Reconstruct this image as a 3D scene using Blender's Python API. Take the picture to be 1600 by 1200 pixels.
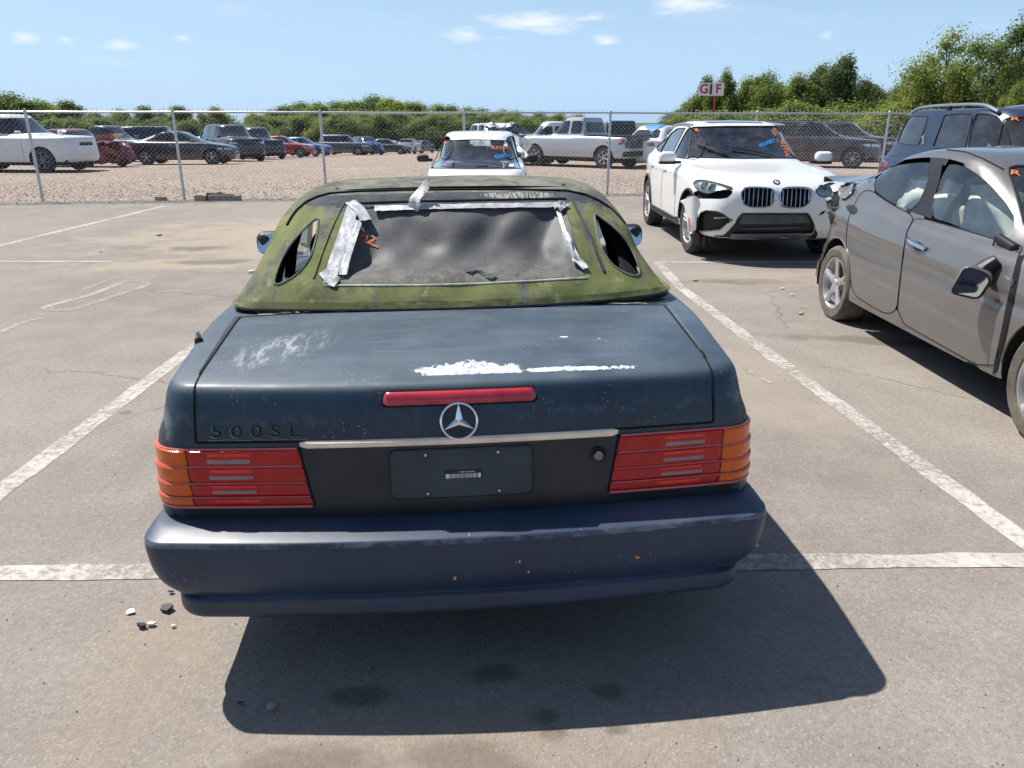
import bpy, math, random
import numpy as np
from mathutils import Vector, Matrix, geometry
from mathutils.bvhtree import BVHTree

R = math.radians
random.seed(7)
rng = np.random.default_rng(11)
sc = bpy.context.scene
COL = sc.collection
for _o in list(bpy.data.objects):
    bpy.data.objects.remove(_o)

# ---------------------------------------------------------------- camera
CAM_H, PITCH, LENS = 1.60, math.atan(410.0 / 1180.0), 36.0 * 1180.0 / 1600.0
cam = bpy.data.objects.new('camera', bpy.data.cameras.new('camera'))
COL.objects.link(cam)
cam.data.lens = LENS
cam.data.sensor_width = 36.0
cam.data.clip_start = 0.05
cam.data.clip_end = 4000.0
cam.location = (0, 0, CAM_H)
cam.rotation_euler = (math.pi / 2 - PITCH, 0, 0)
sc.camera = cam

# ---------------------------------------------------------------- light
SUN_TO = Vector((-0.515, 0.345, 1.0)).normalized()
SUN_EL = math.asin(SUN_TO.z)
SUN_AZ = math.atan2(SUN_TO.x, SUN_TO.y)          # clockwise from +Y
world = bpy.data.worlds.new('World')
sc.world = world
world.use_nodes = True


class NT:
    """small helper to write node trees"""
    def __init__(self, tree):
        self.t = tree

    def n(self, kind, inputs=None, **props):
        nd = self.t.nodes.new(kind)
        for k, v in props.items():
            setattr(nd, k, v)
        for k, v in (inputs or {}).items():
            self.set(nd, k, v)
        return nd

    def set(self, nd, k, v):
        s = nd.inputs[k]
        if isinstance(v, bpy.types.NodeSocket):
            self.t.links.new(v, s)
        elif isinstance(v, bpy.types.Node):
            self.t.links.new(v.outputs[0], s)
        else:
            if isinstance(v, (tuple, list)) and len(v) == 3 and s.type == 'RGBA':
                v = (*v, 1.0)
            s.default_value = v

    def m(self, op, a, b=0.0, c=0.0, clamp=False):
        nd = self.n('ShaderNodeMath', operation=op, use_clamp=clamp)
        self.set(nd, 0, a); self.set(nd, 1, b); self.set(nd, 2, c)
        return nd.outputs[0]

    def v(self, op, a, b=(0, 0, 0)):
        nd = self.n('ShaderNodeVectorMath', operation=op)
        self.set(nd, 0, a); self.set(nd, 1, b)
        return nd.outputs[0]

    def ramp(self, fac, lo, hi, a=0.0, b=1.0):
        nd = self.n('ShaderNodeMapRange', {0: fac, 1: lo, 2: hi, 3: a, 4: b}, interpolation_type='SMOOTHSTEP')
        return nd.outputs[0]

    def mix(self, fac, a, b, blend='MIX'):
        nd = self.n('ShaderNodeMix', data_type='RGBA', blend_type=blend)
        self.set(nd, 0, fac); self.set(nd, 6, a); self.set(nd, 7, b)
        return nd.outputs[2]

    def noise(self, vec, scale, detail=4.0, rough=0.55, dist=0.0, out=0):
        nd = self.n('ShaderNodeTexNoise', {'Scale': scale, 'Detail': detail, 'Roughness': rough, 'Distortion': dist})
        if vec is not None:
            self.set(nd, 'Vector', vec)
        return nd.outputs[out]

    def vor(self, vec, scale, feature='F1', out=0, rand=1.0):
        nd = self.n('ShaderNodeTexVoronoi', {'Scale': scale, 'Randomness': rand}, feature=feature)
        if vec is not None:
            self.set(nd, 'Vector', vec)
        return nd.outputs[out]


W = NT(world.node_tree)
world.node_tree.nodes.clear()
sky = W.n('ShaderNodeTexSky', sky_type='NISHITA', sun_disc=False, sun_elevation=SUN_EL,
          sun_rotation=SUN_AZ, altitude=200.0, air_density=1.0, dust_density=0.7, ozone_density=1.2)
geo = W.n('ShaderNodeTexCoord')
sep = W.n('ShaderNodeSeparateXYZ', {0: geo.outputs['Generated']})
az = W.m('ARCTAN2', sep.outputs[0], sep.outputs[1])
el = W.m('ARCSINE', sep.outputs[2])
flat = W.n('ShaderNodeCombineXYZ', {0: W.m('MULTIPLY', az, 5.0), 1: W.m('MULTIPLY', el, 26.0), 2: 0.0})
warp = W.noise(flat.outputs[0], 2.2, 4.0, 0.62)
wisp = W.noise(flat.outputs[0], 1.05, 4.0, 0.66, 0.6)
# small fair weather clouds: azimuth, elevation, half width, half height (degrees), weight
CLOUDS = [(1.7, 6.45, 2.9, .62, 1.05), (5.6, 6.65, 2.6, .42, .85), (-3.0, 5.65, 1.7, .48, 1.0), (-1.0, 5.5, 1.8, .25, .8), (6.6, 5.25, 1.0, .38, .95), (11.3, 7.5, 2.3, .65, 1.1),
          (-30.5, 4.7, .9, .42, .85), (-28.3, 4.7, .8, .40, .85), (-25.4, 4.5, 1.3, .36, .9), (-21.7, 5.1, .7, .30, .8), (20.8, 5.2, .7, .6, .6)]
ae = W.n('ShaderNodeCombineXYZ', {0: az, 1: el}).outputs[0]
tot = None
for a0, e0, wa, we, wt in CLOUDS:
    mp = W.n('ShaderNodeMapping', {0: ae, 'Location': (R(a0), R(e0), 0), 'Scale': (R(wa), R(we), 1)}, vector_type='TEXTURE').outputs[0]
    g = W.m('SUBTRACT', wt, W.m('MULTIPLY', W.n('ShaderNodeVectorMath', {0: mp}, operation='LENGTH').outputs[1], 0.55))
    tot = g if tot is None else W.m('MAXIMUM', tot, g)
tot = W.m('MAXIMUM', tot, 0.0)
puff = W.ramp(W.m('ADD', W.m('MULTIPLY', tot, 0.62), W.m('MULTIPLY', W.m('SUBTRACT', warp, 0.5), 1.25)), 0.16, 0.72)
puff = W.m('MULTIPLY', puff, W.ramp(tot, 0.08, 0.4))
veil = W.m('MULTIPLY', W.ramp(wisp, 0.52, 0.85), 0.22)
cl = W.m('MULTIPLY', W.m('MAXIMUM', puff, veil), 0.8, clamp=True)
hazy = W.mix(W.ramp(el, -0.02, 0.32, 0.85, 0.0), sky.outputs[0], (3.95, 6.1, 8.9))   # thin ground haze all round the horizon
bright = W.mix(cl, hazy, (8.3, 8.6, 8.9))
bg = W.n('ShaderNodeBackground', {'Color': bright, 'Strength': 0.088})
W.n('ShaderNodeOutputWorld', {0: bg.outputs[0]})

sun = bpy.data.objects.new('sun', bpy.data.lights.new('sun', 'SUN'))
COL.objects.link(sun)
sun.data.energy = 5.0
sun.data.angle = R(0.53)
sun.data.color = (1.0, 0.955, 0.89)
sun.rotation_euler = (-SUN_TO).to_track_quat('-Z', 'Y').to_euler()
sun.location = (-30, 30, 60)

sc.view_settings.view_transform = 'Standard'
sc.view_settings.look = 'None'
sc.view_settings.gamma = 1.0
sc.view_settings.exposure = 0.45
sc.cycles.use_denoising = True
world.cycles.sampling_method = 'MANUAL'
world.cycles.sample_map_resolution = 256
sc.cycles.use_adaptive_sampling = True
sc.cycles.adaptive_threshold = 0.02
sc.cycles.adaptive_min_samples = 8
sc.cycles.max_bounces = 6
sc.cycles.diffuse_bounces = 3
sc.cycles.glossy_bounces = 3
sc.cycles.transparent_max_bounces = 24
sc.cycles.sample_clamp_indirect = 6.0
# ---------------------------------------------------------------- materials
MATS = {}


def new_mat(name):
    m = bpy.data.materials.new(name)
    m.use_nodes = True
    t = NT(m.node_tree)
    m.node_tree.nodes.clear()
    MATS[name] = m
    return m, t


def finish(t, bsdf, disp=None):
    t.n('ShaderNodeOutputMaterial', {0: bsdf})


def bsdf(t, color, rough=0.5, metal=0.0, normal=None, coat=0.0, coat_rough=0.05, spec=0.5, trans=0.0, alpha=None, ior=1.45):
    nd = t.n('ShaderNodeBsdfPrincipled', {'Base Color': color, 'Roughness': rough, 'Metallic': metal, 'Coat Weight': coat,
                                          'Coat Roughness': coat_rough, 'Specular IOR Level': spec, 'Transmission Weight': trans, 'IOR': ior})
    if normal is not None:
        t.set(nd, 'Normal', normal)
    if alpha is not None:
        t.set(nd, 'Alpha', alpha)
    return nd.outputs[0]


def bump(t, h, strength=0.3, dist=0.01):
    return t.n('ShaderNodeBump', {'Height': h, 'Strength': strength, 'Distance': dist}).outputs[0]


def objc(t):
    return t.n('ShaderNodeTexCoord').outputs['Object']


def plain(name, color, rough=0.5, metal=0.0, coat=0.0, var=0.25, scale=8.0, spec=0.5, bmp=0.0, bscale=60.0):
    """a colour with soft unevenness of tone and gloss"""
    m, t = new_mat(name)
    oc = objc(t)
    n1 = t.noise(oc, scale, 5.0, 0.6)
    f = t.ramp(n1, 0.3, 0.75)
    c0 = tuple(min(1, c * (1 + var)) for c in color)
    c1 = tuple(c * (1 - var) for c in color)
    col = t.mix(f, c0, c1)
    rr = t.m('ADD', t.m('MULTIPLY', t.m('SUBTRACT', n1, 0.5), 0.25), rough, clamp=True)
    nm = bump(t, t.noise(oc, bscale, 4.0), bmp, 0.004) if bmp else None
    finish(t, bsdf(t, col, rr, metal, nm, coat, spec=spec))
    return m


def car_paint(name, color, metal=0.25, rough=0.35, dust=0.12, coat=0.9, dustcol=(0.42, 0.38, 0.33), crough=0.06):
    m, t = new_mat(name)
    oc = objc(t)
    n1 = t.noise(oc, 3.0, 6.0, 0.65)
    n2 = t.noise(oc, 45.0, 3.0, 0.6)
    nz = t.n('ShaderNodeSeparateXYZ', {0: t.n('ShaderNodeTexCoord').outputs['Normal']}).outputs[2]
    low = t.ramp(t.n('ShaderNodeSeparateXYZ', {0: oc}).outputs[2], 0.15, 0.55, 1.0, 0.0)
    dirt = t.m('MULTIPLY', t.m('ADD', t.ramp(n1, 0.35, 0.8), t.m('MULTIPLY', low, 0.8)), dust, clamp=True)
    dirt = t.m('MULTIPLY', dirt, t.m('ADD', 0.6, t.m('MULTIPLY', n2, 0.8)), clamp=True)
    col = t.mix(dirt, color, dustcol)
    rr = t.m('ADD', rough, t.m('MULTIPLY', dirt, 0.5), clamp=True)
    cw = t.m('MULTIPLY', t.m('SUBTRACT', 1.0, t.m('MULTIPLY', dirt, 1.6, clamp=True)), coat)
    nd = t.n('ShaderNodeBsdfPrincipled', {'Base Color': col, 'Roughness': rr, 'Metallic': metal, 'Coat Weight': cw, 'Coat Roughness': crough})
    finish(t, nd.outputs[0])
    return m


def glass_mat(name, tint=(0.75, 0.85, 0.82), gloss=1.0, dirt=0.08):
    """thin pane: tinted see-through with a Fresnel reflection and a little dust"""
    m, t = new_mat(name)
    tr = t.n('ShaderNodeBsdfTransparent', {0: tint})
    gl = t.n('ShaderNodeBsdfGlossy', {0: (gloss, gloss, gloss), 'Roughness': 0.03})
    fr = t.n('ShaderNodeFresnel', {0: 1.5})
    f2 = t.m('ADD', t.m('MULTIPLY', fr.outputs[0], 1.5), 0.03, clamp=True)
    mx = t.n('ShaderNodeMixShader', {0: f2, 1: tr.outputs[0], 2: gl.outputs[0]})
    df = t.n('ShaderNodeBsdfDiffuse', {0: (0.5, 0.48, 0.45)})
    dn = t.m('MULTIPLY', t.ramp(t.noise(objc(t), 5.0, 5.0, 0.65), 0.35, 0.8), dirt)
    mx2 = t.n('ShaderNodeMixShader', {0: dn, 1: mx.outputs[0], 2: df.outputs[0]})
    finish(t, mx2.outputs[0])
    return m


plain('rubber', (0.022, 0.022, 0.023), 0.75, var=0.3, scale=20, bmp=0.2)
plain('tyre_dusty', (0.045, 0.043, 0.04), 0.85, var=0.35, scale=14, bmp=0.3)
plain('tyre_mud', (0.12, 0.105, 0.085), 0.9, var=0.35, scale=9, bmp=0.4)
plain('black_plastic', (0.018, 0.018, 0.02), 0.5, var=0.25, scale=10, bmp=0.15)
plain('black_gap', (0.004, 0.004, 0.005), 0.9, var=0.1)
plain('under_dark', (0.02, 0.019, 0.018), 0.95, var=0.3)
plain('grey_plastic', (0.09, 0.09, 0.095), 0.6, var=0.2, bmp=0.1)
plain('chrome', (0.75, 0.75, 0.77), 0.12, 1.0, var=0.06, scale=20)
plain('satin_metal', (0.55, 0.55, 0.57), 0.33, 1.0, var=0.12, scale=15)
plain('alloy', (0.56, 0.55, 0.54), 0.38, 0.75, var=0.2, scale=12)
plain('alloy_dark', (0.20, 0.20, 0.21), 0.4, 0.7, var=0.2, scale=12)
plain('brake_iron', (0.10, 0.085, 0.07), 0.7, 0.5, var=0.4, scale=12)
plain('cabin_dark', (0.03, 0.03, 0.032), 0.85, var=0.25, scale=9)
plain('cabin_grey', (0.20, 0.20, 0.20), 0.9, var=0.2, scale=9, bmp=0.1)
plain('cabin_beige', (0.42, 0.40, 0.36), 0.9, var=0.2, scale=9, bmp=0.1)
plain('airbag', (0.62, 0.62, 0.58), 0.9, var=0.2, scale=6, bmp=0.2)
plain('galvanised', (0.52, 0.53, 0.55), 0.42, 0.65, var=0.2, scale=30)
plain('wire_galv', (0.74, 0.75, 0.76), 0.5, 0.0, var=0.15, scale=10)
plain('white_mark', (0.75, 0.75, 0.74), 0.6, var=0.1)
plain('orange_marker', (0.85, 0.20, 0.03), 0.6, var=0.1)
plain('blue_marker', (0.02, 0.28, 0.75), 0.6, var=0.1)
plain('lens_clear', (0.55, 0.57, 0.6), 0.08, 0.35, coat=1.0, var=0.15, scale=30)
plain('lens_red', (0.35, 0.012, 0.012), 0.15, coat=1.0, var=0.2, scale=30)
plain('lens_amber', (0.7, 0.17, 0.01), 0.15, coat=1.0, var=0.2, scale=30)
plain('dark_pane', (0.012, 0.015, 0.018), 0.05, coat=1.0, var=0.2)
glass_mat('glass_clear', (0.82, 0.9, 0.87))
glass_mat('glass_tint', (0.42, 0.5, 0.49))
glass_mat('glass_dark', (0.07, 0.085, 0.09))
m_, t_ = new_mat('mirror_glass'); finish(t_, bsdf(t_, (0.72, 0.78, 0.82), 0.02, 1.0))


# ---------------------------------------------------------------- mesh helpers
def link(o, parent=None):
    COL.objects.link(o)
    if parent is not None:
        o.parent = parent
    return o


def mk(name, V, F, mat, parent=None, smooth=True, sharp=35.0):
    me = bpy.data.meshes.new(name)
    V = np.asarray(V, float).reshape(-1, 3)
    me.from_pydata(V.tolist(), [], [tuple(int(i) for i in f) for f in F])
    me.update()
    me.polygons.foreach_set('use_smooth', [bool(smooth)] * len(me.polygons))
    if smooth and sharp:
        me.set_sharp_from_angle(angle=R(sharp))
    mats = mat if isinstance(mat, (list, tuple)) else [mat]
    for k in mats:
        me.materials.append(MATS[k] if isinstance(k, str) else k)
    return link(bpy.data.objects.new(name, me), parent)


class MB:
    """collects shapes into ONE mesh"""
    def __init__(self):
        self.V, self.F, self.n = [], [], 0

    def add(self, V, F):
        V = np.asarray(V, float).reshape(-1, 3)
        self.V.append(V)
        n = self.n
        self.F += [tuple(int(i) + n for i in f) for f in F]
        self.n += len(V)
        return self

    def box(self, c, s, rot=None):
        V = np.array([[x, y, z] for x in (-.5, .5) for y in (-.5, .5) for z in (-.5, .5)]) * np.asarray(s, float)
        if rot is not None:
            V = V @ np.array(rot).T
        return self.add(V + np.asarray(c, float), [(0, 1, 3, 2), (4, 6, 7, 5), (0, 4, 5, 1), (2, 3, 7, 6), (0, 2, 6, 4), (1, 5, 7, 3)])

    def rbox(self, c, s, r, rot=None, seg=3):
        """rounded box"""
        s = np.asarray(s, float) / 2
        r = min(r, s.min() * 0.98)
        n = 2 * seg + 2
        a = np.concatenate([np.linspace(-1, 0, seg + 1), np.linspace(0, 1, seg + 1)])
        V, F = [], []
        for ax in range(3):
            for sg in (-1, 1):
                o = len(V)
                u, v = (ax + 1) % 3, (ax + 2) % 3
                for i in range(n):
                    for j in range(n):
                        q = np.zeros(3)
                        q[ax] = sg
                        q[u] = math.tan(a[i] * math.pi / 4)
                        q[v] = math.tan(a[j] * math.pi / 4)
                        nn = q / np.linalg.norm(q)
                        core = np.zeros(3)
                        core[ax] = sg * (s[ax] - r)
                        core[u] = (s[u] - r) * (-1 if i <= seg else 1)
                        core[v] = (s[v] - r) * (-1 if j <= seg else 1)
                        V.append(core + nn * r)
                for i in range(n - 1):
                    for j in range(n - 1):
                        f = (o + i * n + j, o + (i + 1) * n + j, o + (i + 1) * n + j + 1, o + i * n + j + 1)
                        F.append(f if sg > 0 else f[::-1])
        V = np.array(V)
        if rot is not None:
            V = V @ np.array(rot).T
        return self.add(V + np.asarray(c, float), F)

    def tube(self, P, r, n=8, closed=False, caps=True, flat=1.0):
        P = np.asarray(P, float)
        m = len(P)
        rr = np.broadcast_to(np.asarray(r, float), (m,))
        if closed:
            T = np.roll(P, -1, 0) - np.roll(P, 1, 0)
        else:
            T = np.gradient(P, axis=0)
        T /= np.linalg.norm(T, axis=1)[:, None] + 1e-12
        ref = np.array([0, 0, 1.0]) if abs(T[0][2]) < 0.9 else np.array([1.0, 0, 0])
        N = np.cross(T[0], ref); N /= np.linalg.norm(N)
        V = []
        for i in range(m):
            N = N - T[i] * np.dot(N, T[i])
            N /= np.linalg.norm(N) + 1e-12
            B = np.cross(T[i], N)
            for k in range(n):
                a = 2 * math.pi * k / n
                V.append(P[i] + rr[i] * (math.cos(a) * N + flat * math.sin(a) * B))
        F = []
        for i in range(m if closed else m - 1):
            j = (i + 1) % m
            for k in range(n):
                l = (k + 1) % n
                F.append((i * n + k, i * n + l, j * n + l, j * n + k))
        if caps and not closed:
            F.append(tuple(range(n))[::-1])
            F.append(tuple((m - 1) * n + k for k in range(n)))
        return self.add(V, F)

    def lathe(self, prof, n=32, axis='z', c=(0, 0, 0), close=False):
        """profile of (radius, height)"""
        V, F = [], []
        m = len(prof)
        for i in range(n):
            a = 2 * math.pi * i / n
            for r_, h in prof:
                p = (r_ * math.cos(a), r_ * math.sin(a), h)
                if axis == 'y':
                    p = (p[0], p[2], p[1])
                elif axis == 'x':
                    p = (p[2], p[0], p[1])
                V.append(np.array(p) + c)
        for i in range(n):
            j = (i + 1) % n
            for k in range(m if close else m - 1):
                l = (k + 1) % m
                f = (i * m + k, j * m + k, j * m + l, i * m + l)
                F.append(f[::-1] if axis == 'y' else f)
        return self.add(V, F)

    def prism(self, poly, d, M=None):
        """2-D outline in local xy, thickness d along local z, placed by a 4x4 matrix"""
        n = len(poly)
        V = [(x, y, 0) for x, y in poly] + [(x, y, d) for x, y in poly]
        F = [tuple(range(n))[::-1], tuple(range(n, 2 * n))] + [(i, (i + 1) % n, n + (i + 1) % n, n + i) for i in range(n)]
        V = np.array(V, float)
        if M is not None:
            M = np.array(M)
            V = V @ M[:3, :3].T + M[:3, 3]
        return self.add(V, F)

    def build(self, name, mat, parent=None, smooth=True, sharp=35.0):
        return mk(name, np.concatenate(self.V) if self.V else np.zeros((0, 3)), self.F, mat, parent, smooth, sharp)


def grid_faces(nu, nv, off=0, flip=False):
    F = []
    for i in range(nu - 1):
        for j in range(nv - 1):
            f = (off + i * nv + j, off + (i + 1) * nv + j, off + (i + 1) * nv + j + 1, off + i * nv + j + 1)
            F.append(f[::-1] if flip else f)
    return F


def empty(name, loc=(0, 0, 0), rz=0.0, label=None, cat=None, group=None):
    o = bpy.data.objects.new(name, None)
    o.empty_display_size = 0.2
    o.location = loc
    o.rotation_euler = (0, 0, rz)
    COL.objects.link(o)
    return tag(o, label, cat, group)


def tag(o, label=None, cat=None, group=None, kind=None):
    for k, v in (('label', label), ('category', cat), ('group', group), ('kind', kind)):
        if v:
            o[k] = v
    return o


def chaikin(P, it=2, closed=True, q=0.25):
    P = [np.asarray(p, float) for p in P]
    for _ in range(it):
        Q = []
        n = len(P)
        rngi = range(n) if closed else range(n - 1)
        if not closed:
            Q.append(P[0])
        for i in rngi:
            a, b = P[i], P[(i + 1) % n]
            Q += [a * (1 - q) + b * q, a * q + b * (1 - q)]
        if not closed:
            Q.append(P[-1])
        P = Q
    return np.array(P)


def fillet(P, r, seg=5):
    """polygon with rounded corners"""
    P = [np.asarray(p, float) for p in P]
    n = len(P)
    rs = r if isinstance(r, (list, tuple)) else [r] * n
    out = []
    for i in range(n):
        a, b, c = P[i - 1], P[i], P[(i + 1) % n]
        u, v = a - b, c - b
        lu, lv = np.linalg.norm(u), np.linalg.norm(v)
        k = min(rs[i], lu * 0.45, lv * 0.45)
        s, e = b + u / lu * k, b + v / lv * k
        for q in np.linspace(0, 1, seg):
            out.append((1 - q) ** 2 * s + 2 * q * (1 - q) * b + q * q * e)
    return np.array(out)


def resample(P, step, closed=True):
    P = np.asarray(P, float)
    Q = np.vstack([P, P[:1]]) if closed else P
    d = np.r_[0, np.cumsum(np.linalg.norm(np.diff(Q, axis=0), axis=1))]
    n = max(4, int(round(d[-1] / step)))
    s = np.linspace(0, d[-1], n + 1)
    if closed:
        s = s[:-1]
    return np.stack([np.interp(s, d, Q[:, k]) for k in range(Q.shape[1])], 1)


def inside(poly, pts):
    x, y = pts[:, 0], pts[:, 1]
    r = np.zeros(len(pts), bool)
    n = len(poly)
    j = n - 1
    for i in range(n):
        xi, yi = poly[i]; xj, yj = poly[j]
        c = ((yi > y) != (yj > y)) & (x < (xj - xi) * (y - yi) / (yj - yi + 1e-15) + xi)
        r ^= c
        j = i
    return r


def nearest_on(poly, p):
    A = poly
    B = np.roll(poly, -1, 0)
    d = B - A
    t = np.clip(((p - A) * d).sum(1) / ((d * d).sum(1) + 1e-15), 0, 1)
    q = A + d * t[:, None]
    k = np.argmin(((q - p) ** 2).sum(1))
    return q[k]


def pchip(x, Y, xs):
    """monotone cubic through rows of Y (len(x), ...) at xs"""
    x = np.asarray(x, float)
    Y = np.asarray(Y, float)
    h = np.diff(x)
    hs = h.reshape((-1,) + (1,) * (Y.ndim - 1))
    d = np.diff(Y, axis=0) / hs
    m = np.zeros_like(Y)
    w1 = 2 * hs[1:] + hs[:-1]
    w2 = hs[1:] + 2 * hs[:-1]
    ok = d[1:] * d[:-1] > 0
    with np.errstate(divide='ignore', invalid='ignore'):
        hm = (w1 + w2) / (w1 / d[:-1] + w2 / d[1:])
    m[1:-1] = np.where(ok, hm, 0.0)
    m[0], m[-1] = d[0], d[-1]
    xs = np.asarray(xs, float)
    k = np.clip(np.searchsorted(x, xs, side='right') - 1, 0, len(x) - 2)
    t = ((xs - x[k]) / h[k]).reshape((-1,) + (1,) * (Y.ndim - 1))
    hk = h[k].reshape((-1,) + (1,) * (Y.ndim - 1))
    return ((1 + 2 * t) * (1 - t) ** 2) * Y[k] + t * (1 - t) ** 2 * hk * m[k] + t * t * (3 - 2 * t) * Y[k + 1] + t * t * (t - 1) * hk * m[k + 1]


# ---------------------------------------------------------------- projections used to cut panels out of a shell
class Side:
    def __init__(self, s):
        self.s = s
    def to2(self, V):
        return V[:, [0, 2]]
    def ray(self, p):
        return Vector((p[0], self.s * 4.0, p[1])), Vector((0, -self.s, 0))
    def ok(self, C, N):
        return (C[:, 1] * self.s > 0.15) & (N[:, 1] * self.s > 0.12)


class End:
    """seen along the length of a car; s=+1 from the front"""
    def __init__(self, s, lim=0.12):
        self.s = s
        self.lim = lim
    def to2(self, V):
        return V[:, [1, 2]]
    def ray(self, p):
        return Vector((self.s * 8.0, p[0], p[1])), Vector((-self.s, 0, 0))
    def ok(self, C, N):
        return N[:, 0] * self.s > self.lim


class Top:
    def to2(self, V):
        return V[:, [0, 1]]
    def ray(self, p):
        return Vector((p[0], p[1], 5.0)), Vector((0, 0, -1))
    def ok(self, C, N):
        return N[:, 2] > 0.15


class Sight:
    """outlines given as picture points, carried along the sight lines onto a surface of an object with this matrix"""
    maxd = 30.0
    def __init__(self, M, lim=-0.05):
        self.M = M
        self.I = M.inverted()
        self.c = np.array(self.I @ Vector((0, 0, CAM_H)))
        self.lim = lim
    def to2(self, V):
        A = np.array(self.M)
        Wd = np.asarray(V) @ A[:3, :3].T + A[:3, 3]
        d = CAM_H - Wd[:, 2]
        zc = Wd[:, 1] * _C + d * _S
        return np.stack([800 + 1180 * Wd[:, 0] / zc, 600 + 1180 * (d * _C - Wd[:, 1] * _S) / zc], 1)
    def ray(self, p):
        o = Vector(self.c)
        d = self.I.to_3x3() @ Vector(sight(*p))
        return o, d.normalized()
    def ok(self, C, N):
        return ((self.c - C) * N).sum(1) > self.lim


class Shell:
    """a surface made of quads from which panels are cut along outlines"""
    def __init__(self, V, F):
        self.V = np.asarray(V, float)
        self.F = np.asarray(F, int)
        self.g = np.zeros(len(self.F), int)
        self.bvh = BVHTree.FromPolygons(self.V.tolist(), self.F.tolist())
        self.k = 0

    def hit(self, pr, p):
        o, d = pr.ray(p)
        h = self.bvh.ray_cast(o, d)
        return None if h[0] is None else (np.array(h[0]), np.array(h[1]))

    def cut(self, poly, pr, snap=True):
        poly = np.asarray(poly, float)
        Q = self.V[self.F]
        C = Q.mean(1)
        N = np.cross(Q[:, 2] - Q[:, 0], Q[:, 3] - Q[:, 1])
        N /= np.linalg.norm(N, axis=1)[:, None] + 1e-12
        ins = inside(poly, pr.to2(C)) & pr.ok(C, N) & (self.g == 0)
        ins = self.largest(ins)
        self.k += 1
        self.g[ins] = self.k
        if snap:
            a = np.zeros(len(self.V), bool); b = a.copy()
            a[self.F[ins].ravel()] = True
            okf = ~ins
            b[self.F[okf].ravel()] = True
            for i in np.nonzero(a & b)[0]:
                p2 = pr.to2(self.V[i:i + 1])[0]
                q = nearest_on(poly, p2)
                if np.linalg.norm(q - p2) > getattr(pr, 'maxd', 0.12):
                    continue
                h = self.hit(pr, q)
                if h is not None and np.linalg.norm(h[0] - self.V[i]) < 0.2:
                    self.V[i] = h[0]
        return self.k

    def largest(self, ins):
        """keep only the biggest connected patch"""
        ids = np.nonzero(ins)[0]
        if len(ids) < 2:
            return ins
        par = {}
        def find(a):
            while par[a] != a:
                par[a] = par[par[a]]
                a = par[a]
            return a
        own = {}
        for f in ids:
            par[f] = f
        for f in ids:
            q = self.F[f]
            for i in range(4):
                e = (min(q[i], q[i - 1]), max(q[i], q[i - 1]))
                if e in own:
                    ra, rb = find(own[e]), find(f)
                    if ra != rb:
                        par[ra] = rb
                else:
                    own[e] = f
        roots = np.array([find(f) for f in ids])
        u, c = np.unique(roots, return_counts=True)
        out = np.zeros_like(ins)
        out[ids[roots == u[np.argmax(c)]]] = True
        return out

    def part(self, g, off=0.0):
        sel = self.F[self.g == g]
        idx = np.unique(sel.ravel())
        mp = -np.ones(len(self.V), int)
        mp[idx] = np.arange(len(idx))
        V = self.V[idx].copy()
        F = mp[sel]
        if off:
            Q = V[F]
            N = np.cross(Q[:, 2] - Q[:, 0], Q[:, 3] - Q[:, 1])
            vn = np.zeros_like(V)
            for k in range(4):
                np.add.at(vn, F[:, k], N)
            V = V + off * vn / (np.linalg.norm(vn, axis=1)[:, None] + 1e-12)
        return V, F

    def line(self, P, pr, off=0.0):
        out = []
        for p in P:
            h = self.hit(pr, p)
            if h is not None:
                out.append(h[0] + off * h[1])
        return np.array(out)

    def overlay(self, poly, pr, off=0.004, step=0.05, rim=0.01, dent=0.0):
        """a thin raised panel with this outline, following the surface; returns V, F"""
        poly = resample(poly, step, True)
        lo, hi = poly.min(0), poly.max(0)
        pts = [tuple(p) for p in poly]
        nb = len(pts)
        gx = np.arange(lo[0] + step / 2, hi[0], step); gy = np.arange(lo[1] + step / 2, hi[1], step)
        if len(gx) and len(gy):
            G = np.array([(a, b) for a in gx for b in gy])
            for q in G[inside(poly, G)]:
                if np.linalg.norm(nearest_on(poly, q) - q) > step * 0.45:
                    pts.append(tuple(q))
        res = geometry.delaunay_2d_cdt([Vector(p) for p in pts], [], [list(range(nb))], 1, 1e-5)
        P2, T = res[0], res[2]
        V, okv = [], []
        for p in P2:
            h = self.hit(pr, p)
            okv.append(h is not None)
            V.append(h[0] + off * h[1] if h is not None else np.zeros(3))
        d = np.array(pr.ray(tuple(poly.mean(0)))[1])
        n = len(V)
        F = []
        for f in T:
            if all(okv[i] for i in f):
                a, b, c = (V[i] for i in f[:3])
                if np.dot(np.cross(b - a, c - a), d) > 0:
                    f = f[::-1]
                F.append(tuple(f))
        if len(F) > 1:
            par = list(range(n))
            def find(a):
                while par[a] != a:
                    par[a] = par[par[a]]
                    a = par[a]
                return a
            for f in F:
                for i in f[1:]:
                    par[find(i)] = find(f[0])
            rt = [find(f[0]) for f in F]
            best = max(set(rt), key=rt.count)
            F = [f for f, q in zip(F, rt) if q == best]
        ed = {}
        for f in F:
            for i in range(len(f)):
                e = (f[i], f[(i + 1) % len(f)])
                ed[e] = 1
        low = [v + d * rim for v in V]
        for (i, j) in list(ed):
            if (j, i) not in ed:
                F.append((j, i, i + n, j + n))
        VV = np.array(V + low)
        used = sorted({i for f in F for i in f})
        mp = {o: k for k, o in enumerate(used)}
        return VV[used], [tuple(mp[i] for i in f) for f in F]


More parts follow.
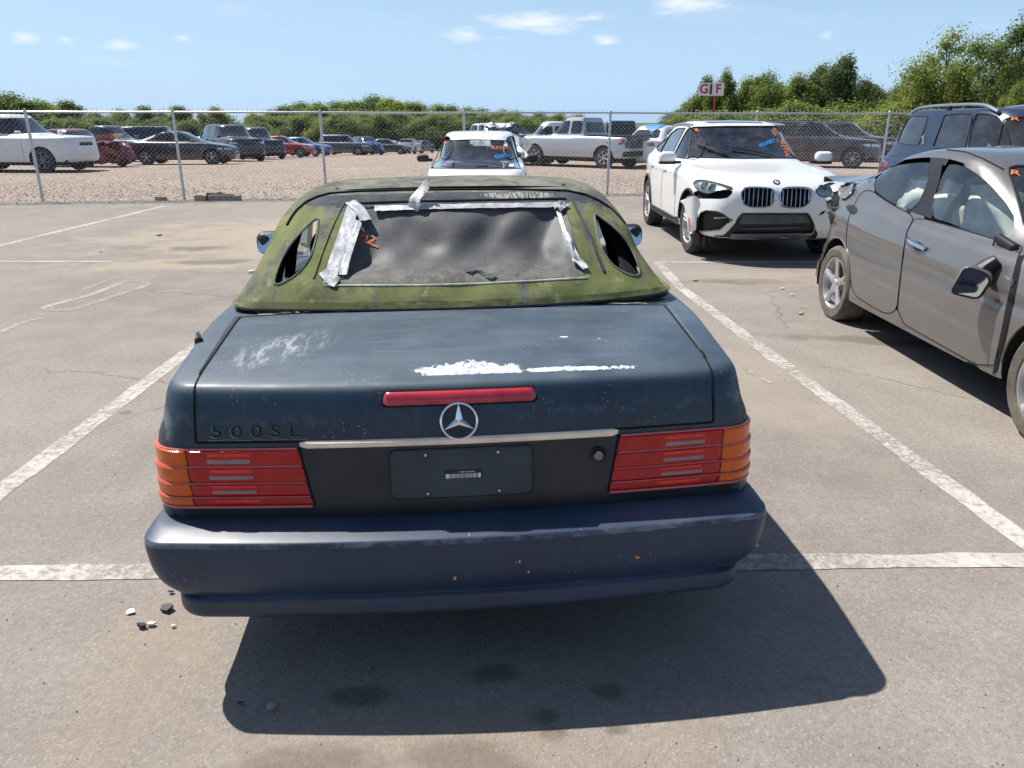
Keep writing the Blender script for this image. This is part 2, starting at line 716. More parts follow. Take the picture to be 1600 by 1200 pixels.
# ---------------------------------------------------------------- sight lines: where the ray through a picture point meets a height or a distance
_C, _S = math.cos(PITCH), math.sin(PITCH)
def sight(px, py):
    yc = (py - 600.0) / 1180.0
    return np.array([(px - 800.0) / 1180.0, _C - yc * _S, -(_S + yc * _C)])
def on_ground(px, py, z=0.0):
    d = sight(px, py)
    t = (z - CAM_H) / d[2]
    return np.array([d[0] * t, d[1] * t, z])
def at_depth(px, py, Y):
    d = sight(px, py)
    return np.array([0, 0, CAM_H]) + d * (Y / d[1])


def text_shape(txt, size, extrude=0.0, bold=False, align='CENTER'):
    cu = bpy.data.curves.new('txt', 'FONT')
    cu.body = txt
    cu.size = size
    cu.extrude = extrude
    cu.align_x = align
    cu.align_y = 'CENTER'
    if bold:
        cu.offset = size * 0.02
    cu.resolution_u = 3
    o = bpy.data.objects.new('txt', cu)
    COL.objects.link(o)
    bpy.context.view_layer.update()
    me = bpy.data.meshes.new_from_object(o)
    V = np.array([v.co[:] for v in me.vertices])
    F = [tuple(p.vertices) for p in me.polygons]
    bpy.data.objects.remove(o)
    bpy.data.curves.remove(cu)
    bpy.data.meshes.remove(me)
    return V, F


def ribbon(P, N, w, lift=0.003, crinkle=0.0, across=5, thick=0.0):
    """band of width w along points P with surface normals N"""
    P = np.asarray(P); N = np.asarray(N)
    T = np.gradient(P, axis=0); T /= np.linalg.norm(T, axis=1)[:, None] + 1e-12
    B = np.cross(N, T); B /= np.linalg.norm(B, axis=1)[:, None] + 1e-12
    w = np.broadcast_to(w, (len(P),))
    V = []
    for i in range(len(P)):
        for k in range(across):
            q = k / (across - 1) - 0.5
            V.append(P[i] + B[i] * w[i] * q + N[i] * (lift + crinkle * rng.normal() * (1.0 if 0 < k < across - 1 else 0.6)))
    return np.array(V), grid_faces(len(P), across)
# ================================================================ the setting
FA, FB = np.array([-7.13, 16.90]), np.array([2.33, 18.35])       # two fence posts: the fence line runs through them
FD = (FB - FA) / np.linalg.norm(FB - FA)
FN = np.array([-FD[1], FD[0]])                                     # away from the camera


def terrain(X, Y):
    s = (np.asarray(X) - FA[0]) * FN[0] + (np.asarray(Y) - FA[1]) * FN[1]
    s = np.asarray(s, float)
    z = -0.03 + np.interp(s, [-1e4, 0.0, 0.6, 6, 14, 40, 80, 140, 400, 3000], [0, 0, 0.03, 0.05, -0.02, -0.75, -2.0, -3.2, -3.5, -3.5])
    return z


def ground_z(x, y):
    return float(terrain(x, y))


def speckle_ground(name, base, var, dark, light, scale, stains, bump_s=0.35, kind='asphalt'):
    m, t = new_mat(name)
    oc = objc(t)
    big = t.noise(oc, 0.35, 3.0, 0.6)
    mid = t.noise(oc, 2.6, 4.0, 0.65)
    fine = t.noise(oc, 38.0, 3.0, 0.7)
    grit = t.vor(oc, scale, 'F1')
    gcol = t.vor(oc, scale, 'F1', out=1)
    gsep = t.n('ShaderNodeSeparateColor', {0: gcol}).outputs[0]
    col = t.mix(t.ramp(big, 0.3, 0.7), base, tuple(c * (1 - var) for c in base))
    pat = t.noise(oc, 0.9, 4.0, 0.7, 0.6)
    col = t.mix(t.m('MULTIPLY', t.ramp(pat, 0.5, 0.68), 0.35), col, tuple(c * 0.66 for c in base))
    col = t.mix(t.m('MULTIPLY', t.ramp(mid, 0.35, 0.75), 0.5), col, tuple(c * (1 + var) for c in base))
    col = t.mix(t.m('MULTIPLY', t.ramp(fine, 0.35, 0.65), 0.35), col, dark)
    spk = t.m('MULTIPLY', t.ramp(gsep, 0.80, 0.97), t.ramp(grit, 0.62, 0.28))
    col = t.mix(t.m('MULTIPLY', spk, 0.55), col, light)
    dks = t.m('MULTIPLY', t.ramp(gsep, 0.16, 0.04), t.ramp(grit, 0.62, 0.28))
    col = t.mix(t.m('MULTIPLY', dks, 0.6), col, dark)
    sp = t.n('ShaderNodeSeparateXYZ', {0: oc})
    wob = t.noise(oc, 1.7, 4.0, 0.65)
    wv = t.m('MULTIPLY', t.m('SUBTRACT', wob, 0.5), 2.6)
    fk = t.m('ADD', 0.55, t.m('MULTIPLY', fine, 0.8))
    for c, amt in dict.fromkeys((q[5], q[6]) for q in stains):
        mn = None
        for (x0, y0, rx, ry, rot, c2, a2) in stains:
            if (c2, a2) != (c, amt):
                continue
            mp = t.n('ShaderNodeMapping', {0: oc, 'Location': (x0, y0, 0), 'Rotation': (0, 0, rot), 'Scale': (rx, ry, 1)}, vector_type='TEXTURE').outputs[0]
            ln = t.n('ShaderNodeVectorMath', {0: mp}, operation='LENGTH').outputs[1]
            mn = ln if mn is None else t.m('MINIMUM', mn, ln)
        k = t.m('MULTIPLY', t.ramp(t.m('ADD', mn, wv), 1.1, 0.45), fk, clamp=True)
        col = t.mix(t.m('MULTIPLY', k, amt), col, c)
    if kind == 'asphalt':
        # scuffs and hairline cracks, stretched along the driving direction
        st = t.n('ShaderNodeMapping', {0: oc, 'Rotation': (0, 0, R(3)), 'Scale': (2.2, 0.30, 1)}).outputs[0]
        sc1 = t.noise(st, 3.0, 4.0, 0.72)
        col = t.mix(t.m('MULTIPLY', t.ramp(sc1, 0.60, 0.78), 0.30), col, (0.35, 0.32, 0.285))
        st2 = t.n('ShaderNodeMapping', {0: oc, 'Rotation': (0, 0, R(-8)), 'Scale': (0.35, 2.6, 1)}).outputs[0]
        sc2 = t.noise(st2, 2.0, 4.0, 0.7)
        col = t.mix(t.m('MULTIPLY', t.ramp(sc2, 0.60, 0.80), 0.28), col, (0.14, 0.125, 0.11))
        cn = t.n('ShaderNodeVectorMath', {0: t.noise(oc, 2.5, 3.0, out=1), 3: 0.35}, operation='SCALE').outputs[0]
        cv = t.v('ADD', oc, cn)
        ck = t.vor(cv, 0.33, 'DISTANCE_TO_EDGE')
        ckm = t.m('MULTIPLY', t.ramp(ck, 0.006, 0.001), t.ramp(t.noise(oc, 0.5, 3.0), 0.5, 0.6))
        col = t.mix(t.m('MULTIPLY', ckm, 0.4), col, (0.07, 0.062, 0.055))
        sp2 = t.vor(oc, 1.9, 'F1'); sp2c = t.n('ShaderNodeSeparateColor', {0: t.vor(oc, 1.9, 'F1', out=1)}).outputs[1]
        drop = t.m('MULTIPLY', t.ramp(t.m('ADD', sp2, t.m('MULTIPLY', mid, 0.10)), 0.135, 0.10), t.ramp(sp2c, 0.66, 0.72))
        col = t.mix(t.m('MULTIPLY', drop, 0.45), col, (0.075, 0.068, 0.06))
    h = t.m('ADD', t.m('MULTIPLY', grit, -0.7), t.m('MULTIPLY', fine, 0.9))
    nm = bump(t, h, bump_s, 0.006)
    finish(t, bsdf(t, col, 0.9, 0.0, nm, spec=0.25))
    return m


DUST = (0.375, 0.315, 0.232)
OIL = (0.085, 0.075, 0.064)
RUSTY = (0.30, 0.215, 0.14)
speckle_ground('asphalt', (0.282, 0.250, 0.218), 0.24, (0.145, 0.128, 0.112), (0.40, 0.37, 0.335), 120.0,
               [(-3.2, 11.4, 3.0, 2.4, 0.1, DUST, .62), (-3.9, 8.9, 1.6, .5, 0.15, DUST, .62), (-1.4, 10.2, 1.0, 1.4, 0, DUST, .62),
                (-2.35, 9.85, .42, .28, 0, (0.12, .105, .085), .7), (-4.1, 10.15, .45, .25, .3, (0.12, .105, .085), .7), (-3.5, 9.1, .55, .22, 0, (0.12, .105, .085), .7),
                (-3.3, 10.9, .35, .25, .1, (0.12, .105, .085), .7),
                (-0.55, 1.52, .34, .12, .1, OIL, .65), (-0.12, 1.55, .22, .09, -.2, OIL, .65), (-0.02, 1.48, .05, .07, 0, OIL, .65), (.12, 1.66, .06, .04, 0, OIL, .65), (.29, 1.67, .05, .035, 0, OIL, .65),
                (.28, 1.47, .05, .05, 0, OIL, .65), (-.9, 1.42, .05, .03, 0, OIL, .65), (-.45, 1.80, .10, .05, 0, OIL, .65), (-.05, 1.9, .09, .05, 0, OIL, .65), (.1, 1.72, .06, .05, 0, OIL, .65), (.28, 1.82, .06, .04, 0, OIL, .65),
                (-0.3, 1.60, 1.0, .16, .02, RUSTY, .25), (-1.1, 2.0, .25, .5, .2, RUSTY, .25), (-.68, 1.9, .06, .3, .12, RUSTY, .25),
                (2.4, 7.9, .6, .18, 0, (0.12, .105, .085), .7), (2.9, 5.6, .9, .14, -.2, (0.12, .105, .085), .7), (1.6, 4.6, .5, 1.2, 0, DUST, .28), (3.2, 8.2, 1.5, .5, 0, DUST, .28)])
speckle_ground('gravel', (0.36, 0.31, 0.265), 0.2, (0.14, 0.12, 0.10), (0.62, 0.57, 0.50), 14.0, [], 0.8, 'gravel')
m_, t_ = new_mat('field')          # gravel that gives way to grass far out
oc_ = objc(t_)
sp_ = t_.n('ShaderNodeSeparateXYZ', {0: oc_})
s_ = t_.m('ADD', t_.m('MULTIPLY', t_.m('SUBTRACT', sp_.outputs[0], float(FA[0])), float(FN[0])), t_.m('MULTIPLY', t_.m('SUBTRACT', sp_.outputs[1], float(FA[1])), float(FN[1])))
n_ = t_.noise(oc_, 0.05, 6.0, 0.6)
gr_ = t_.vor(oc_, 13.0, 'F1'); gc_ = t_.n('ShaderNodeSeparateColor', {0: t_.vor(oc_, 13.0, 'F1', out=1)}).outputs[0]
gf_ = t_.noise(oc_, 30.0, 5.0, 0.7)
c_ = t_.mix(t_.ramp(t_.noise(oc_, 0.25, 6.0, 0.65), 0.3, 0.7), (0.36, 0.28, 0.225), (0.27, 0.215, 0.175))
c_ = t_.mix(t_.m('MULTIPLY', t_.ramp(gf_, 0.4, 0.65), 0.5), c_, (0.15, 0.13, 0.11))
c_ = t_.mix(t_.m('MULTIPLY', t_.ramp(gc_, 0.72, 0.95), 0.6), c_, (0.50, 0.455, 0.39))
g_ = t_.mix(t_.ramp(t_.noise(oc_, 0.6, 5.0), 0.35, 0.7), (0.07, 0.11, 0.03), (0.13, 0.14, 0.05))
c_ = t_.mix(t_.ramp(t_.m('ADD', s_, t_.m('MULTIPLY', n_, 30.0)), 108, 122), c_, g_)
finish(t_, bsdf(t_, c_, 0.95, 0, bump(t_, t_.m('ADD', t_.m('MULTIPLY', gr_, -1.0), gf_), 0.8, 0.02), spec=0.2))

# one sheet of ground that reaches the horizon
xs = np.concatenate([np.linspace(-3000, -160, 8), np.linspace(-140, 140, 57), np.linspace(160, 3000, 8)])
ys = np.concatenate([np.linspace(-3000, -80, 5), np.linspace(-60, 12, 7), np.arange(13, 60, 1.0), np.linspace(62, 200, 40), np.linspace(230, 3500, 10)])
GX, GY = np.meshgrid(xs, ys, indexing='ij')
und = 0.03 * np.sin(GX * 0.31 + GY * 0.17) * np.clip((GY - 20) / 20, 0, 1) + 0.02 * np.sin(GX * .9) * np.clip((GY - 20) / 20, 0, 1)
GV = np.stack([GX, GY, terrain(GX, GY) + und], -1).reshape(-1, 3)
tag(mk('gravel_ground', GV, grid_faces(len(xs), len(ys)), 'field'), 'tan gravel storage yard sloping away behind the fence', kind='structure')

# asphalt: ends in a slightly ragged edge at the fence
n_edge = 240
ex = np.linspace(-90, 90, n_edge)
ey = FA[1] + (ex - FA[0]) * FD[1] / FD[0] - 0.16 + 0.05 * np.sin(ex * 2.1) + 0.04 * rng.normal(size=n_edge)
AV = [(x, -70, 0) for x in ex] + [(x, 6, 0) for x in ex] + [(x, y, 0) for x, y in zip(ex, ey)] + [(x, y + 0.03, -0.06) for x, y in zip(ex, ey)]
AF = []
for r_ in range(3):
    for i in range(n_edge - 1):
        a = r_ * n_edge + i
        AF.append((a, a + 1, a + 1 + n_edge, a + n_edge))
tag(mk('asphalt_lot', AV, AF, 'asphalt', sharp=20), 'worn grey asphalt parking lot', kind='structure')

# painted lines, worn through to the asphalt
m_, t_ = new_mat('road_paint')
oc_ = objc(t_)
wn = t_.noise(oc_, 26.0, 6.0, 0.75)
wb = t_.noise(oc_, 1.3, 4.0, 0.6)
wear = t_.ramp(t_.m('ADD', wn, t_.m('MULTIPLY', wb, 0.55)), 0.66, 0.92)
pc = t_.mix(t_.ramp(t_.noise(oc_, 5.0, 5.0), 0.35, 0.7), (0.52, 0.49, 0.445), (0.42, 0.39, 0.35))
pc = t_.mix(wear, pc, (0.235, 0.21, 0.185))
finish(t_, bsdf(t_, pc, 0.8, 0, bump(t_, wn, 0.2, 0.004), spec=0.3))
m_, t_ = new_mat('road_paint_faded')
oc_ = objc(t_)
wn = t_.noise(oc_, 22.0, 6.0, 0.75)
wb = t_.noise(oc_, 2.2, 4.0, 0.6)
wear = t_.ramp(t_.m('ADD', wn, t_.m('MULTIPLY', wb, 0.7)), 0.72, 0.95)
pc = t_.mix(wear, (0.37, 0.345, 0.315), (0.245, 0.22, 0.195))
finish(t_, bsdf(t_, pc, 0.85, 0, spec=0.2))


def strip(name, pts, w, mat, label, group=None, z=0.0018):
    """painted line along points, with slightly uneven edges"""
    P = resample(np.array(pts, float), 0.12, False)
    T = np.gradient(P, axis=0); T /= np.linalg.norm(T, axis=1)[:, None]
    N = np.stack([-T[:, 1], T[:, 0]], 1)
    w = np.broadcast_to(w, (len(P),))
    jl, jr = 0.004 * rng.normal(size=len(P)), 0.004 * rng.normal(size=len(P))
    V = []
    for i in range(len(P)):
        a = P[i] + N[i] * (w[i] / 2 + jl[i]); b = P[i] - N[i] * (w[i] / 2 + jr[i])
        V += [(a[0], a[1], z), (b[0], b[1], z)]
    F = [(2 * i, 2 * i + 1, 2 * i + 3, 2 * i + 2) for i in range(len(P) - 1)]
    o = mk(name, V, F, mat)
    return tag(o, label, kind='structure')


strip('painted_line', [(-2.32, -1.0), (-2.34, 3.1), (-2.39, 5.4), (-2.47, 9.05)], 0.115, 'road_paint', 'worn white stall line left of the dark blue convertible')
strip('painted_line', [(2.32, -1.0), (2.07, 2.67), (1.87, 5.3), (1.72, 7.68), (1.755, 9.06)], 0.115, 'road_paint', 'worn white stall line between the convertible and the grey sedan', z=0.002)
strip('painted_line', [(-7.5, 2.36), (-1.92, 2.44), (1.2, 2.52), (1.98, 2.53), (7.0, 2.57)], 0.105, 'road_paint', 'white cross line running under the tail of the convertible', z=0.0028)
strip('painted_line', [(-7.0, 10.2), (-6.98, 15.5)], 0.11, 'road_paint', 'white stall line reaching towards the fence on the far left')
strip('painted_line', [(-9.5, 9.09), (-4.85, 9.12)], 0.09, 'road_paint', 'thin white cross line ending in the dusty patch', z=0.0028)
strip('painted_line', [(1.75, 9.06), (9.5, 9.2)], 0.09, 'road_paint', 'thin white cross line in front of the white crossover', z=0.0028)
strip('painted_line', [(-7.0, 9.2), (-7.05, 4.0), (-7.0, -2)], 0.11, 'road_paint', 'white stall line continuing at the left edge')
# faded stencilled digit: a long narrow 0
dg = [on_ground(*p)[:2] for p in [(66, 484), (74, 478), (150, 459), (185, 443), (205, 439), (236, 441), (225, 448), (180, 462), (120, 483), (100, 486)]]
dg = chaikin(dg, 2)
strip('painted_digit', np.vstack([dg, dg[:1]]), 0.085, 'road_paint_faded', 'faded white stencilled digit on the asphalt left of the convertible')
strip('paint_scuff', [on_ground(*p)[:2] for p in [(1160, 573), (1180, 585), (1206, 599)]], [0.05] * 20 if False else 0.05, 'road_paint_faded', 'short faded paint scuff right of the convertible')
strip('paint_scuff', [on_ground(*p)[:2] for p in [(0, 520), (40, 502), (70, 497)]], 0.06, 'road_paint_faded', 'pale paint scuff at the far left edge')
strip('paint_scuff', [on_ground(*p)[:2] for p in [(130, 452), (180, 434), (200, 430)]], 0.05, 'road_paint_faded', 'pale paint scuff beside the stencilled digit')

# ---------------------------------------------------------------- chain link fence
fence = empty('chain_link_fence', (FA[0], FA[1], -0.02), math.atan2(FD[1], FD[0]), 'galvanised chain link fence with knuckled wire tips behind the parked cars', 'fence')
def fence_s(px):        # distance along the fence at which the sight line through px crosses it
    d = sight(px, 250)[:2]
    A = np.array([[d[0], -FD[0]], [d[1], -FD[1]]])
    return np.linalg.solve(A, FA)[1]
posts = [fence_s(p) for p in (55, 280, 506, 727, 951, 1177, 1379, 1585)]
posts = [posts[0] - 9.3, posts[0] - 6.2, posts[0] - 3.1] + posts + [posts[-1] + 3.3 * k for k in range(1, 6)]
FH = 1.83
for k, s in enumerate(posts):
    lean = random.uniform(-0.012, 0.012)
    rr = 0.03
    b = MB().tube([(s, 0, -0.1), (s + lean * .5, 0, FH * .5), (s + lean, 0, FH - 0.01)], rr, 12)
    o = b.build('post', 'galvanised', fence)
    c = MB().lathe([(0.0, .05), (.018, .045), (.033, .025), (.037, 0.0), (.037, -.03), (.03, -.03)], 12, c=(s + lean, 0, FH - .01))
    c.build('post_cap', 'galvanised', fence)
for a, b in zip(posts[:-1], posts[1:]):
    sag = random.uniform(-0.012, 0.0)
    MB().tube([(a + .02, 0, FH - 0.02), ((a + b) / 2, 0, FH - 0.02 + sag), (b - .02, 0, FH - 0.02)], 0.021, 10).build('top_rail', 'galvanised', fence)
MB().tube([(s, -.02, 0.06 + 0.012 * math.sin(s * 3)) for s in np.arange(posts[0], posts[-1], 0.5)], 0.0025, 5).build('tension_wire', 'wire_galv', fence)
pitch, hp = 0.10, 0.095
s0, s1 = posts[0], posts[-1]
nw = int((s1 - s0) / pitch)
nz = int((FH - 0.03) / (hp / 2))
wm = MB()
zz = 0.03 + np.arange(nz + 1) * hp / 2
for i in range(nw):
    x0 = s0 + i * pitch
    bow = 0.006 * math.sin(i * 0.21)
    P = np.stack([x0 + np.where(np.arange(nz + 1) % 2 == 0, 0.0, pitch) + bow * np.sin(zz * 2), -0.026 + 0.004 * np.where(np.arange(nz + 1) % 2 == 0, 1, -1) + 0.012 * np.sin(x0 * .8 + zz * 1.3), zz], 1)
    P = np.vstack([P, [P[-1][0] + (0.018 if nz % 2 == 0 else -0.018), -0.022, FH + 0.055]])
    n = len(P)
    r = 0.0046
    V = np.concatenate([P + np.array([r, 0, 0]), P + np.array([-r / 2, r * .87, 0]), P + np.array([-r / 2, -r * .87, 0])])
    F = []
    for k in range(n - 1):
        for q in range(3):
            w_ = (q + 1) % 3
            F.append((q * n + k, w_ * n + k, w_ * n + k + 1, q * n + k + 1))
    wm.add(V, F)
tag(wm.build('wire_mesh', 'wire_galv', fence, sharp=None), kind='stuff')
# ================================================================ the dark blue convertible in the foreground
def faded_paint():
    """old dark blue lacquer: chalky, dusty, clear coat flaking at the bottom of the panels, one bare white patch"""
    m, t = new_mat('faded_blue')
    oc = objc(t)
    sp = t.n('ShaderNodeSeparateXYZ', {0: oc})
    X, Y, Z = sp.outputs
    big = t.noise(oc, 2.2, 4.0, 0.6)
    mid = t.noise(oc, 11.0, 4.0, 0.65)
    fine = t.noise(oc, 60.0, 4.0, 0.7)
    col = t.mix(t.ramp(big, 0.3, 0.7), (0.012, 0.030, 0.052), (0.020, 0.046, 0.074))
    nz = t.n('ShaderNodeSeparateXYZ', {0: t.n('ShaderNodeTexCoord').outputs['Normal']}).outputs[2]
    top = t.ramp(nz, 0.35, 0.9)
    dust = t.m('MULTIPLY', top, t.m('ADD', 0.07, t.m('MULTIPLY', t.ramp(big, 0.35, 0.75), 0.09)))
    smear = t.ramp(t.noise(t.n('ShaderNodeMapping', {0: oc, 'Rotation': (0, 0, R(12)), 'Scale': (9, 2.2, 9)}).outputs[0], 1.6, 4.0, 0.68, 0.8), 0.42, 0.72)
    dust = t.m('ADD', dust, t.m('MULTIPLY', t.m('MULTIPLY', top, smear), 0.06))
    drip = t.ramp(t.noise(t.n('ShaderNodeMapping', {0: oc, 'Scale': (1, 30, 2.2)}).outputs[0], 1.2, 4.0, 0.7), 0.5, 0.74)
    dust = t.m('ADD', dust, t.m('MULTIPLY', t.m('MULTIPLY', t.m('SUBTRACT', 1.0, top), drip), 0.05))
    col = t.mix(dust, col, (0.34, 0.40, 0.44))
    # flaked film on the vertical tail, ragged upper edge
    edge = t.m('ADD', Z, t.m('MULTIPLY', t.m('SUBTRACT', t.noise(t.n('ShaderNodeMapping', {0: oc, 'Scale': (1, 26, 7)}).outputs[0], 1.0, 3.0, 0.7), 0.5), 0.11))
    flake = t.m('MULTIPLY', t.ramp(edge, 0.815, 0.795), t.ramp(X, 0.75, 0.35))
    col = t.mix(t.m('MULTIPLY', flake, 0.35), col, (0.020, 0.021, 0.023))
    rim = t.m('MULTIPLY', t.m('MULTIPLY', t.ramp(edge, 0.835, 0.818), t.ramp(edge, 0.795, 0.812)), t.ramp(mid, 0.45, 0.62))
    rim = t.m('MULTIPLY', rim, t.ramp(X, 0.3, 0.24))
    col = t.mix(t.m('MULTIPLY', rim, 0.12), col, (0.25, 0.27, 0.28))
    spk = t.m('MULTIPLY', t.ramp(t.vor(oc, 75.0), 0.20, 0.12), t.ramp(t.noise(oc, 5.0, 3.0), 0.52, 0.66))
    col = t.mix(t.m('MULTIPLY', spk, 0.55), col, (0.5, 0.5, 0.5))
    # bare white strip along the lid edge, right of centre
    def blob(x0, y0, rx, ry, amt, w=1.3):
        mp = t.n('ShaderNodeMapping', {0: oc, 'Location': (x0, y0, 0.9), 'Scale': (rx, ry, 5.0)}, vector_type='TEXTURE').outputs[0]
        ln = t.n('ShaderNodeVectorMath', {0: mp}, operation='LENGTH').outputs[1]
        return t.ramp(t.m('ADD', ln, t.m('MULTIPLY', t.m('SUBTRACT', t.noise(oc, 30.0, 5.0, 0.75), 0.5), w)), 0.86, 0.80, 0.0, amt)
    white = t.m('MAXIMUM', blob(0.238, -0.035, 0.075, 0.19, 1.0, 1.5), blob(0.246, -0.33, 0.016, 0.20, 1.0, 2.3))
    white = t.m('MAXIMUM', white, blob(0.47, -0.34, 0.006, 0.016, 1.0, .6))
    white = t.m('MAXIMUM', white, blob(0.45, -0.45, 0.003, 0.006, 1.0, .4))
    white = t.m('MULTIPLY', white, t.ramp(t.m('ADD', X, t.m('MULTIPLY', t.noise(oc, 45.0, 3.0, 0.7), 0.012)), 0.236, 0.242))
    # smeared scuff left of centre
    mp = t.n('ShaderNodeMapping', {0: oc, 'Location': (0.45, 0.555, 0.9), 'Rotation': (0, 0, R(-50)), 'Scale': (0.21, 0.11, 5)}, vector_type='TEXTURE').outputs[0]
    ln = t.n('ShaderNodeVectorMath', {0: mp}, operation='LENGTH').outputs[1]
    streak = t.noise(t.n('ShaderNodeMapping', {0: oc, 'Rotation': (0, 0, R(35)), 'Scale': (7, 34, 1)}).outputs[0], 1.0, 4.0, 0.7, 1.2)
    scuff = t.m('MULTIPLY', t.ramp(ln, 1.15, 0.45), t.ramp(streak, 0.45, 0.66))
    scuff = t.m('MULTIPLY', scuff, top)
    col = t.mix(t.m('MULTIPLY', scuff, 0.55), col, (0.46, 0.48, 0.47))
    fs = t.m('MULTIPLY', t.m('MULTIPLY', t.ramp(t.m('ABSOLUTE', Y), 0.80, 0.84), t.ramp(Z, 0.86, 0.82)), t.m('MULTIPLY', t.ramp(mid, 0.50, 0.62), t.ramp(X, .5, .3)))
    col = t.mix(t.m('MULTIPLY', fs, 0.4), col, (0.3, 0.31, 0.32))
    wb_ = t.m('MULTIPLY', white, t.ramp(t.noise(oc, 90.0, 4.0, 0.75), 0.36, 0.44))
    white = wb_
    col = t.mix(white, col, t.mix(t.ramp(mid, .35, .65), (0.66, 0.69, 0.71), (0.48, 0.52, 0.55)))
    rr = t.m('ADD', 0.36, t.m('ADD', t.m('MULTIPLY', dust, 1.3), t.m('MULTIPLY', white, 0.3)), clamp=True)
    rr = t.m('ADD', rr, t.m('MULTIPLY', t.m('SUBTRACT', mid, 0.3), 0.26), clamp=True)
    finish(t, bsdf(t, col, rr, 0.0, bump(t, t.m('ADD', t.m('MULTIPLY', white, -1.0), t.m('MULTIPLY', fine, 0.12)), 0.25, 0.002), coat=0.12, coat_rough=0.25, spec=0.5))
    return m


faded_paint()
m_, t_ = new_mat('bumper_blue')
oc_ = objc(t_)
sp_ = t_.n('ShaderNodeSeparateXYZ', {0: oc_})
bg_ = t_.noise(oc_, 2.5, 4.0, 0.6); md_ = t_.noise(oc_, 14.0, 5.0, 0.7)
nz_ = t_.n('ShaderNodeSeparateXYZ', {0: t_.n('ShaderNodeTexCoord').outputs['Normal']}).outputs[2]
c_ = t_.mix(t_.ramp(bg_, 0.3, 0.7), (0.010, 0.026, 0.060), (0.016, 0.037, 0.078))
tp_ = t_.m('MULTIPLY', t_.ramp(nz_, 0.3, 0.9), t_.m('ADD', 0.05, t_.m('MULTIPLY', t_.ramp(bg_, .35, .7), 0.09)))
c_ = t_.mix(tp_, c_, (0.32, 0.33, 0.36))
ln_ = t_.m('MULTIPLY', t_.ramp(t_.m('ABSOLUTE', t_.m('SUBTRACT', sp_.outputs[2], t_.m('ADD', 0.491, t_.m('MULTIPLY', md_, 0.012)))), 0.009, 0.003), t_.ramp(t_.noise(oc_, 6.0, 6.0, 0.75), 0.42, 0.62))
c_ = t_.mix(t_.m('MULTIPLY', ln_, 0.5), c_, (0.26, 0.28, 0.31))
st_ = t_.ramp(t_.noise(t_.n('ShaderNodeMapping', {0: oc_, 'Scale': (1, 0.8, 22)}).outputs[0], 1.5, 3.0, 0.6), 0.45, 0.7)
br_ = t_.m('MULTIPLY', t_.ramp(sp_.outputs[2], 0.36, 0.325), st_)
c_ = t_.mix(t_.m('MULTIPLY', br_, 0.5), c_, (0.055, 0.05, 0.045))
sp2_ = t_.m('MULTIPLY', t_.ramp(t_.vor(oc_, 60.0), 0.16, 0.09), t_.ramp(t_.noise(oc_, 4.0, 3.0), 0.56, 0.66))
c_ = t_.mix(t_.m('MULTIPLY', sp2_, 0.6), c_, (0.45, 0.45, 0.45))
finish(t_, bsdf(t_, c_, t_.m('ADD', 0.38, t_.m('MULTIPLY', md_, 0.16)), 0, bump(t_, md_, 0.05, 0.003), coat=0.15, coat_rough=0.3))

m_, t_ = new_mat('algae_canvas')
oc_ = objc(t_)
sp_ = t_.n('ShaderNodeSeparateXYZ', {0: oc_})
a1 = t_.noise(oc_, 2.6, 5.0, 0.62, 0.4); a2 = t_.noise(oc_, 9.0, 5.0, 0.7, 0.5); wv = t_.noise(oc_, 160.0, 2.0)
stk = t_.noise(t_.n('ShaderNodeMapping', {0: oc_, 'Scale': (1.3, 9, 1.3)}).outputs[0], 1.4, 4.0, 0.65)
green = t_.mix(t_.ramp(a2, 0.3, 0.7), (0.120, 0.136, 0.048), (0.180, 0.194, 0.078))
grey = t_.mix(t_.ramp(a2, 0.35, 0.65), (0.055, 0.062, 0.072), (0.14, 0.145, 0.15))
hi = t_.ramp(sp_.outputs[2], 1.235, 1.315)                        # less growth towards the dry top
gm = t_.m('ADD', t_.m('MULTIPLY', a1, 0.8), t_.m('MULTIPLY', stk, 0.45))
gm = t_.ramp(t_.m('SUBTRACT', gm, t_.m('MULTIPLY', hi, 0.24)), 0.49, 0.62)
c_ = t_.mix(gm, grey, green)
c_ = t_.mix(t_.m('MULTIPLY', t_.ramp(t_.noise(oc_, 5.0, 5.0, 0.7, 0.8), 0.52, 0.68), 0.7), c_, (0.060, 0.070, 0.040))
c_ = t_.mix(t_.m('MULTIPLY', t_.ramp(t_.noise(oc_, 17.0, 4.0, 0.7), 0.58, 0.7), 0.35), c_, (0.36, 0.37, 0.24))
finish(t_, bsdf(t_, c_, 0.88, 0, bump(t_, t_.m('ADD', t_.m('MULTIPLY', a2, 0.6), t_.m('MULTIPLY', wv, 0.15)), 0.35, 0.01), spec=0.25))

m_, t_ = new_mat('roof_canvas')
oc_ = objc(t_)
a1 = t_.noise(t_.n('ShaderNodeMapping', {0: oc_, 'Scale': (1, 2.2, 1)}).outputs[0], 3.0, 5.0, 0.65, 0.6); a2 = t_.noise(oc_, 12.0, 5.0, 0.7)
c_ = t_.mix(t_.ramp(a1, 0.36, 0.62), (0.085, 0.092, 0.075), (0.20, 0.20, 0.165))
c_ = t_.mix(t_.m('MULTIPLY', t_.ramp(a2, 0.45, 0.7), 0.45), c_, (0.11, 0.125, 0.06))
finish(t_, bsdf(t_, c_, 0.9, 0, bump(t_, a2, 0.3, 0.01), spec=0.2))
m_, t_ = new_mat('bow_canvas')
oc_ = objc(t_)
sp_ = t_.n('ShaderNodeSeparateXYZ', {0: oc_})
a2 = t_.noise(oc_, 12.0, 5.0, 0.7)
c_ = t_.mix(t_.ramp(a2, 0.35, 0.7), (0.04, 0.043, 0.052), (0.085, 0.09, 0.10))
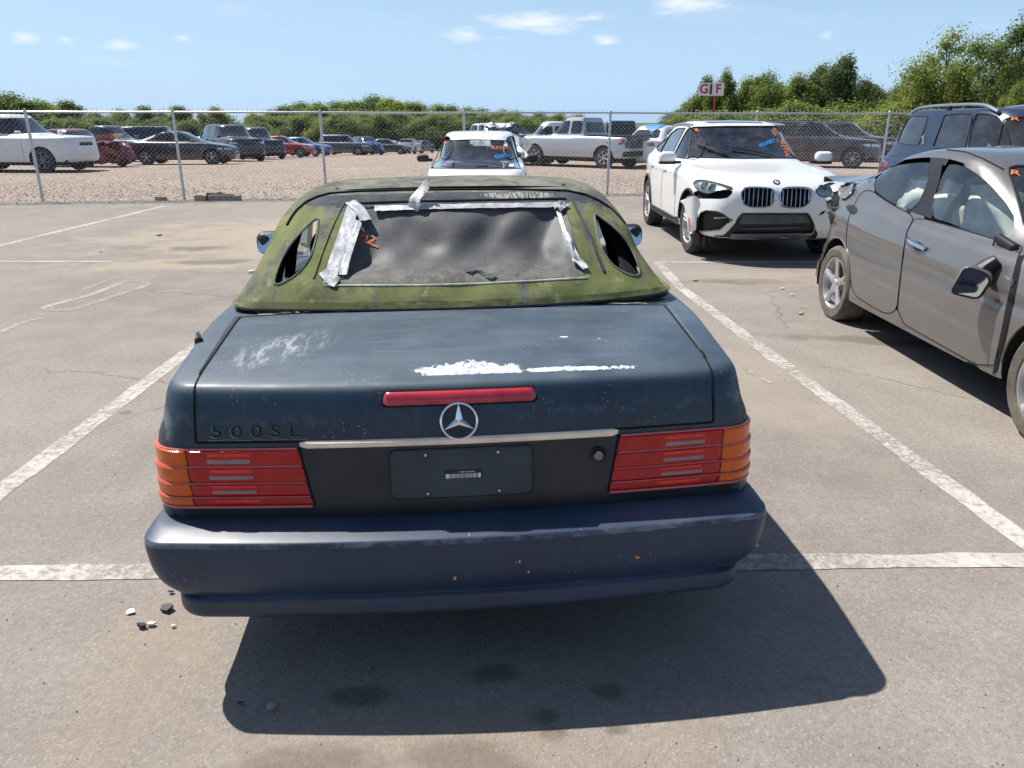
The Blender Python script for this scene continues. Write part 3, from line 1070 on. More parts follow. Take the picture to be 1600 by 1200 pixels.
pm = t_.n('ShaderNodeMapping', {0: oc_, 'Location': (1.33, -.27, 1.3), 'Scale': (.05, .17, .3)}, vector_type='TEXTURE').outputs[0]
pl = t_.n('ShaderNodeVectorMath', {0: pm}, operation='LENGTH').outputs[1]
fr_ = t_.m('MULTIPLY', t_.ramp(pl, 1.0, 0.7), t_.ramp(t_.noise(t_.n('ShaderNodeMapping', {0: oc_, 'Scale': (12, 190, 12)}).outputs[0], 1.0, 3.0, 0.7), 0.45, 0.55))
c_ = t_.mix(t_.m('MULTIPLY', fr_, 0.8), c_, (0.42, 0.41, 0.38))
finish(t_, bsdf(t_, c_, 0.85, 0, bump(t_, a2, 0.3, 0.01), spec=0.25))

m_, t_ = new_mat('black_sheet')
oc_ = objc(t_)
sp_ = t_.n('ShaderNodeSeparateXYZ', {0: oc_})
a1 = t_.noise(oc_, 4.0, 5.0, 0.65); a2 = t_.noise(oc_, 26.0, 5.0, 0.72)
low_ = t_.ramp(sp_.outputs[2], 1.13, 1.04)
c_ = t_.mix(t_.ramp(a1, 0.3, 0.7), (0.058, 0.059, 0.063), (0.100, 0.101, 0.106))
c_ = t_.mix(t_.m('MULTIPLY', low_, t_.m('ADD', 0.10, t_.m('MULTIPLY', t_.ramp(t_.m('ADD', a2, t_.m('MULTIPLY', low_, 0.05)), 0.45, 0.62), 0.42))), c_, (0.25, 0.22, 0.165))
c_ = t_.mix(t_.m('MULTIPLY', t_.ramp(sp_.outputs[2], 1.045, 1.02), 0.55), c_, (0.32, 0.29, 0.23))
finish(t_, bsdf(t_, c_, t_.m('ADD', 0.55, t_.m('MULTIPLY', low_, 0.3)), 0, bump(t_, t_.m('ADD', a1, t_.m('MULTIPLY', a2, .25)), 0.3, 0.012), spec=0.4))
plain('duct_tape', (0.36, 0.37, 0.39), 0.5, 0.1, var=0.3, scale=22, bmp=0.5, bscale=70)
plain('frayed_white', (0.62, 0.61, 0.58), 0.8, var=0.25, scale=40, bmp=0.4)
plain('tail_panel', (0.012, 0.015, 0.020), 0.42, var=0.35, scale=6, coat=0.1)
plain('plate_blue', (0.018, 0.032, 0.050), 0.38, var=0.3, scale=7, coat=0.15)
plain('strip_cream', (0.86, 0.71, 0.54), 0.45, 0.0, var=0.15, scale=10)
plain('stop_lens', (0.42, 0.025, 0.045), 0.30, var=0.3, scale=16, coat=0.4)
plain('adhesive', (0.008, 0.010, 0.012), 0.7, var=0.3, scale=30)
plain('residue', (0.19, 0.21, 0.22), 0.8, var=0.3, scale=60)
plain('pink_foam', (0.55, 0.22, 0.17), 0.9, var=0.2, scale=15, bmp=0.3)
plain('chip_orange', (0.62, 0.30, 0.07), 0.8, var=0.2, scale=60)
plain('dust_line', (0.34, 0.31, 0.26), 0.9, var=0.3, scale=20)


def lens(name, c, rough=0.12, rib=0.0):
    m, t = new_mat(name)
    oc = objc(t)
    s = t.n('ShaderNodeSeparateXYZ', {0: oc})
    nn = t.noise(oc, 14.0, 4.0, 0.6)
    wav = t.m('SINE', t.m('MULTIPLY', s.outputs[1], 2 * math.pi / 0.006)) if rib else nn
    col = t.mix(t.m('MULTIPLY', t.ramp(nn, 0.35, 0.75), 0.4), c, tuple(k * 0.55 for k in c))
    if rib:
        col = t.mix(t.m('MULTIPLY', t.m('ADD', wav, 1.0), rib), col, tuple(k * 0.25 for k in c))
    dst = t.m('MULTIPLY', t.ramp(t.noise(oc, 30.0, 4.0), 0.45, 0.8), 0.05)
    col = t.mix(dst, col, (0.35, 0.30, 0.27))
    finish(t, bsdf(t, col, rough, 0.0, bump(t, wav, 0.25, 0.002), coat=0.4, coat_rough=0.12, spec=0.3))


lens('tail_red', (0.50, 0.003, 0.007), rib=0.12)
lens('tail_reflex', (0.92, 0.035, 0.012), rib=0.05)
lens('tail_amber', (0.85, 0.13, 0.008), rib=0.15)
lens('tail_reverse', (0.46, 0.28, 0.27), rib=0.38)
lens('tail_sunlit_edge', (0.60, 0.17, 0.16))

cv = empty('convertible', (-0.1257, 1.8394, 0), math.pi / 2 + R(4.6), 'dark blue faded convertible with algae green soft top, seen from behind', 'car')
cv.rotation_euler = (R(0.55), 0, math.pi / 2 + R(4.6))
cv.rotation_mode = 'XYZ'
CM = Matrix.Translation((-0.1257, 1.8394, 0)) @ Matrix.Rotation(math.pi / 2 + R(4.6), 4, 'Z') @ Matrix.Rotation(R(-0.55), 4, 'X')
cv.matrix_world = CM
CS = Sight(CM)

SIDE_X = np.array([.30, .34, .40, .47, .54, .62, .70, .78, .86, .94, 1.02, 1.10, 1.18, 1.26, 1.34, 1.42, 1.5, 1.6, 1.75, 1.9, 2.1, 2.3, 2.5, 2.7, 2.9, 3.05, 3.2, 3.3, 3.4, 3.5, 3.6, 3.7, 3.8, 3.9, 4.0, 4.12, 4.25, 4.38])
YGAP = 0.742
N_REAR = 27


def widen(x):
    return np.interp(x, [.3, .6, .95, 1.4, 3.2, 3.8, 4.2, 4.4], [0, .016, .03, .036, .034, .01, -.07, -.16])


def plan_ring(Wd, d0, bow, rc, xs=SIDE_X, ygap=YGAP, widen_k=1.0, nx=4, nc=8):
    ye = max(Wd - rc, ygap + 0.002)
    rc = Wd - ye
    ys = np.concatenate([np.linspace(0, ygap, N_REAR), np.linspace(ygap, ye, nx + 1)[1:]])
    P = [(d0 + bow * (y / Wd) ** 2, y) for y in ys]
    xc = P[-1][0]
    # corner: start along the bowed tangent
    for a in np.linspace(0, math.pi / 2, nc + 1)[1:]:
        P.append((xc + rc * (1 - math.cos(a)), ye + rc * math.sin(a)))
    x0 = P[-1][0]
    lo = xs[0]
    for x in xs:
        xx = x0 + 0.004 + (x - lo) * (xs[-1] - x0 - 0.004) / (xs[-1] - lo)
        P.append((xx, Wd + widen_k * float(widen(xx))))
    return np.array(P)


def zlift(x):
    return np.interp(x, [.22, .75, 1.2, 2.2, 3.2, 4.4], [0, .048, .045, .005, -.03, -.15])


# bumper: a closed moulding of its own
BUX = np.array([.2, .25, .3, .37, .44, .5, .56, .62, .66, .69, .715])
bu = [(.80, .12, .04, .10, .262), (.836, .055, .045, .10, .238), (.848, .040, .05, .10, .243), (.852, .034, .05, .10, .262), (.850, .034, .05, .10, .296), (.842, .042, .05, .13, .305),
      (.838, .046, .05, .13, .309), (.850, .044, .05, .08, .314), (.872, .030, .055, .08, .334), (.892, .016, .058, .08, .366), (.905, .005, .06, .08, .420), (.908, .0, .06, .08, .474), (.907, .002, .06, .08, .497), (.905, .006, .06, .078, .5045),
      (.901, .013, .06, .078, .508), (.896, .045, .055, .08, .517), (.888, .085, .05, .08, .525), (.868, .135, .05, .09, .528), (.86, .14, .05, .09, .44)]
rings = []
for (w_, d_, b_, r_, z_) in bu:
    p = plan_ring(w_, d_, b_, r_, BUX, 0.70, 0.6)
    rings.append(np.column_stack([p, np.full(len(p), z_)]))
rings = np.array(rings)
lv = []
for i in range(len(rings) - 1):
    lv += list(np.linspace(i, i + 1, 4)[:-1])
lv.append(len(rings) - 1)
BR = pchip(np.arange(len(rings)), rings, lv)
full = np.concatenate([BR[:, ::-1][:, :-1] * np.array([1, -1, 1]), BR], axis=1)
bumper = mk('bumper', full.reshape(-1, 3), grid_faces(full.shape[0], full.shape[1]), 'bumper_blue', cv, sharp=40)
bsh = Shell(full.reshape(-1, 3), grid_faces(full.shape[0], full.shape[1]))

# body: horizontal rings from the sill up over the tail to the edge of the deck
bd = [(.835, .13, .05, .10, .24, 0), (.862, .125, .05, .10, .34, 0), (.886, .118, .05, .09, .515, 0), (.886, .112, .05, .09, .566, 0), (.885, .122, .05, .10, .65, .1), (.879, .135, .05, .10, .735, .3), (.876, .137, .05, .10, .757, .4),
      (.860, .147, .05, .10, .80, .6), (.850, .161, .05, .095, .845, .85), (.843, .171, .05, .09, .872, .95), (.835, .181, .05, .085, .890, 1), (.822, .196, .048, .075, .9015, 1), (.795, .226, .045, .05, .908, 1), (.752, .262, .04, .01, .912, 1)]
rings = []
for (w_, d_, b_, r_, z_, k_) in bd:
    p = plan_ring(w_, d_, b_, r_)
    roll = np.zeros(len(p))
    rings.append(np.column_stack([p, z_ + k_ * zlift(p[:, 0])]))
rings = np.array(rings)
LVI = 4
lv = []
for i in range(len(rings) - 1):
    lv += list(np.linspace(i, i + 1, LVI + 1)[:-1])
lv.append(len(rings) - 1)
lv = np.array(lv)
BR = pchip(np.arange(len(rings)), rings, lv)
full = np.concatenate([BR[:, ::-1][:, :-1] * np.array([1, -1, 1]), BR], axis=1)
nu, nv = full.shape[:2]
F = np.array(grid_faces(nu, nv))
fi = np.array([(i, j) for i in range(nu - 1) for j in range(nv - 1)])
mid_j = (nv - 1) / 2
half = np.abs(fi[:, 1] + 0.5 - mid_j)
is_lid = (lv[fi[:, 0]] >= 6 - 1e-6) & (half < N_REAR - 1)
shell = Shell(full.reshape(-1, 3), F)
shell.g[is_lid] = 99
shell.k = 99
arch = lambda xc, r, z=.31: [(xc + r * math.cos(a), z + r * math.sin(a)) for a in np.linspace(0, 2 * math.pi, 40)[:-1]]
for s in (1, -1):
    for xc in (1.09, 3.605):
        shell.cut(arch(xc, .355), Side(s))
V_, F_ = shell.part(0)
mk('body', V_, F_, 'faded_blue', cv)
V_, F_ = shell.part(99)
top_ring = full[-1]
# deck lid top and hood: filled between the last ring's two sides
side0 = N_REAR - 1 + 0
def deck(x0, x1, name_, rows, zfun=None):
    V = []
    ny = 41
    for x in np.linspace(x0, x1, rows):
        hw = float(np.interp(x, BR[-1][N_REAR:, 0], BR[-1][N_REAR:, 1]))
        for y in np.linspace(-hw, hw, ny):
            V.append((x, y, .912 + float(zlift(x)) + 0.014 * (1 - (y / hw) ** 2)))
    return np.array(V), grid_faces(rows, ny)
# lid: rear face + top in one panel. top starts exactly at the last ring's rear edge
rear = np.concatenate([BR[-1][:N_REAR][::-1][:-1] * np.array([1, -1, 1]), BR[-1][:N_REAR]], axis=0)
lidrows = [rear]
xf = 0.80
for q in np.linspace(0, 1, 26)[1:]:
    row = []
    for p in rear:
        x = p[0] + (xf - p[0]) * q
        y = p[1] * (1 + 0.012 * q)
        k = 1 - (y / (YGAP * (1 + .012 * q))) ** 2
        row.append((x, y, .912 + float(zlift(x)) + 0.014 * max(0, k) * min(1, q * 5)))
    lidrows.append(np.array(row))
lidrows = np.array(lidrows)
LB = MB().add(V_, F_).add(lidrows.reshape(-1, 3), grid_faces(len(lidrows), len(rear)))
lid = LB.build('boot_lid', 'faded_blue', cv)
lidshell = Shell(np.concatenate([V_, lidrows.reshape(-1, 3)]), np.concatenate([np.asarray(F_), np.array(grid_faces(len(lidrows), len(rear))) + len(V_)]))
# strip of body beside and in front of the lid
for s in (1, -1):
    P1 = np.array([(x, s * np.interp(x, BR[-1][N_REAR:, 0], BR[-1][N_REAR:, 1]), .912 + float(zlift(x))) for x in np.linspace(.30, 2.4, 40)])
    P2 = np.array([(x, s * (YGAP * (1 + .012 * min(1, (x - .27) / .5)) + 0.006), .908 + float(zlift(x))) for x in np.linspace(.30, 2.4, 40)])
    mk('belt_strip', np.concatenate([P1, P2]), grid_faces(2, 40, flip=(s < 0)), 'faded_blue', cv)
V2, F2 = deck(.808, 1.05, 't', 8)
mk('tonneau_panel', V2, F2, 'faded_blue', cv)
V2, F2 = deck(2.55, 4.38, 'h', 24)
V2[:, 2] += 0.03 * np.clip((V2[:, 0] - 2.55) / .3, 0, 1)
mk('bonnet', V2, F2, 'faded_blue', cv)
# dark shut line round the lid, standing in the gap
gp = []
gj = nv // 2
col_r = full[:, gj + N_REAR - 1]; col_l = full[:, gj - (N_REAR - 1)]
zsel = lv >= 6
for s, colp in ((1, col_r), (-1, col_l)):
    path = list(colp[zsel]) + [np.array((x, s * (YGAP * (1 + .012 * (x - .27) / .5) + .001), .9135 + float(zlift(x)))) for x in np.linspace(.29, .80, 20)]
    MB().tube(np.array(path) + np.array([0, s * .002, -.0015]), .0042, 6).build('shut_line', 'black_gap', cv)
low = full[np.argmin(np.abs(lv - 6))][gj - (N_REAR - 1):gj + N_REAR]
MB().tube(low + np.array([.002, 0, -.003]), .0045, 6).build('shut_line', 'black_gap', cv)
MB().tube([(.804, y, .9105 + float(zlift(.804)) + 0.014 * (1 - (y / .75) ** 2)) for y in np.linspace(-.75, .75, 20)], .004, 6).build('shut_line', 'black_gap', cv)
# dark recess between bumper and tail panel, tail panel between the lamps
tp = fillet([(-.43, .512), (.43, .512), (.43, .566), (.462, .742), (-.462, .742), (-.43, .566)], .01)
V2, F2 = shell.overlay(tp, End(-1), .0025, .04, .004)
mk('tail_panel', V2, F2, 'tail_panel', cv)
lowp = fillet([(-.83, .508), (.83, .508), (.84, .563), (-.84, .563)], .01)
V2, F2 = shell.overlay(lowp, End(-1), .0015, .04, .003)
mk('lower_trim', V2, F2, 'tail_panel', cv)
MB().tube([(.128 + .05 * (y / .86) ** 2, y, .531) for y in np.linspace(-.82, .82, 30)], .005, 6).build('bumper_gap', 'black_gap', cv)

# ---- tail lamps: ribbed lens wrapping round the corner
def tail_lamp(s):
    root = empty('tail_lamp')
    root.parent = cv
    z0, z1 = .568, .737
    nz_, ns = 56, 60
    def wall(q, k):
        """q 0..1 from inner edge to the wrapped outer end, k 0..1 height"""
        z = z0 + (z1 - z0) * k
        i = np.interp(z, rings[2:6, 0, 2], [2, 3, 4, 5])
        Wd = np.interp(i, range(len(bd)), [b[0] for b in bd]); d0 = np.interp(i, range(len(bd)), [b[1] for b in bd]); rc = .10; bow = .05
        yin = .427 + .033 * k
        ye = Wd - rc
        la, lc, ls = ye - yin, rc * math.pi / 2, .075
        a = q * (la + lc + ls)
        if a < la:
            y = yin + a
            return np.array((d0 + bow * (y / Wd) ** 2, y, z)), np.array((-1, .06, 0))
        xc = d0 + bow * (ye / Wd) ** 2
        if a < la + lc:
            th = (a - la) / rc
            return np.array((xc + rc * (1 - math.cos(th)), ye + rc * math.sin(th), z)), np.array((-math.cos(th), math.sin(th), 0))
        return np.array((xc + rc + a - la - lc, Wd, z)), np.array((0, 1, 0))
    def rib(k):
        """four proud bands with recessed grooves between"""
        for a, b in ((0, .18), (.18, .425), (.425, .71), (.71, 1.01)):
            if a <= k < b:
                f = (k - a) / (b - a)
                return 0.002 + 0.0095 * min(1, (1 - f) / .12) * (0.35 + .65 * f)
        return 0.003
    def piece(name_, q0, q1, k0, k1, mat, extra=0.0, nq=None, nk=None, slant=0.0, par=root):
        nq = nq or max(6, int((q1 - q0) * ns)); nk = nk or max(6, int((k1 - k0) * nz_))
        V = []
        for a in np.linspace(0, 1, nq):
            for k in np.linspace(k0, k1, nk):
                q = q0 + (q1 - q0) * a + slant * k
                p, n = wall(min(1, max(0, q)), k)
                ed = 0.0 if 0 < a < 1 and k0 < k < k1 else -0.004
                p = p + n * (rib(k) + extra + ed)
                V.append((p[0], p[1] * s, p[2]))
        return mk(name_, V, grid_faces(nq, nk, flip=(s > 0)), mat, par, sharp=50)
    piece('red_lens', 0.0, .57, 0.015, .985, 'tail_red')
    piece('amber_lens', .575, 1.0, 0.015, .985, 'tail_amber')
    for k0, k1 in ((.05, .145), (.32, .40), (.585, .675), (.86, .95)):
        piece('reflector', .235, .475, k0, k1, 'tail_reflex', .0012, nk=5)
    for k0, k1 in ((.225, .305), (.475, .56), (.745, .84)):
        piece('reverse_lens', .25, .475, k0, k1, 'tail_reverse', .0030, nk=6)
    for k in (.0, .18, .425, .71, 1.0):        # thin ledges between the bands, sunlight on them painted as pale pink
        P = []
        for q in np.linspace(0.005, 1, 40):
            p, n = wall(q, min(1, k))
            p = p + n * (0.0065 if 0 < k < 1 else .003)
            P.append((p[0], p[1] * s, p[2] - .002))
        MB().tube(P, .0022 if 0 < k < 1 else .004, 6).build('lens_ledge', 'tail_sunlit_edge', root)
    P = []
    for k in np.linspace(0, 1, 12):
        p, n = wall(0.0, k)
        P.append((p[0] - .002, (p[1] - .004) * s, p[2]))
    MB().tube(P, .004, 6).build('lamp_seal', 'black_gap', root)
    return root


for s in (1, -1):
    tail_lamp(s)

# ---- things on the tail
def bowed_bar(y0, y1, z0, z1, depth, base, n=40, tilt=0.0, rr=.006):
    """bar following the bow of the tail"""
    V = []
    prof = [(0, z0), (-depth * .7, z0 + rr * .3), (-depth, z0 + rr), (-depth, z1 - rr), (-depth * .7, z1 - rr * .3), (0, z1)]
    for y in np.linspace(y0, y1, n):
        e = min(1.0, (abs(y - y0) + .0008) / .006, (abs(y - y1) + .0008) / .006)
        for dx, z in prof:
            zc = (z0 + z1) / 2
            V.append((base(y, z) + dx * e, y, zc + (z - zc) * (0.6 + .4 * e)))
    return V, grid_faces(n, len(prof), flip=True)


def tailx(y, z):
    h = lidshell.hit(End(-1), (y, z)) or shell.hit(End(-1), (y, z))
    return h[0][0] if h is not None else .15


V2, F2 = bowed_bar(-.458, .458, .734, .7575, .013, lambda y, z: .139 + .05 * (y / .87) ** 2)
mk('trim_strip', V2, F2, 'strip_cream', cv)
V2, F2 = bowed_bar(-.216, .216, .846, .884, .011, lambda y, z: tailx(y, z) + .001, rr=.01)
mk('stop_lamp', V2, F2, 'stop_lens', cv)
V2, F2 = bowed_bar(-.222, .222, .841, .889, .0035, lambda y, z: tailx(y, z) + .001)
mk('lamp_gasket', V2, F2, 'black_gap', cv)
# emblem: ring and three pointed star
em = empty('emblem'); em.parent = cv
EZ = .803
ex0 = tailx(0, EZ)
tilt = math.atan2(tailx(0, EZ + .03) - tailx(0, EZ - .03), .06)
EMX = Matrix.Translation((ex0 - .008, 0.005, EZ)) @ Matrix.Rotation(tilt, 4, 'Y') @ Matrix(((0, 0, -1, 0), (-1, 0, 0, 0), (0, 1, 0, 0), (0, 0, 0, 1)))
em.matrix_local = EMX
er = .051
MB().tube([(er * math.cos(a), er * math.sin(a), 0) for a in np.linspace(0, 2 * math.pi, 49)[:-1]], .0042, 8, closed=True).build('ring', 'chrome', em)
SV, SF = [(0, 0, .007)], []
for k in range(3):
    a = math.pi / 2 + k * 2 * math.pi / 3
    SV += [(er * .98 * math.cos(a), er * .98 * math.sin(a), .001), (.0115 * math.cos(a + math.pi / 3), .0115 * math.sin(a + math.pi / 3), 0)]
for k in range(3):
    tip, nx_ = 1 + 2 * k, 2 + 2 * k
    pv = 2 + 2 * ((k - 1) % 3)
    SF += [(0, tip, nx_), (0, pv, tip)]
mk('star', SV, SF, 'chrome', em, smooth=False)
MB().lathe([(0, -.001), (er, -.001), (er + .003, -.006)], 40).build('emblem_base', 'tail_panel', em)
# ghost of the model lettering
TV, TF = text_shape('5 0 0 S L', .046, .0004)
TV[:, 0] *= 1.55
V2 = []
for x, y, z in TV:
    yy, zz_ = .575 - x, .783 + y
    V2.append((tailx(yy, zz_) - .0012 - z, yy, zz_))
mk('lettering', V2, TF, 'adhesive', cv, smooth=False)
RV, RF = text_shape('5 0 0 S L', .046, 0.0)
RV[:, 0] *= 1.55
cxy = RV[:, :2]
V2 = []
for x, y, z in RV:
    yy, zz_ = .577 - x * 1.01, .7815 + y * 1.03
    V2.append((tailx(yy, zz_) - .0007, yy, zz_))
mk('lettering_residue', V2, RF, 'residue', cv, smooth=False)
MB().tube([(tailx(y, .7585 + .001 * math.sin(y * 80)) - .0004, y, .7615 + .001 * math.sin(y * 80)) for y in np.linspace(.43, .71, 40)], .0011, 5).build('residue_line', 'residue', cv)
# number plate recess with screws and bar code label
PR = fillet([(-.203, .578), (.207, .578), (.207, .722), (-.203, .722)], .02)
pv, pf = shell.overlay(PR, End(-1), .0042, .03, .004)
mk('plate_recess', pv, pf, 'plate_blue', cv)
rim = shell.line(resample(PR, .015), End(-1), .0045)
MB().tube(rim, .0035, 6, closed=True).build('recess_rim', 'tail_panel', cv)
def px_(y, z): return shell.hit(End(-1), (y, z))[0][0] - .005
for y, z in ((.103, .706), (-.103, .706), (.101, .592), (-.104, .592)):
    sw = MB().lathe([(0, .0015), (.003, .002), (.0032, .004), (.006, .004), (.007, 0)], 14, axis='x')
    o = sw.build('screw', 'satin_metal', cv); o.location = (px_(y, z) - .003, y, z)
bc = empty('barcode_label'); bc.parent = cv
bx = px_(0, .65)
MB().box((bx - .0008, -.002, .6465), (.0012, .108, .026)).build('label_paper', 'black_plastic', bc)
bars = MB().box((bx - .0016, -.002, .6435), (.0006, .10, .0135)).build('label_print', 'white_mark', bc)
bb = MB()
y = -.043
while y < .040:
    w = random.choice((.0009, .0014, .0022))
    bb.box((bx - .0021, y, .6435), (.0005, w, .0135))
    y += w + random.choice((.0010, .0016, .0024))
bb.build('label_bars', 'black_gap', bc, smooth=False)
TV, TF = text_shape('WDBFA67E0PF0', .0065)
mk('label_text', [(bx - .0018, -.012 - x, .6555 + y) for x, y, z in TV], TF, 'white_mark', bc, smooth=False)
# pulled lock: ragged hole
lk = empty('boot_lock'); lk.parent = cv
lx = px_(-.395, .682)
lk.location = (lx, -.395, .682)
MB().lathe([(.019, .001), (.0245, -.003), (.026, .002)], 24, axis='x').build('lock_ring', 'black_plastic', lk)
MB().lathe([(0, .002), (.020, .002)], 20, axis='x').build('lock_well', 'black_gap', lk)
pl = [(.014 * (0.8 + .35 * random.random()) * math.cos(a), .014 * (0.8 + .35 * random.random()) * math.sin(a)) for a in np.linspace(0, 2 * math.pi, 11)[:-1]]
MB().prism(pl, .004, Matrix(((0, 0, -1, 0.001), (1, 0, 0, 0), (0, 1, 0, 0), (0, 0, 0, 1)))).build('lock_barrel', 'alloy_dark', lk)
# paint chips on the bumper
for px, py, w, h in ((711, 903, .008, .012), (826, 893, .006, .010), (996, 871, .009, .008), (807, 878, .005, .005), (812, 877, .004, .012), (859, 786, .004, .012), (733, 836, .003, .003), (732, 899, .003, .004), (884, 862, .003, .003)):
    q = bsh.hit(CS, (px, py))
    if q is None:
        continue
    pts = [(w * (0.5 + .6 * random.random()) * math.cos(a) * .8, h * (0.5 + .6 * random.random()) * math.sin(a) * .8) for a in np.linspace(0, 2 * math.pi, 8)[:-1]]
    V2 = [q[0] + q[1] * .0007 + np.array((0, a_, b_)) for a_, b_ in pts]
    V2 = [(bsh.hit(End(-1), (v[1], v[2])) or (v, q[1]))[0] + np.array((-.0007, 0, 0)) for v in V2]
    mk('paint_chip', V2, [tuple(range(len(V2)))], 'chip_orange' if h > .006 else 'residue', cv, smooth=False)
# antenna stub on the left rear wing
an = empty('antenna'); an.parent = cv
q = shell.hit(Top(), (.56, .812))
q0 = np.array((.585, .835, .905))
an.location = q0
MB().lathe([(.013, -.04), (.0135, .0), (.0135, .035), (.012, .042), (.004, .043)], 16).build('antenna_base', 'black_plastic', an)
MB().lathe([(.007, .042), (.009, .046), (.009, .054), (.006, .058), (.005, .066), (0, .067)], 14).build('antenna_tip', 'satin_metal', an)
# dirt lying in the gutter in front of the lid
V2, F2 = ribbon([(.822 + .004 * math.sin(y * 9), y, .9125 + float(zlift(.822)) + .014 * (1 - (y / .75) ** 2)) for y in np.linspace(-.70, .70, 50)], [(0, 0, 1)] * 50, .02, .002, .001)
mk('gutter_dirt', V2, F2, 'dust_line', cv)
# underside and wheels
MB().box((2.2, 0, .36), (3.9, 1.5, .16)).build('underbody', 'under_dark', cv, smooth=False)
# wheels are added once the wheel builder exists
MB().rbox((.55, .45, .27), (.5, .30, .16), .06).build('silencer', 'brake_iron', cv)
# ---- soft top of the convertible
STX = np.array([.95, 1.0, 1.05, 1.10, 1.15, 1.20, 1.25, 1.30, 1.35, 1.40, 1.45, 1.5, 1.56, 1.62, 1.7, 1.8, 1.9, 2.0, 2.1, 2.2, 2.3, 2.4, 2.48])
st = [(.805, .783, .09, .12, .985), (.800, .787, .09, .12, .997), (.790, .800, .09, .14, 1.012), (.770, .845, .085, .17, 1.050), (.738, .935, .08, .22, 1.117), (.715, 1.045, .065, .235, 1.19),
      (.690, 1.165, .06, .24, 1.25), (.655, 1.265, .055, .23, 1.295), (.61, 1.335, .05, .20, 1.318), (.55, 1.39, .045, .15, 1.326), (.50, 1.44, .04, .10, 1.330)]
rings = []
for (w_, d_, b_, r_, z_) in st:
    p = plan_ring(w_, d_, b_, r_, STX, .38, 0.0, nx=6, nc=12)
    zr = np.interp(p[:, 0], [.7, 1.4, 1.8, 2.2, 2.48], [0, 0, .008, -.004, -.035])
    rings.append(np.column_stack([p, z_ + zr * np.clip((z_ - .98) / .3, 0, 1)]))
rings = np.array(rings)
lv = []
for i in range(len(rings) - 1):
    lv += list(np.linspace(i, i + 1, 6)[:-1])
lv.append(len(rings) - 1)
SR = pchip(np.arange(len(rings)), rings, lv)
full = np.concatenate([SR[:, ::-1][:, :-1] * np.array([1, -1, 1]), SR], axis=1)
# slack cloth: shallow folds
for a in range(full.shape[0]):
    for b in range(full.shape[1]):
        p = full[a, b]
        f = .007 * math.sin(p[1] * 23 + 2 * math.sin(p[2] * 14)) * math.sin(p[2] * 30 + p[1] * 4) + .003 * math.sin(p[1] * 11 + p[0] * 7)
        k = min(1, max(0, (p[2] - .99) / .05)) * min(1, max(0, (1.30 - p[2]) / .05))
        full[a, b] = p + np.array((-.6, 0, .8)) * f * k
nu, nv = full.shape[:2]
cs = Shell(full.reshape(-1, 3), grid_faces(nu, nv))
cs.hit_ = cs.hit
BW = [(549, 326), (600, 322), (700, 320), (800, 318), (881, 317), (892, 350), (905, 400), (914, 431), (850, 435), (760, 440), (650, 443), (560, 443), (509, 443), (520, 400), (535, 360)]
QL = [(428, 443), (431, 427), (444, 396), (468, 364), (494, 341), (499, 343), (497, 360), (491, 385), (483, 407), (463, 431), (434, 446)]
QR = [(928, 331), (942, 342), (963, 357), (986, 386), (998, 414), (1001, 428), (992, 432), (975, 426), (954, 412), (938, 386), (931, 357)]
k_bw = cs.cut(BW, CS)
k_ql = cs.cut(chaikin(QL, 1), CS)
k_qr = cs.cut(chaikin(QR, 1), CS)
door_open = [(1.50, 1.00), (1.47, 1.10), (1.50, 1.19), (1.60, 1.235), (2.2, 1.245), (2.7, 1.2), (2.7, .9), (1.5, .9)]
for s in (1, -1):
    cs.cut(door_open, Side(s))
V_, F_ = cs.part(0)
zc_ = V_[F_].mean(1)
m_idx = np.where((zc_[:, 0] > 1.375) & (zc_[:, 2] > 1.255) | (zc_[:, 2] > 1.3265), 2, np.where((zc_[:, 2] > 1.285) & (np.abs(zc_[:, 1]) < .62), 1, 0))
top = mk('soft_top', V_, F_[m_idx == 0], 'algae_canvas', cv, sharp=None)
mk('bow_panel', V_, F_[m_idx == 1], 'bow_canvas', cv, sharp=None)
roofV = MB().add(V_, F_[m_idx == 2])
last = SR[-1]
rows = []
for q in np.linspace(0, 1, 20):
    x = 1.445 + (2.47 - 1.445) * q
    hw = float(np.interp(x, last[N_REAR + 6:, 0], last[N_REAR + 6:, 1]))
    if q == 0:
        hw = .5
    row = [(x + (.04 * (y / hw) ** 2 if q == 0 else .04 * (y / hw) ** 2 * (1 - q)), y, 1.330 + float(np.interp(x, [1.4, 1.8, 2.2, 2.48], [0, .008, -.004, -.035])) + .012 * (1 - (y / hw) ** 2)) for y in np.linspace(-hw, hw, 31)]
    rows.append(row)
roofV.add(np.array(rows).reshape(-1, 3), grid_faces(20, 31))
roofV.build('roof_panel', 'roof_canvas', cv, sharp=None)
# sheet of black plastic hanging in the rear window opening
V_, F_ = cs.part(k_bw)
P2 = CS.to2(V_)
bwp = np.array(BW, float)
dist = np.array([np.linalg.norm(nearest_on(bwp, p) - p) for p in P2])
sagk = np.clip(dist / 55, 0, 1); sagk = sagk * sagk * (3 - 2 * sagk)
u = (P2[:, 0] - 510) / 400; v = (P2[:, 1] - 320) / 123
fold = .0045 * np.sin(u * 24 + 1.3 * np.sin(v * 4 + u * 5)) * np.exp(-((v - .25) / .35) ** 2) + .004 * np.sin(u * 11 - v * 9) + .003 * np.sin(u * 37 + v * 13)
belly = .048 * sagk * (1 + .35 * np.sin(math.pi * np.clip(v, 0, 1)))
V_ = V_ + np.array((.75, 0, -.65)) * (belly + fold * np.clip(dist / 18, 0, 1) + .004)[:, None]
sheetV = V_
mk('window_sheet', V_, F_, 'black_sheet', cv, sharp=None)
sheet = Shell(V_, F_)


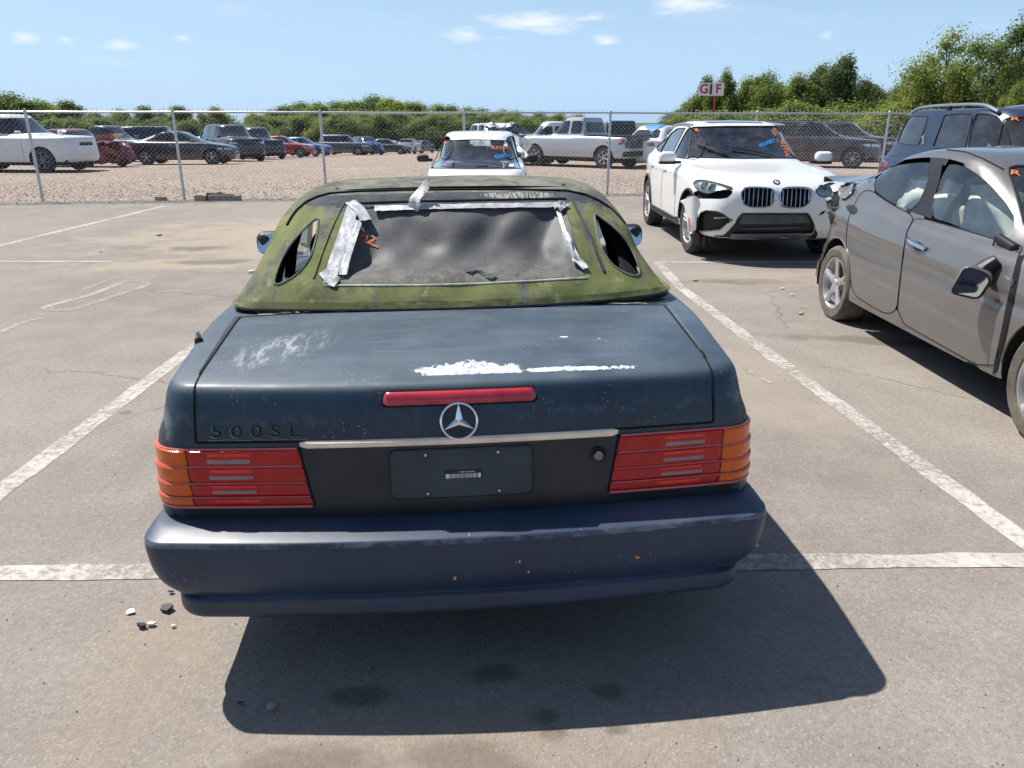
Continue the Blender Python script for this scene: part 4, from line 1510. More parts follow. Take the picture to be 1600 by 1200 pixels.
def sline(pts, sh=cs, off=0.0, step=9.0):
    P = resample(np.array(pts, float), step, False)
    out, nn = [], []
    for p in P:
        h = sh.hit(CS, p)
        if h is not None:
            n = h[1] if np.dot(h[1], np.array(CS.c) - h[0]) > 0 else -h[1]
            out.append(h[0] + n * off); nn.append(n)
    return np.array(out), np.array(nn)


def tape(name_, pts, w, mat='duct_tape', lift=.005, crinkle=.0008, sh=cs, step=7.0):
    P, N = sline(pts, sh, 0, step)
    V2, F2 = ribbon(P, N, w, lift, crinkle, 6)
    return mk(name_, V2, F2, mat, cv, sharp=60)


tape('tape', [(552, 324), (543, 352), (532, 385), (521, 418), (515, 444)], .046)
tape('tape', [(560, 345), (552, 372), (541, 405), (536, 430)], .03, lift=.004, sh=cs)
tape('tape', [(548, 318), (562, 330), (572, 348)], .045, lift=.010, crinkle=.002)
tape('tape', [(508, 424), (520, 440), (528, 443)], .05, lift=.008, crinkle=.0015)
tape('tape', [(585, 327), (660, 325), (740, 323), (820, 322), (878, 321)], .036, lift=.005, crinkle=.0015)
tape('tape', [(868, 330), (882, 320)], .05, lift=.012, crinkle=.004)
tape('tape', [(872, 330), (878, 350), (885, 372)], .018, 'frayed_white', lift=.004)
tape('tape', [(884, 366), (893, 392), (902, 412)], .030, lift=.007, crinkle=.004)
tape('tape', [(896, 405), (908, 414), (914, 422)], .030, 'frayed_white', lift=.01, crinkle=.003)
# torn strip flapping up over the bow
Pf = [(1.22, .155, 1.272), (1.215, .150, 1.292), (1.22, .145, 1.312), (1.245, .13, 1.330), (1.265, .112, 1.345), (1.27, .098, 1.366), (1.262, .092, 1.378)]
Pf = chaikin(Pf, 2, False)
V2, F2 = ribbon(Pf, [(-.7, .25, .6)] * len(Pf), np.linspace(.052, .035, len(Pf)), .004, .003, 6)
mk('torn_strip', V2, F2, 'frayed_white', cv, sharp=60)
# seams and edges
def seam(name_, pts, r, mat, off=.002, step=8.0):
    P, N = sline(pts, cs, off, step)
    return MB().tube(P, r, 6).build(name_, mat, cv)
seam('window_edge', [(545, 319), (620, 316), (720, 314), (820, 312), (884, 311)], .006, 'black_gap', .001)
seam('window_edge', [(506, 446), (580, 446), (660, 446), (760, 443), (850, 438), (918, 434)], .0035, 'frayed_white', .001)
seam('side_seam', [(894, 312), (905, 335), (914, 352), (924, 372), (932, 395), (944, 425)], .0065, 'bow_canvas', .001)
seam('side_seam', [(538, 318), (524, 345), (512, 372), (500, 405), (490, 435)], .0045, 'algae_canvas', .001)
for pts in (QL, QR):
    P, N = sline(np.vstack([chaikin(pts, 1), chaikin(pts, 1)[:1]]), cs, .0, 5.0)
    if len(P) > 5:
        MB().tube(P, .0045, 6).build('window_piping', 'roof_canvas', cv)
# bow cord: runs across the roof and down both sides
seam('bow_cord', [(449, 352), (455, 341), (464, 329), (479, 316), (497, 308), (516, 303), (560, 300), (640, 298), (720, 297), (800, 297), (886, 299), (915, 305), (937, 315), (955, 327), (968, 340), (976, 350)], .0055, 'black_gap', .003, 5.0)
# hem along the deck, lifted at the right end, and a black tube as the shadow under it
hem = full[1].copy()
hem = hem[hem[:, 0] < 1.3]
hem[:, 2] += .014 * np.clip((-hem[:, 1] - .25) / .5, 0, 1) ** 2
V2, F2 = ribbon(hem + np.array((-.006, 0, -.002)), [(-.85, 0, .55)] * len(hem), .03, .002, .0012, 4)
mk('hem', V2, F2, 'algae_canvas', cv, sharp=None)
MB().tube(hem + np.array((-.016, 0, -.010)), .0055, 6).build('hem_cord', 'black_plastic', cv)
MB().tube(hem + np.array((.002, 0, -.022)), .010, 6).build('hem_shadow', 'black_gap', cv)
# orange paint-pen mark on the sheet
mark = [[(563, 370), (572, 369), (583, 370), (586, 374), (578, 378), (568, 380)], [(574, 370), (570, 378)], [(568, 379), (580, 382), (591, 387)]]
for st_ in mark:
    P, N = sline(st_, sheet, .003, 2.0)
    if len(P) > 2:
        V2, F2 = ribbon(P, N, .006, .001, 0, 3)
        mk('paint_mark', V2, F2, 'orange_marker', cv, sharp=None)
# folded scrap lying at the foot of the sheet
P, N = sline([(731, 427), (742, 421), (758, 429), (772, 436)], sheet, .004, 4.0)
if len(P) > 2:
    V2, F2 = ribbon(P, N, .03, .004, .002, 4)
    mk('plastic_scrap', V2, F2, 'glass_clear', cv)
# ---- cabin seen through the quarter openings
MB().box((1.75, 0, .55), (1.5, 1.4, .1)).build('cabin_floor', 'cabin_dark', cv, smooth=False)
MB().rbox((1.0, 0, .93), (.32, 1.36, .06), .03).build('parcel_shelf', 'cabin_dark', cv)
for s in (1, -1):
    sb = MB().rbox((1.52, s * .36, .86), (.16, .50, .62), .06, np.array(Matrix.Rotation(R(-14), 3, 'Y')))
    sb.build('seat_back', 'cabin_dark', cv)
    MB().rbox((1.47, s * .36, 1.20), (.09, .26, .16), .04).build('headrest', 'cabin_dark', cv)
    MB().rbox((1.80, s * .36, .62), (.5, .50, .16), .05).build('seat_cushion', 'cabin_dark', cv)
    # black bars added inside to darken the see-through quarter openings
    MB().tube([(1.02, s * .70, .985), (1.16, s * .68, 1.10), (1.32, s * .62, 1.25)], [.035, .03, .022], 8, flat=.5).build('darkening_bar', 'black_gap', cv)
    MB().tube([(1.12, s * .52, .98), (1.22, s * .50, 1.12), (1.36, s * .46, 1.27)], [.035, .03, .025], 8, flat=.6).build('inner_darkening_bar', 'black_gap', cv)
    MB().tube([(1.40, s * .70, .98), (1.42, s * .68, 1.10), (1.46, s * .64, 1.22)], .022, 8).build('darkening_bar', 'black_gap', cv)
    # door glass, windscreen pillar, mirror
    gx = [(1.50, .945), (2.52, .93), (2.44, 1.0), (2.30, 1.12), (2.2, 1.24), (1.62, 1.235), (1.52, 1.18)]
    V2 = [(x, s * (.80 - (z - .93) * .34), z) for x, z in gx]
    mk('door_glass', V2, [tuple(range(len(V2)))], 'glass_clear', cv, smooth=False)
    MB().tube([(2.62, s * .78, .93), (2.42, s * .70, 1.13), (2.26, s * .62, 1.275)], .025, 8).build('windscreen_pillar', 'black_plastic', cv)
    MB().tube([(1.50, s * .79, .95), (1.48, s * .74, 1.10), (1.53, s * .71, 1.20)], .013, 6).build('window_frame', 'black_gap', cv)
    mr = empty('door_mirror'); mr.parent = cv
    mr.location = (2.37, s * .965, .985)
    mb = MB().rbox((0.03, 0, 0), (.10, .20, .125), .045, np.array(Matrix.Rotation(s * R(6), 3, 'Z')))
    mb.build('mirror_housing', 'black_plastic', mr)
    mg = fillet([(-.088, -.048), (.088, -.048), (.08, .05), (-.08, .05)], .025)
    MB().prism(mg, .004, Matrix.Translation((-.026, 0, 0)) @ Matrix.Rotation(s * R(-6), 4, 'Z') @ Matrix.Rotation(R(14), 4, 'Y') @ Matrix(((0, 0, -1, 0), (1, 0, 0, 0), (0, 1, 0, 0), (0, 0, 0, 1)))).build('mirror_pane', 'mirror_glass', mr)
    MB().box((.03, -s * .10, -.04), (.05, .08, .05)).build('mirror_arm', 'black_plastic', mr)
wv = [(2.60, y, .94) for y in (-.74, -.37, 0, .37, .74)] + [(2.24, y * .82, 1.285) for y in (-.74, -.37, 0, .37, .74)]
mk('windscreen', wv, [(i, i + 1, i + 6, i + 5) for i in range(4)], 'glass_clear', cv)
MB().rbox((2.45, 0, .84), (.4, 1.4, .22), .08).build('dashboard', 'cabin_dark', cv)
MB().tube([(2.18 + .05 * math.sin(a), .36 + .18 * math.cos(a), .88 + .17 * math.sin(a)) for a in np.linspace(0, 2 * math.pi, 25)[:-1]], .014, 6, closed=True).build('steering_wheel', 'black_plastic', cv)
MB().rbox((1.10, -.60, .985), (.16, .14, .04), .018, np.array(Matrix.Rotation(R(25), 3, 'Z') @ Matrix.Rotation(R(20), 3, 'Y'))).build('foam_scrap', 'pink_foam', cv)
MB().rbox((1.14, -.68, 1.0), (.05, .10, .07), .02, np.array(Matrix.Rotation(R(-25), 3, 'Z'))).build('foam_scrap', 'pink_foam', cv)
# ================================================================ generic car builder
# car coordinates: x forward, y left, z up, origin on the ground under the middle
WHEELS = {}


def wheel_meshes(r, w, style, key):
    """tyre and rim meshes, axis along y, outer face towards +y"""
    if key in WHEELS:
        return WHEELS[key]
    rr = r * style.get('rim', .66)
    seg = style.get('seg', 40)
    tp = [(rr * .98, w * .40), (rr * 1.04, w * .47), (r * .90, w * .5), (r * .965, w * .44), (r, w * .34), (r, w * .18), (r * .985, w * .17), (r * .985, w * .13), (r, w * .12), (r, -w * .12), (r * .985, -w * .13), (r * .985, -w * .17),
          (r, -w * .18), (r, -w * .34), (r * .965, -w * .44), (r * .9, -w * .5), (rr, -w * .42)]
    a = MB().lathe(tp, seg, axis='y')
    ty = a.build('tyre', style.get('tyre', 'tyre_dusty'))
    n = style.get('n', 5)
    b = MB()
    b.lathe([(rr * .99, w * .41), (rr * .985, w * .455), (rr * .95, w * .45), (rr * .91, w * .36), (rr * .90, -w * .3)], seg, axis='y')
    dish = w * style.get('dish', .32)
    for k in range(n):
        a0 = 2 * math.pi * k / n + style.get('rot', .3)
        ww = style.get('spoke', .19) * rr
        for dd in ((-.5, .5) if style.get('twin') else (0,)):
            off = dd * style.get('twin', 0) * rr
            sec = []
            for q, wd in ((.12, ww * 1.1), (.55, ww * style.get('waist', .85)), (.93, ww * style.get('flare', 1.25))):
                y = dish + (w * .42 - dish) * q
                o2 = off * q
                pts = [(rr * q, o2 - wd / 2), (rr * q, o2 + wd / 2)]
                for (u, v), yy in ((pts[0], y - .012), (pts[0], y), ((rr * q, o2), y + .012), (pts[1], y), (pts[1], y - .012)):
                    sec.append((u * math.cos(a0) - v * math.sin(a0), yy, u * math.sin(a0) + v * math.cos(a0)))
            F = []
            for i in range(2):
                for j in range(4):
                    F.append((i * 5 + j, (i + 1) * 5 + j, (i + 1) * 5 + j + 1, i * 5 + j + 1))
            b.add(sec, F)
    b.lathe([(rr * .20, dish - .02), (rr * .20, dish + .006), (rr * .15, dish + .016), (0.0, dish + .018)], 18, axis='y')
    for k in range(5):
        a0 = 2 * math.pi * k / 5
        b.lathe([(rr * .03, dish - .005), (rr * .03, dish + .014), (0, dish + .015)], 6, axis='y', c=(rr * .27 * math.cos(a0), 0, rr * .27 * math.sin(a0)))
    ri = b.build('rim', style.get('mat', 'alloy'), sharp=30)
    c = MB().lathe([(0, w * .02), (rr * .62, w * .02), (rr * .62, -w * .05), (rr * .9, -w * .12), (rr * .9, -w * .3), (0, -w * .3)], 24, axis='y')
    br = c.build('brake_disc', 'brake_iron', sharp=30)
    res = []
    for o in (ty, ri, br):
        res.append(o.data)
        bpy.data.objects.remove(o)
    WHEELS[key] = res
    return res


def add_wheel(root, x, y, r, w, style, key, steer=0.0, flat=0.0):
    s = 1 if y > 0 else -1
    e = empty('wheel', (x, y - s * w * .5, r - flat))
    e.rotation_euler = (0, 0, (0 if s > 0 else math.pi) + steer)
    e.parent = root
    ty, ri, br = wheel_meshes(r, w, style, key)
    for nm, me in (('tyre', ty), ('rim', ri), ('brake_disc', br)):
        link(bpy.data.objects.new(nm, me), e)
    return e


def squircle(xr, xf, Wd, nr, nf, n_end, n_side):
    """half outline from rear centre round the side to front centre"""
    xc, a = (xr + xf) / 2, (xf - xr) / 2
    segs = []
    def quarter(n, sgn):
        # dense quarter, centre-line end to side middle
        th = np.linspace(0, math.pi / 2, 400)
        u = np.cos(th) ** (2.0 / n); v = np.sin(th) ** (2.0 / n)
        return np.column_stack([xc + sgn * a * u, Wd * v]), u, v
    def res(P, n):
        d = np.r_[0, np.cumsum(np.linalg.norm(np.diff(P, axis=0), axis=1))]
        s = np.linspace(0, d[-1], n)
        return np.column_stack([np.interp(s, d, P[:, 0]), np.interp(s, d, P[:, 1])])
    Pr, u, v = quarter(nr, -1)
    kr = np.argmin(np.abs(u - v))
    Pf, u, v = quarter(nf, 1)
    kf = np.argmin(np.abs(u - v))
    side = np.vstack([Pr[kr:], Pf[kf:][::-1][1:]])
    return np.vstack([res(Pr[:kr + 1], n_end)[:-1], res(side, n_side)[:-1], res(Pf[:kf + 1][::-1], n_end)])


def loft(rings, n_end=16, n_side=40, sub=4):
    """rings: (x_rear, x_front, half width, n_rear, n_front, z knots [(x, z)...], sub or None)"""
    R3, lv = [], []
    for k, rg in enumerate(rings):
        p = squircle(rg[0], rg[1], rg[2], rg[3], rg[4], n_end, n_side)
        zk = rg[5]
        if isinstance(zk, (int, float)):
            z = np.full(len(p), float(zk))
        else:
            zx = [q[0] for q in zk]; zz = [q[1] for q in zk]
            z = pchip(zx, np.array(zz), np.clip(p[:, 0], zx[0], zx[-1])) if len(zx) > 2 else np.interp(p[:, 0], zx, zz)
        R3.append(np.column_stack([p, z]))
    R3 = np.array(R3)
    for i in range(len(rings) - 1):
        s_ = rings[i][6] if len(rings[i]) > 6 else sub
        lv += list(np.linspace(i, i + 1, s_ + 1)[:-1])
    lv.append(len(rings) - 1)
    BR = pchip(np.arange(len(rings)), R3, lv)
    # closed loop: left side + mirrored right side
    left = BR
    right = (BR * np.array([1, -1, 1]))[:, ::-1][:, 1:-1]
    loop = np.concatenate([left, right], axis=1)
    nu, nv = loop.shape[:2]
    F = []
    for i in range(nu - 1):
        for j in range(nv):
            l = (j + 1) % nv
            F.append((i * nv + j, i * nv + l, (i + 1) * nv + l, (i + 1) * nv + j))
    V = loop.reshape(-1, 3)
    # orientation: outward
    Q = V[np.array(F)]
    N = np.cross(Q[:, 2] - Q[:, 0], Q[:, 3] - Q[:, 1])
    C = Q.mean(1) - np.array([0, 0, .7])
    if (N * C).sum() < 0:
        F = [f[::-1] for f in F]
    return Shell(V, F)


def arc_poly(xc, zc, r, n=36, flat=None):
    return np.array([(xc + r * math.cos(a), max(zc + r * math.sin(a), -.2)) for a in np.linspace(0, 2 * math.pi, n + 1)[:-1]])


def body_rings(L, Wd, H, hood=.78, cowl=.98, belt=.95, deck=1.0, back=-1.75, scut=.75, rr=-1.1, rf=.15, Wr=.58, clear=.22, nr=5.0, nf=4.2, nose=.12, shoulder=.82, crown=.035, roof_tail=0.0, hoodmid=None, bedz=None):
    xr, xf = -L / 2, L / 2
    hm = hoodmid or (hood + cowl) / 2 + .03
    sh = [(xr, min(shoulder + .03, deck - .10)), (-.5, shoulder), (scut, shoulder), (xf, hood - .10)]
    ed = [(xr, deck - .03), (back, belt - .015), (0, belt - .04), (scut, belt - .045), (xf, hood)]
    gl = [(back - .05, deck + .005), (back + .45, belt + .005), (scut - .5, belt - .005), (scut + .02, cowl)]
    zr = H - crown
    rl = [(rr - .05, zr - roof_tail), ((rr + rf) / 2, zr), (rf + .02, zr - .02)]
    rings = [
        (xr + .12, xf - .16, Wd - .12, nr, nf, clear, 1),
        (xr + .03, xf - .06, Wd - .035, nr, nf, clear + .03, 3),
        (xr, xf, Wd - .008, nr, nf, clear + .20, 3),
        (xr + .005, xf - .015, Wd, nr, nf, .58, 3),
        (xr + .03, xf - .07, Wd - .008, nr, nf, sh, 3),
        (xr + .06, xf - .07 - nose, Wd - .06, nr + .5, nf, ed, 8),
        (back, scut, Wd - .115, nr + 1, 3.6, gl, 6),
        (rr, rf, Wr, 5.0, 4.2, rl, 3),
        (rr + .14, rf - .16, Wr - .13, 4.2, 4.0, [(rr, zr + crown * .75 - roof_tail), ((rr + rf) / 2, zr + crown * .8), (rf, zr + crown * .6)], 2),
        (rr + .45, rf - .45, .06, 3.0, 3.0, zr + crown, 1),
        (rr + .50, rf - .50, .012, 3.0, 3.0, zr + crown, 1)]
    return rings


def fill_roof(sh, nv_hint=None):
    pass


def tri_panel(sh, poly, pr, off, mat, name, parent, step=.05, rim=.012):
    V, F = sh.overlay(poly, pr, off, step, rim)
    return mk(name, V, F, mat, parent, sharp=40)


def far_car(name, label, cat, loc, rz, spec, paint, glass='dark_pane', group=None, wheels=True, wheel_style=None, roof_rails=False, bed=False, detail=1, crumple=None, hood_up=False, lights=True, roll=0.0, pitch=0.0, seed=0):
    """car seen at a distance: body, panes, wheels, lamps, bumper trim, mirrors, handles"""
    root = empty(name, loc, rz, label, cat, group)
    root.rotation_euler = (roll, pitch, rz)
    L, Wd, H = spec['L'], spec['Wd'], spec['H']
    args = {k: v for k, v in spec.items() if k in body_rings.__code__.co_varnames}
    sh = loft(body_rings(**args), 8, 26, 2)
    wr, wx = spec.get('wr', .33), spec['wx']
    for s in (1, -1):
        for x in wx:
            sh.cut(arc_poly(x, wr, wr + .055), Side(s))
    wins = []
    for poly in spec['dlo']:
        for s in (1, -1):
            wins.append(sh.cut(poly, Side(s)))
    for key, e in (('ws', End(1, .1)), ('bl', End(-1, .1))):
        if key in spec:
            wins.append(sh.cut(spec[key], e))
    r_ = random.Random(seed)
    if crumple:
        (cx0, cx1, amp, drop) = crumple
        V = sh.V
        k = np.clip((V[:, 0] - min(cx0, cx1)) / abs(cx1 - cx0), 0, 1)
        if cx1 < cx0:
            k = 1 - k
        ph = seed * 1.7
        nz_ = np.stack([np.sin(V[:, 1] * 7 + V[:, 2] * 9 + ph), np.sin(V[:, 0] * 8 + V[:, 2] * 7 + ph * 2), np.sin(V[:, 0] * 9 - V[:, 1] * 6 + ph)], 1)
        nz_ += .6 * np.stack([np.sin(V[:, 1] * 19 + V[:, 0] * 13), np.sin(V[:, 0] * 17 + V[:, 2] * 21), np.sin(V[:, 0] * 23 - V[:, 1] * 15)], 1)
        sh.V = V + nz_ * (amp * k)[:, None] - np.array([0, 0, 1.0]) * (drop * k * np.clip((V[:, 2] - .6) / .8, 0, 1))[:, None]
    V, F = sh.part(0)
    mk('body', V, F, paint, root, sharp=45 if not crumple else 25)
    for g in wins:
        V, F = sh.part(g, -.006)
        if len(F):
            mk('window', V, F, glass, root)
    MB().box((0, 0, .32), (L * .9, Wd * 1.7, .18)).build('underbody', 'under_dark', root, smooth=False)
    if glass != 'dark_pane':
        MB().box((-.3, 0, .7), (L * .45, Wd * 1.6, .3)).build('cabin', 'cabin_dark', root, smooth=False)
    if wheels:
        ws = wheel_style or dict(n=5, seg=20)
        for x in wx:
            for s in (1, -1):
                add_wheel(root, x, s * (Wd - .015), wr, .22, ws, ('far', wr, ws.get('n'), ws.get('mat'), ws.get('tyre')))
    xr, xf = -L / 2, L / 2
    if lights and not crumple:
        hz, tz = spec.get('hz', .66), spec.get('tz', .82)
        for s in (1, -1):
            hp = [(s * (Wd - .42), hz - .05), (s * (Wd - .10), hz - .04), (s * (Wd - .06), hz + .08), (s * (Wd - .40), hz + .04)]
            tri_panel(sh, fillet(hp, .03), End(1), .006, 'lens_clear', 'headlamp', root, .08)
            tp_ = [(s * (Wd - .34), tz - .06), (s * (Wd - .06), tz - .06), (s * (Wd - .05), tz + .08), (s * (Wd - .34), tz + .07)]
            tri_panel(sh, fillet(tp_, .03), End(-1), .006, 'lens_red', 'tail_lamp', root, .08)
        gp = [(-.38, hz - .10), (.38, hz - .10), (.34, hz + .01), (-.34, hz + .01)]
        tri_panel(sh, fillet(gp, .03), End(1), .006, 'black_plastic', 'grille', root, .1)
        for s in (1, -1):
            if 'mir' in spec:
                mx, mz = spec['mir']
                MB().rbox((mx, s * (Wd + .06), mz), (.14, .20, .13), .05).build('mirror', paint, root)
            for hx, hzv in spec.get('han', []):
                MB().rbox((hx, s * (Wd - .004), hzv), (.19, .03, .03), .012).build('handle', paint, root)
            for dx in spec.get('gaps', []):
                P = sh.line([(dx, z) for z in np.linspace(.36, spec['belt'] - .02, 12)], Side(s), .001)
                if len(P) > 3:
                    MB().tube(P, .005, 4).build('shut_line', 'black_gap', root)
    if roof_rails:
        for s in (1, -1):
            MB().tube([(spec['rr'] + .2, s * (spec['Wr'] - .03), H - .06), (spec['rr'] + .35, s * (spec['Wr'] - .03), H + .01), (spec['rf'] - .5, s * (spec['Wr'] - .03), H + .02), (spec['rf'] - .3, s * (spec['Wr'] - .03), H - .05)], .02, 6).build('roof_rail', 'black_plastic', root)
    if hood_up:
        a = hood_up
        hg = spec['scut'] + .15
        Pz = spec['cowl'] + .02
        ln = L / 2 - hg - .1
        V2 = []
        for q in np.linspace(0, 1, 8):
            for y in np.linspace(-Wd + .2, Wd - .2, 9):
                V2.append((hg + ln * q * math.cos(a), y, Pz + ln * q * math.sin(a) + .05 * math.sin(q * 3.1) - .05 * (y / Wd) ** 2))
        n0 = len(V2)
        F2 = grid_faces(8, 9)
        mk('raised_bonnet', V2, F2, paint, root)
    if bed:
        MB().box((spec['bedc'], 0, spec['bedz'] + .012), (spec['bedl'], Wd * 1.52, .03)).build('bed_well', 'under_dark', root, smooth=False)
    return root, sh


SEDAN = dict(L=4.7, Wd=.91, H=1.44, hood=.74, cowl=.98, belt=.96, deck=1.0, back=-1.72, scut=.98, rr=-.95, rf=.18, Wr=.56, wr=.325, wx=(-1.33, 1.40), hz=.66, tz=.84, mir=(.72, 1.0), han=[(-.05, .84), (-1.0, .86)], gaps=[.86, -.18, -1.18],
             dlo=[fillet([(-.10, 1.0), (.78, .985), (.42, 1.22), (.05, 1.35), (-.10, 1.365)], .05), fillet([(-1.05, 1.03), (-.20, 1.0), (-.20, 1.365), (-.62, 1.355), (-.95, 1.25)], .05)],
             ws=fillet([(-.66, 1.00), (.66, 1.00), (.52, 1.36), (-.52, 1.36)], .06), bl=fillet([(-.60, 1.05), (.60, 1.05), (.48, 1.34), (-.48, 1.34)], .06))
SUV = dict(L=4.75, Wd=.94, H=1.70, hood=.95, cowl=1.12, belt=1.08, deck=1.10, back=-2.18, scut=1.05, rr=-1.95, rf=.28, Wr=.62, clear=.26, wr=.36, wx=(-1.38, 1.42), hz=.80, tz=1.0, shoulder=.92, mir=(.80, 1.16), han=[(-.05, .97), (-1.0, .99)], gaps=[.9, -.15, -1.15],
           dlo=[fillet([(-.12, 1.14), (.86, 1.13), (.52, 1.40), (.20, 1.56), (-.12, 1.58)], .05), fillet([(-1.12, 1.16), (-.22, 1.14), (-.22, 1.58), (-1.12, 1.57)], .05), fillet([(-1.95, 1.22), (-1.22, 1.17), (-1.22, 1.57), (-1.75, 1.54)], .06)],
           ws=fillet([(-.70, 1.15), (.70, 1.15), (.56, 1.58), (-.56, 1.58)], .06), bl=fillet([(-.66, 1.20), (.66, 1.20), (.56, 1.56), (-.56, 1.56)], .06))
BIGSUV = dict(SUV, nr=7.0, nf=5.5, L=5.15, Wd=1.0, H=1.88, hood=1.15, cowl=1.24, belt=1.18, deck=1.2, back=-2.42, scut=1.15, rr=-2.22, rf=.35, Wr=.70, clear=.32, wr=.40, wx=(-1.50, 1.52), hz=.96, tz=1.1, nose=.06, shoulder=1.06, mir=(.9, 1.28), han=[(-.05, 1.06), (-1.0, 1.06)],
              dlo=[fillet([(-.12, 1.25), (.92, 1.24), (.60, 1.52), (.35, 1.73), (-.12, 1.75)], .05), fillet([(-1.15, 1.25), (-.22, 1.25), (-.22, 1.75), (-1.15, 1.75)], .05), fillet([(-2.2, 1.28), (-1.27, 1.25), (-1.27, 1.75), (-2.05, 1.72)], .06)],
              ws=fillet([(-.76, 1.27), (.76, 1.27), (.62, 1.75), (-.62, 1.75)], .06), bl=fillet([(-.72, 1.32), (.72, 1.32), (.64, 1.73), (-.64, 1.73)], .06))
PICKUP = dict(L=5.4, Wd=.95, H=1.79, nose=.06, hood=1.09, cowl=1.16, belt=1.12, deck=1.12, back=-.72, scut=1.22, rr=-.52, rf=.42, Wr=.63, clear=.36, wr=.39, wx=(-1.63, 1.62), hz=.88, tz=.98, shoulder=.97, mir=(.92, 1.22), han=[(.05, 1.02), (-.48, 1.02)], gaps=[1.02, .0, -.68], bedz=1.13, bedc=-1.72, bedl=1.75, nr=9.0, nf=5.5,
              dlo=[fillet([(.08, 1.20), (1.0, 1.19), (.66, 1.46), (.42, 1.66), (.08, 1.67)], .05), fillet([(-.52, 1.20), (-.02, 1.20), (-.02, 1.67), (-.46, 1.66)], .05)],
              ws=fillet([(-.72, 1.20), (.72, 1.20), (.57, 1.67), (-.57, 1.67)], .06), bl=fillet([(-.62, 1.24), (.62, 1.24), (.54, 1.62), (-.54, 1.62)], .06))
COUPE = dict(SEDAN, L=4.6, H=1.38, rr=-.75, back=-1.8, han=[(-.2, .82)], gaps=[.86, -.42])
# ================================================================ cars standing near the convertible
car_paint('paint_white', (0.80, 0.80, 0.79), 0.0, 0.35, 0.10, dustcol=(.55, .52, .48))
car_paint('paint_grey', (0.170, 0.164, 0.160), 0.45, 0.30, 0.09)
car_paint('paint_navy', (0.010, 0.022, 0.056), 0.0, 0.34, 0.03, coat=0.45)
car_paint('paint_silver', (0.50, 0.51, 0.53), 0.5, 0.35, 0.12)
car_paint('paint_offwhite', (0.72, 0.72, 0.72), 0.0, 0.4, 0.15)
car_paint('paint_black', (0.012, 0.013, 0.016), 0.1, 0.3, 0.16)
car_paint('paint_maroon', (0.20, 0.012, 0.02), 0.2, 0.35, 0.12)
car_paint('paint_red', (0.33, 0.015, 0.02), 0.15, 0.35, 0.12)
car_paint('paint_blue', (0.02, 0.05, 0.22), 0.3, 0.35, 0.1)
car_paint('paint_brown', (0.05, 0.034, 0.036), 0.35, 0.32, 0.14)
car_paint('paint_dgrey', (0.06, 0.065, 0.075), 0.4, 0.35, 0.12)
car_paint('paint_charcoal', (0.03, 0.034, 0.04), 0.3, 0.35, 0.15)
car_paint('paint_cyan', (0.015, 0.24, 0.55), 0.0, 0.5, 0.1)
plain('lamp_silver', (0.82, 0.83, 0.85), 0.25, 0.3, var=0.15, scale=20)
plain('tan_lamp_shell', (0.30, 0.26, 0.22), 0.2, 0.5, coat=0.6, var=0.4, scale=25, bmp=0.6, bscale=30)


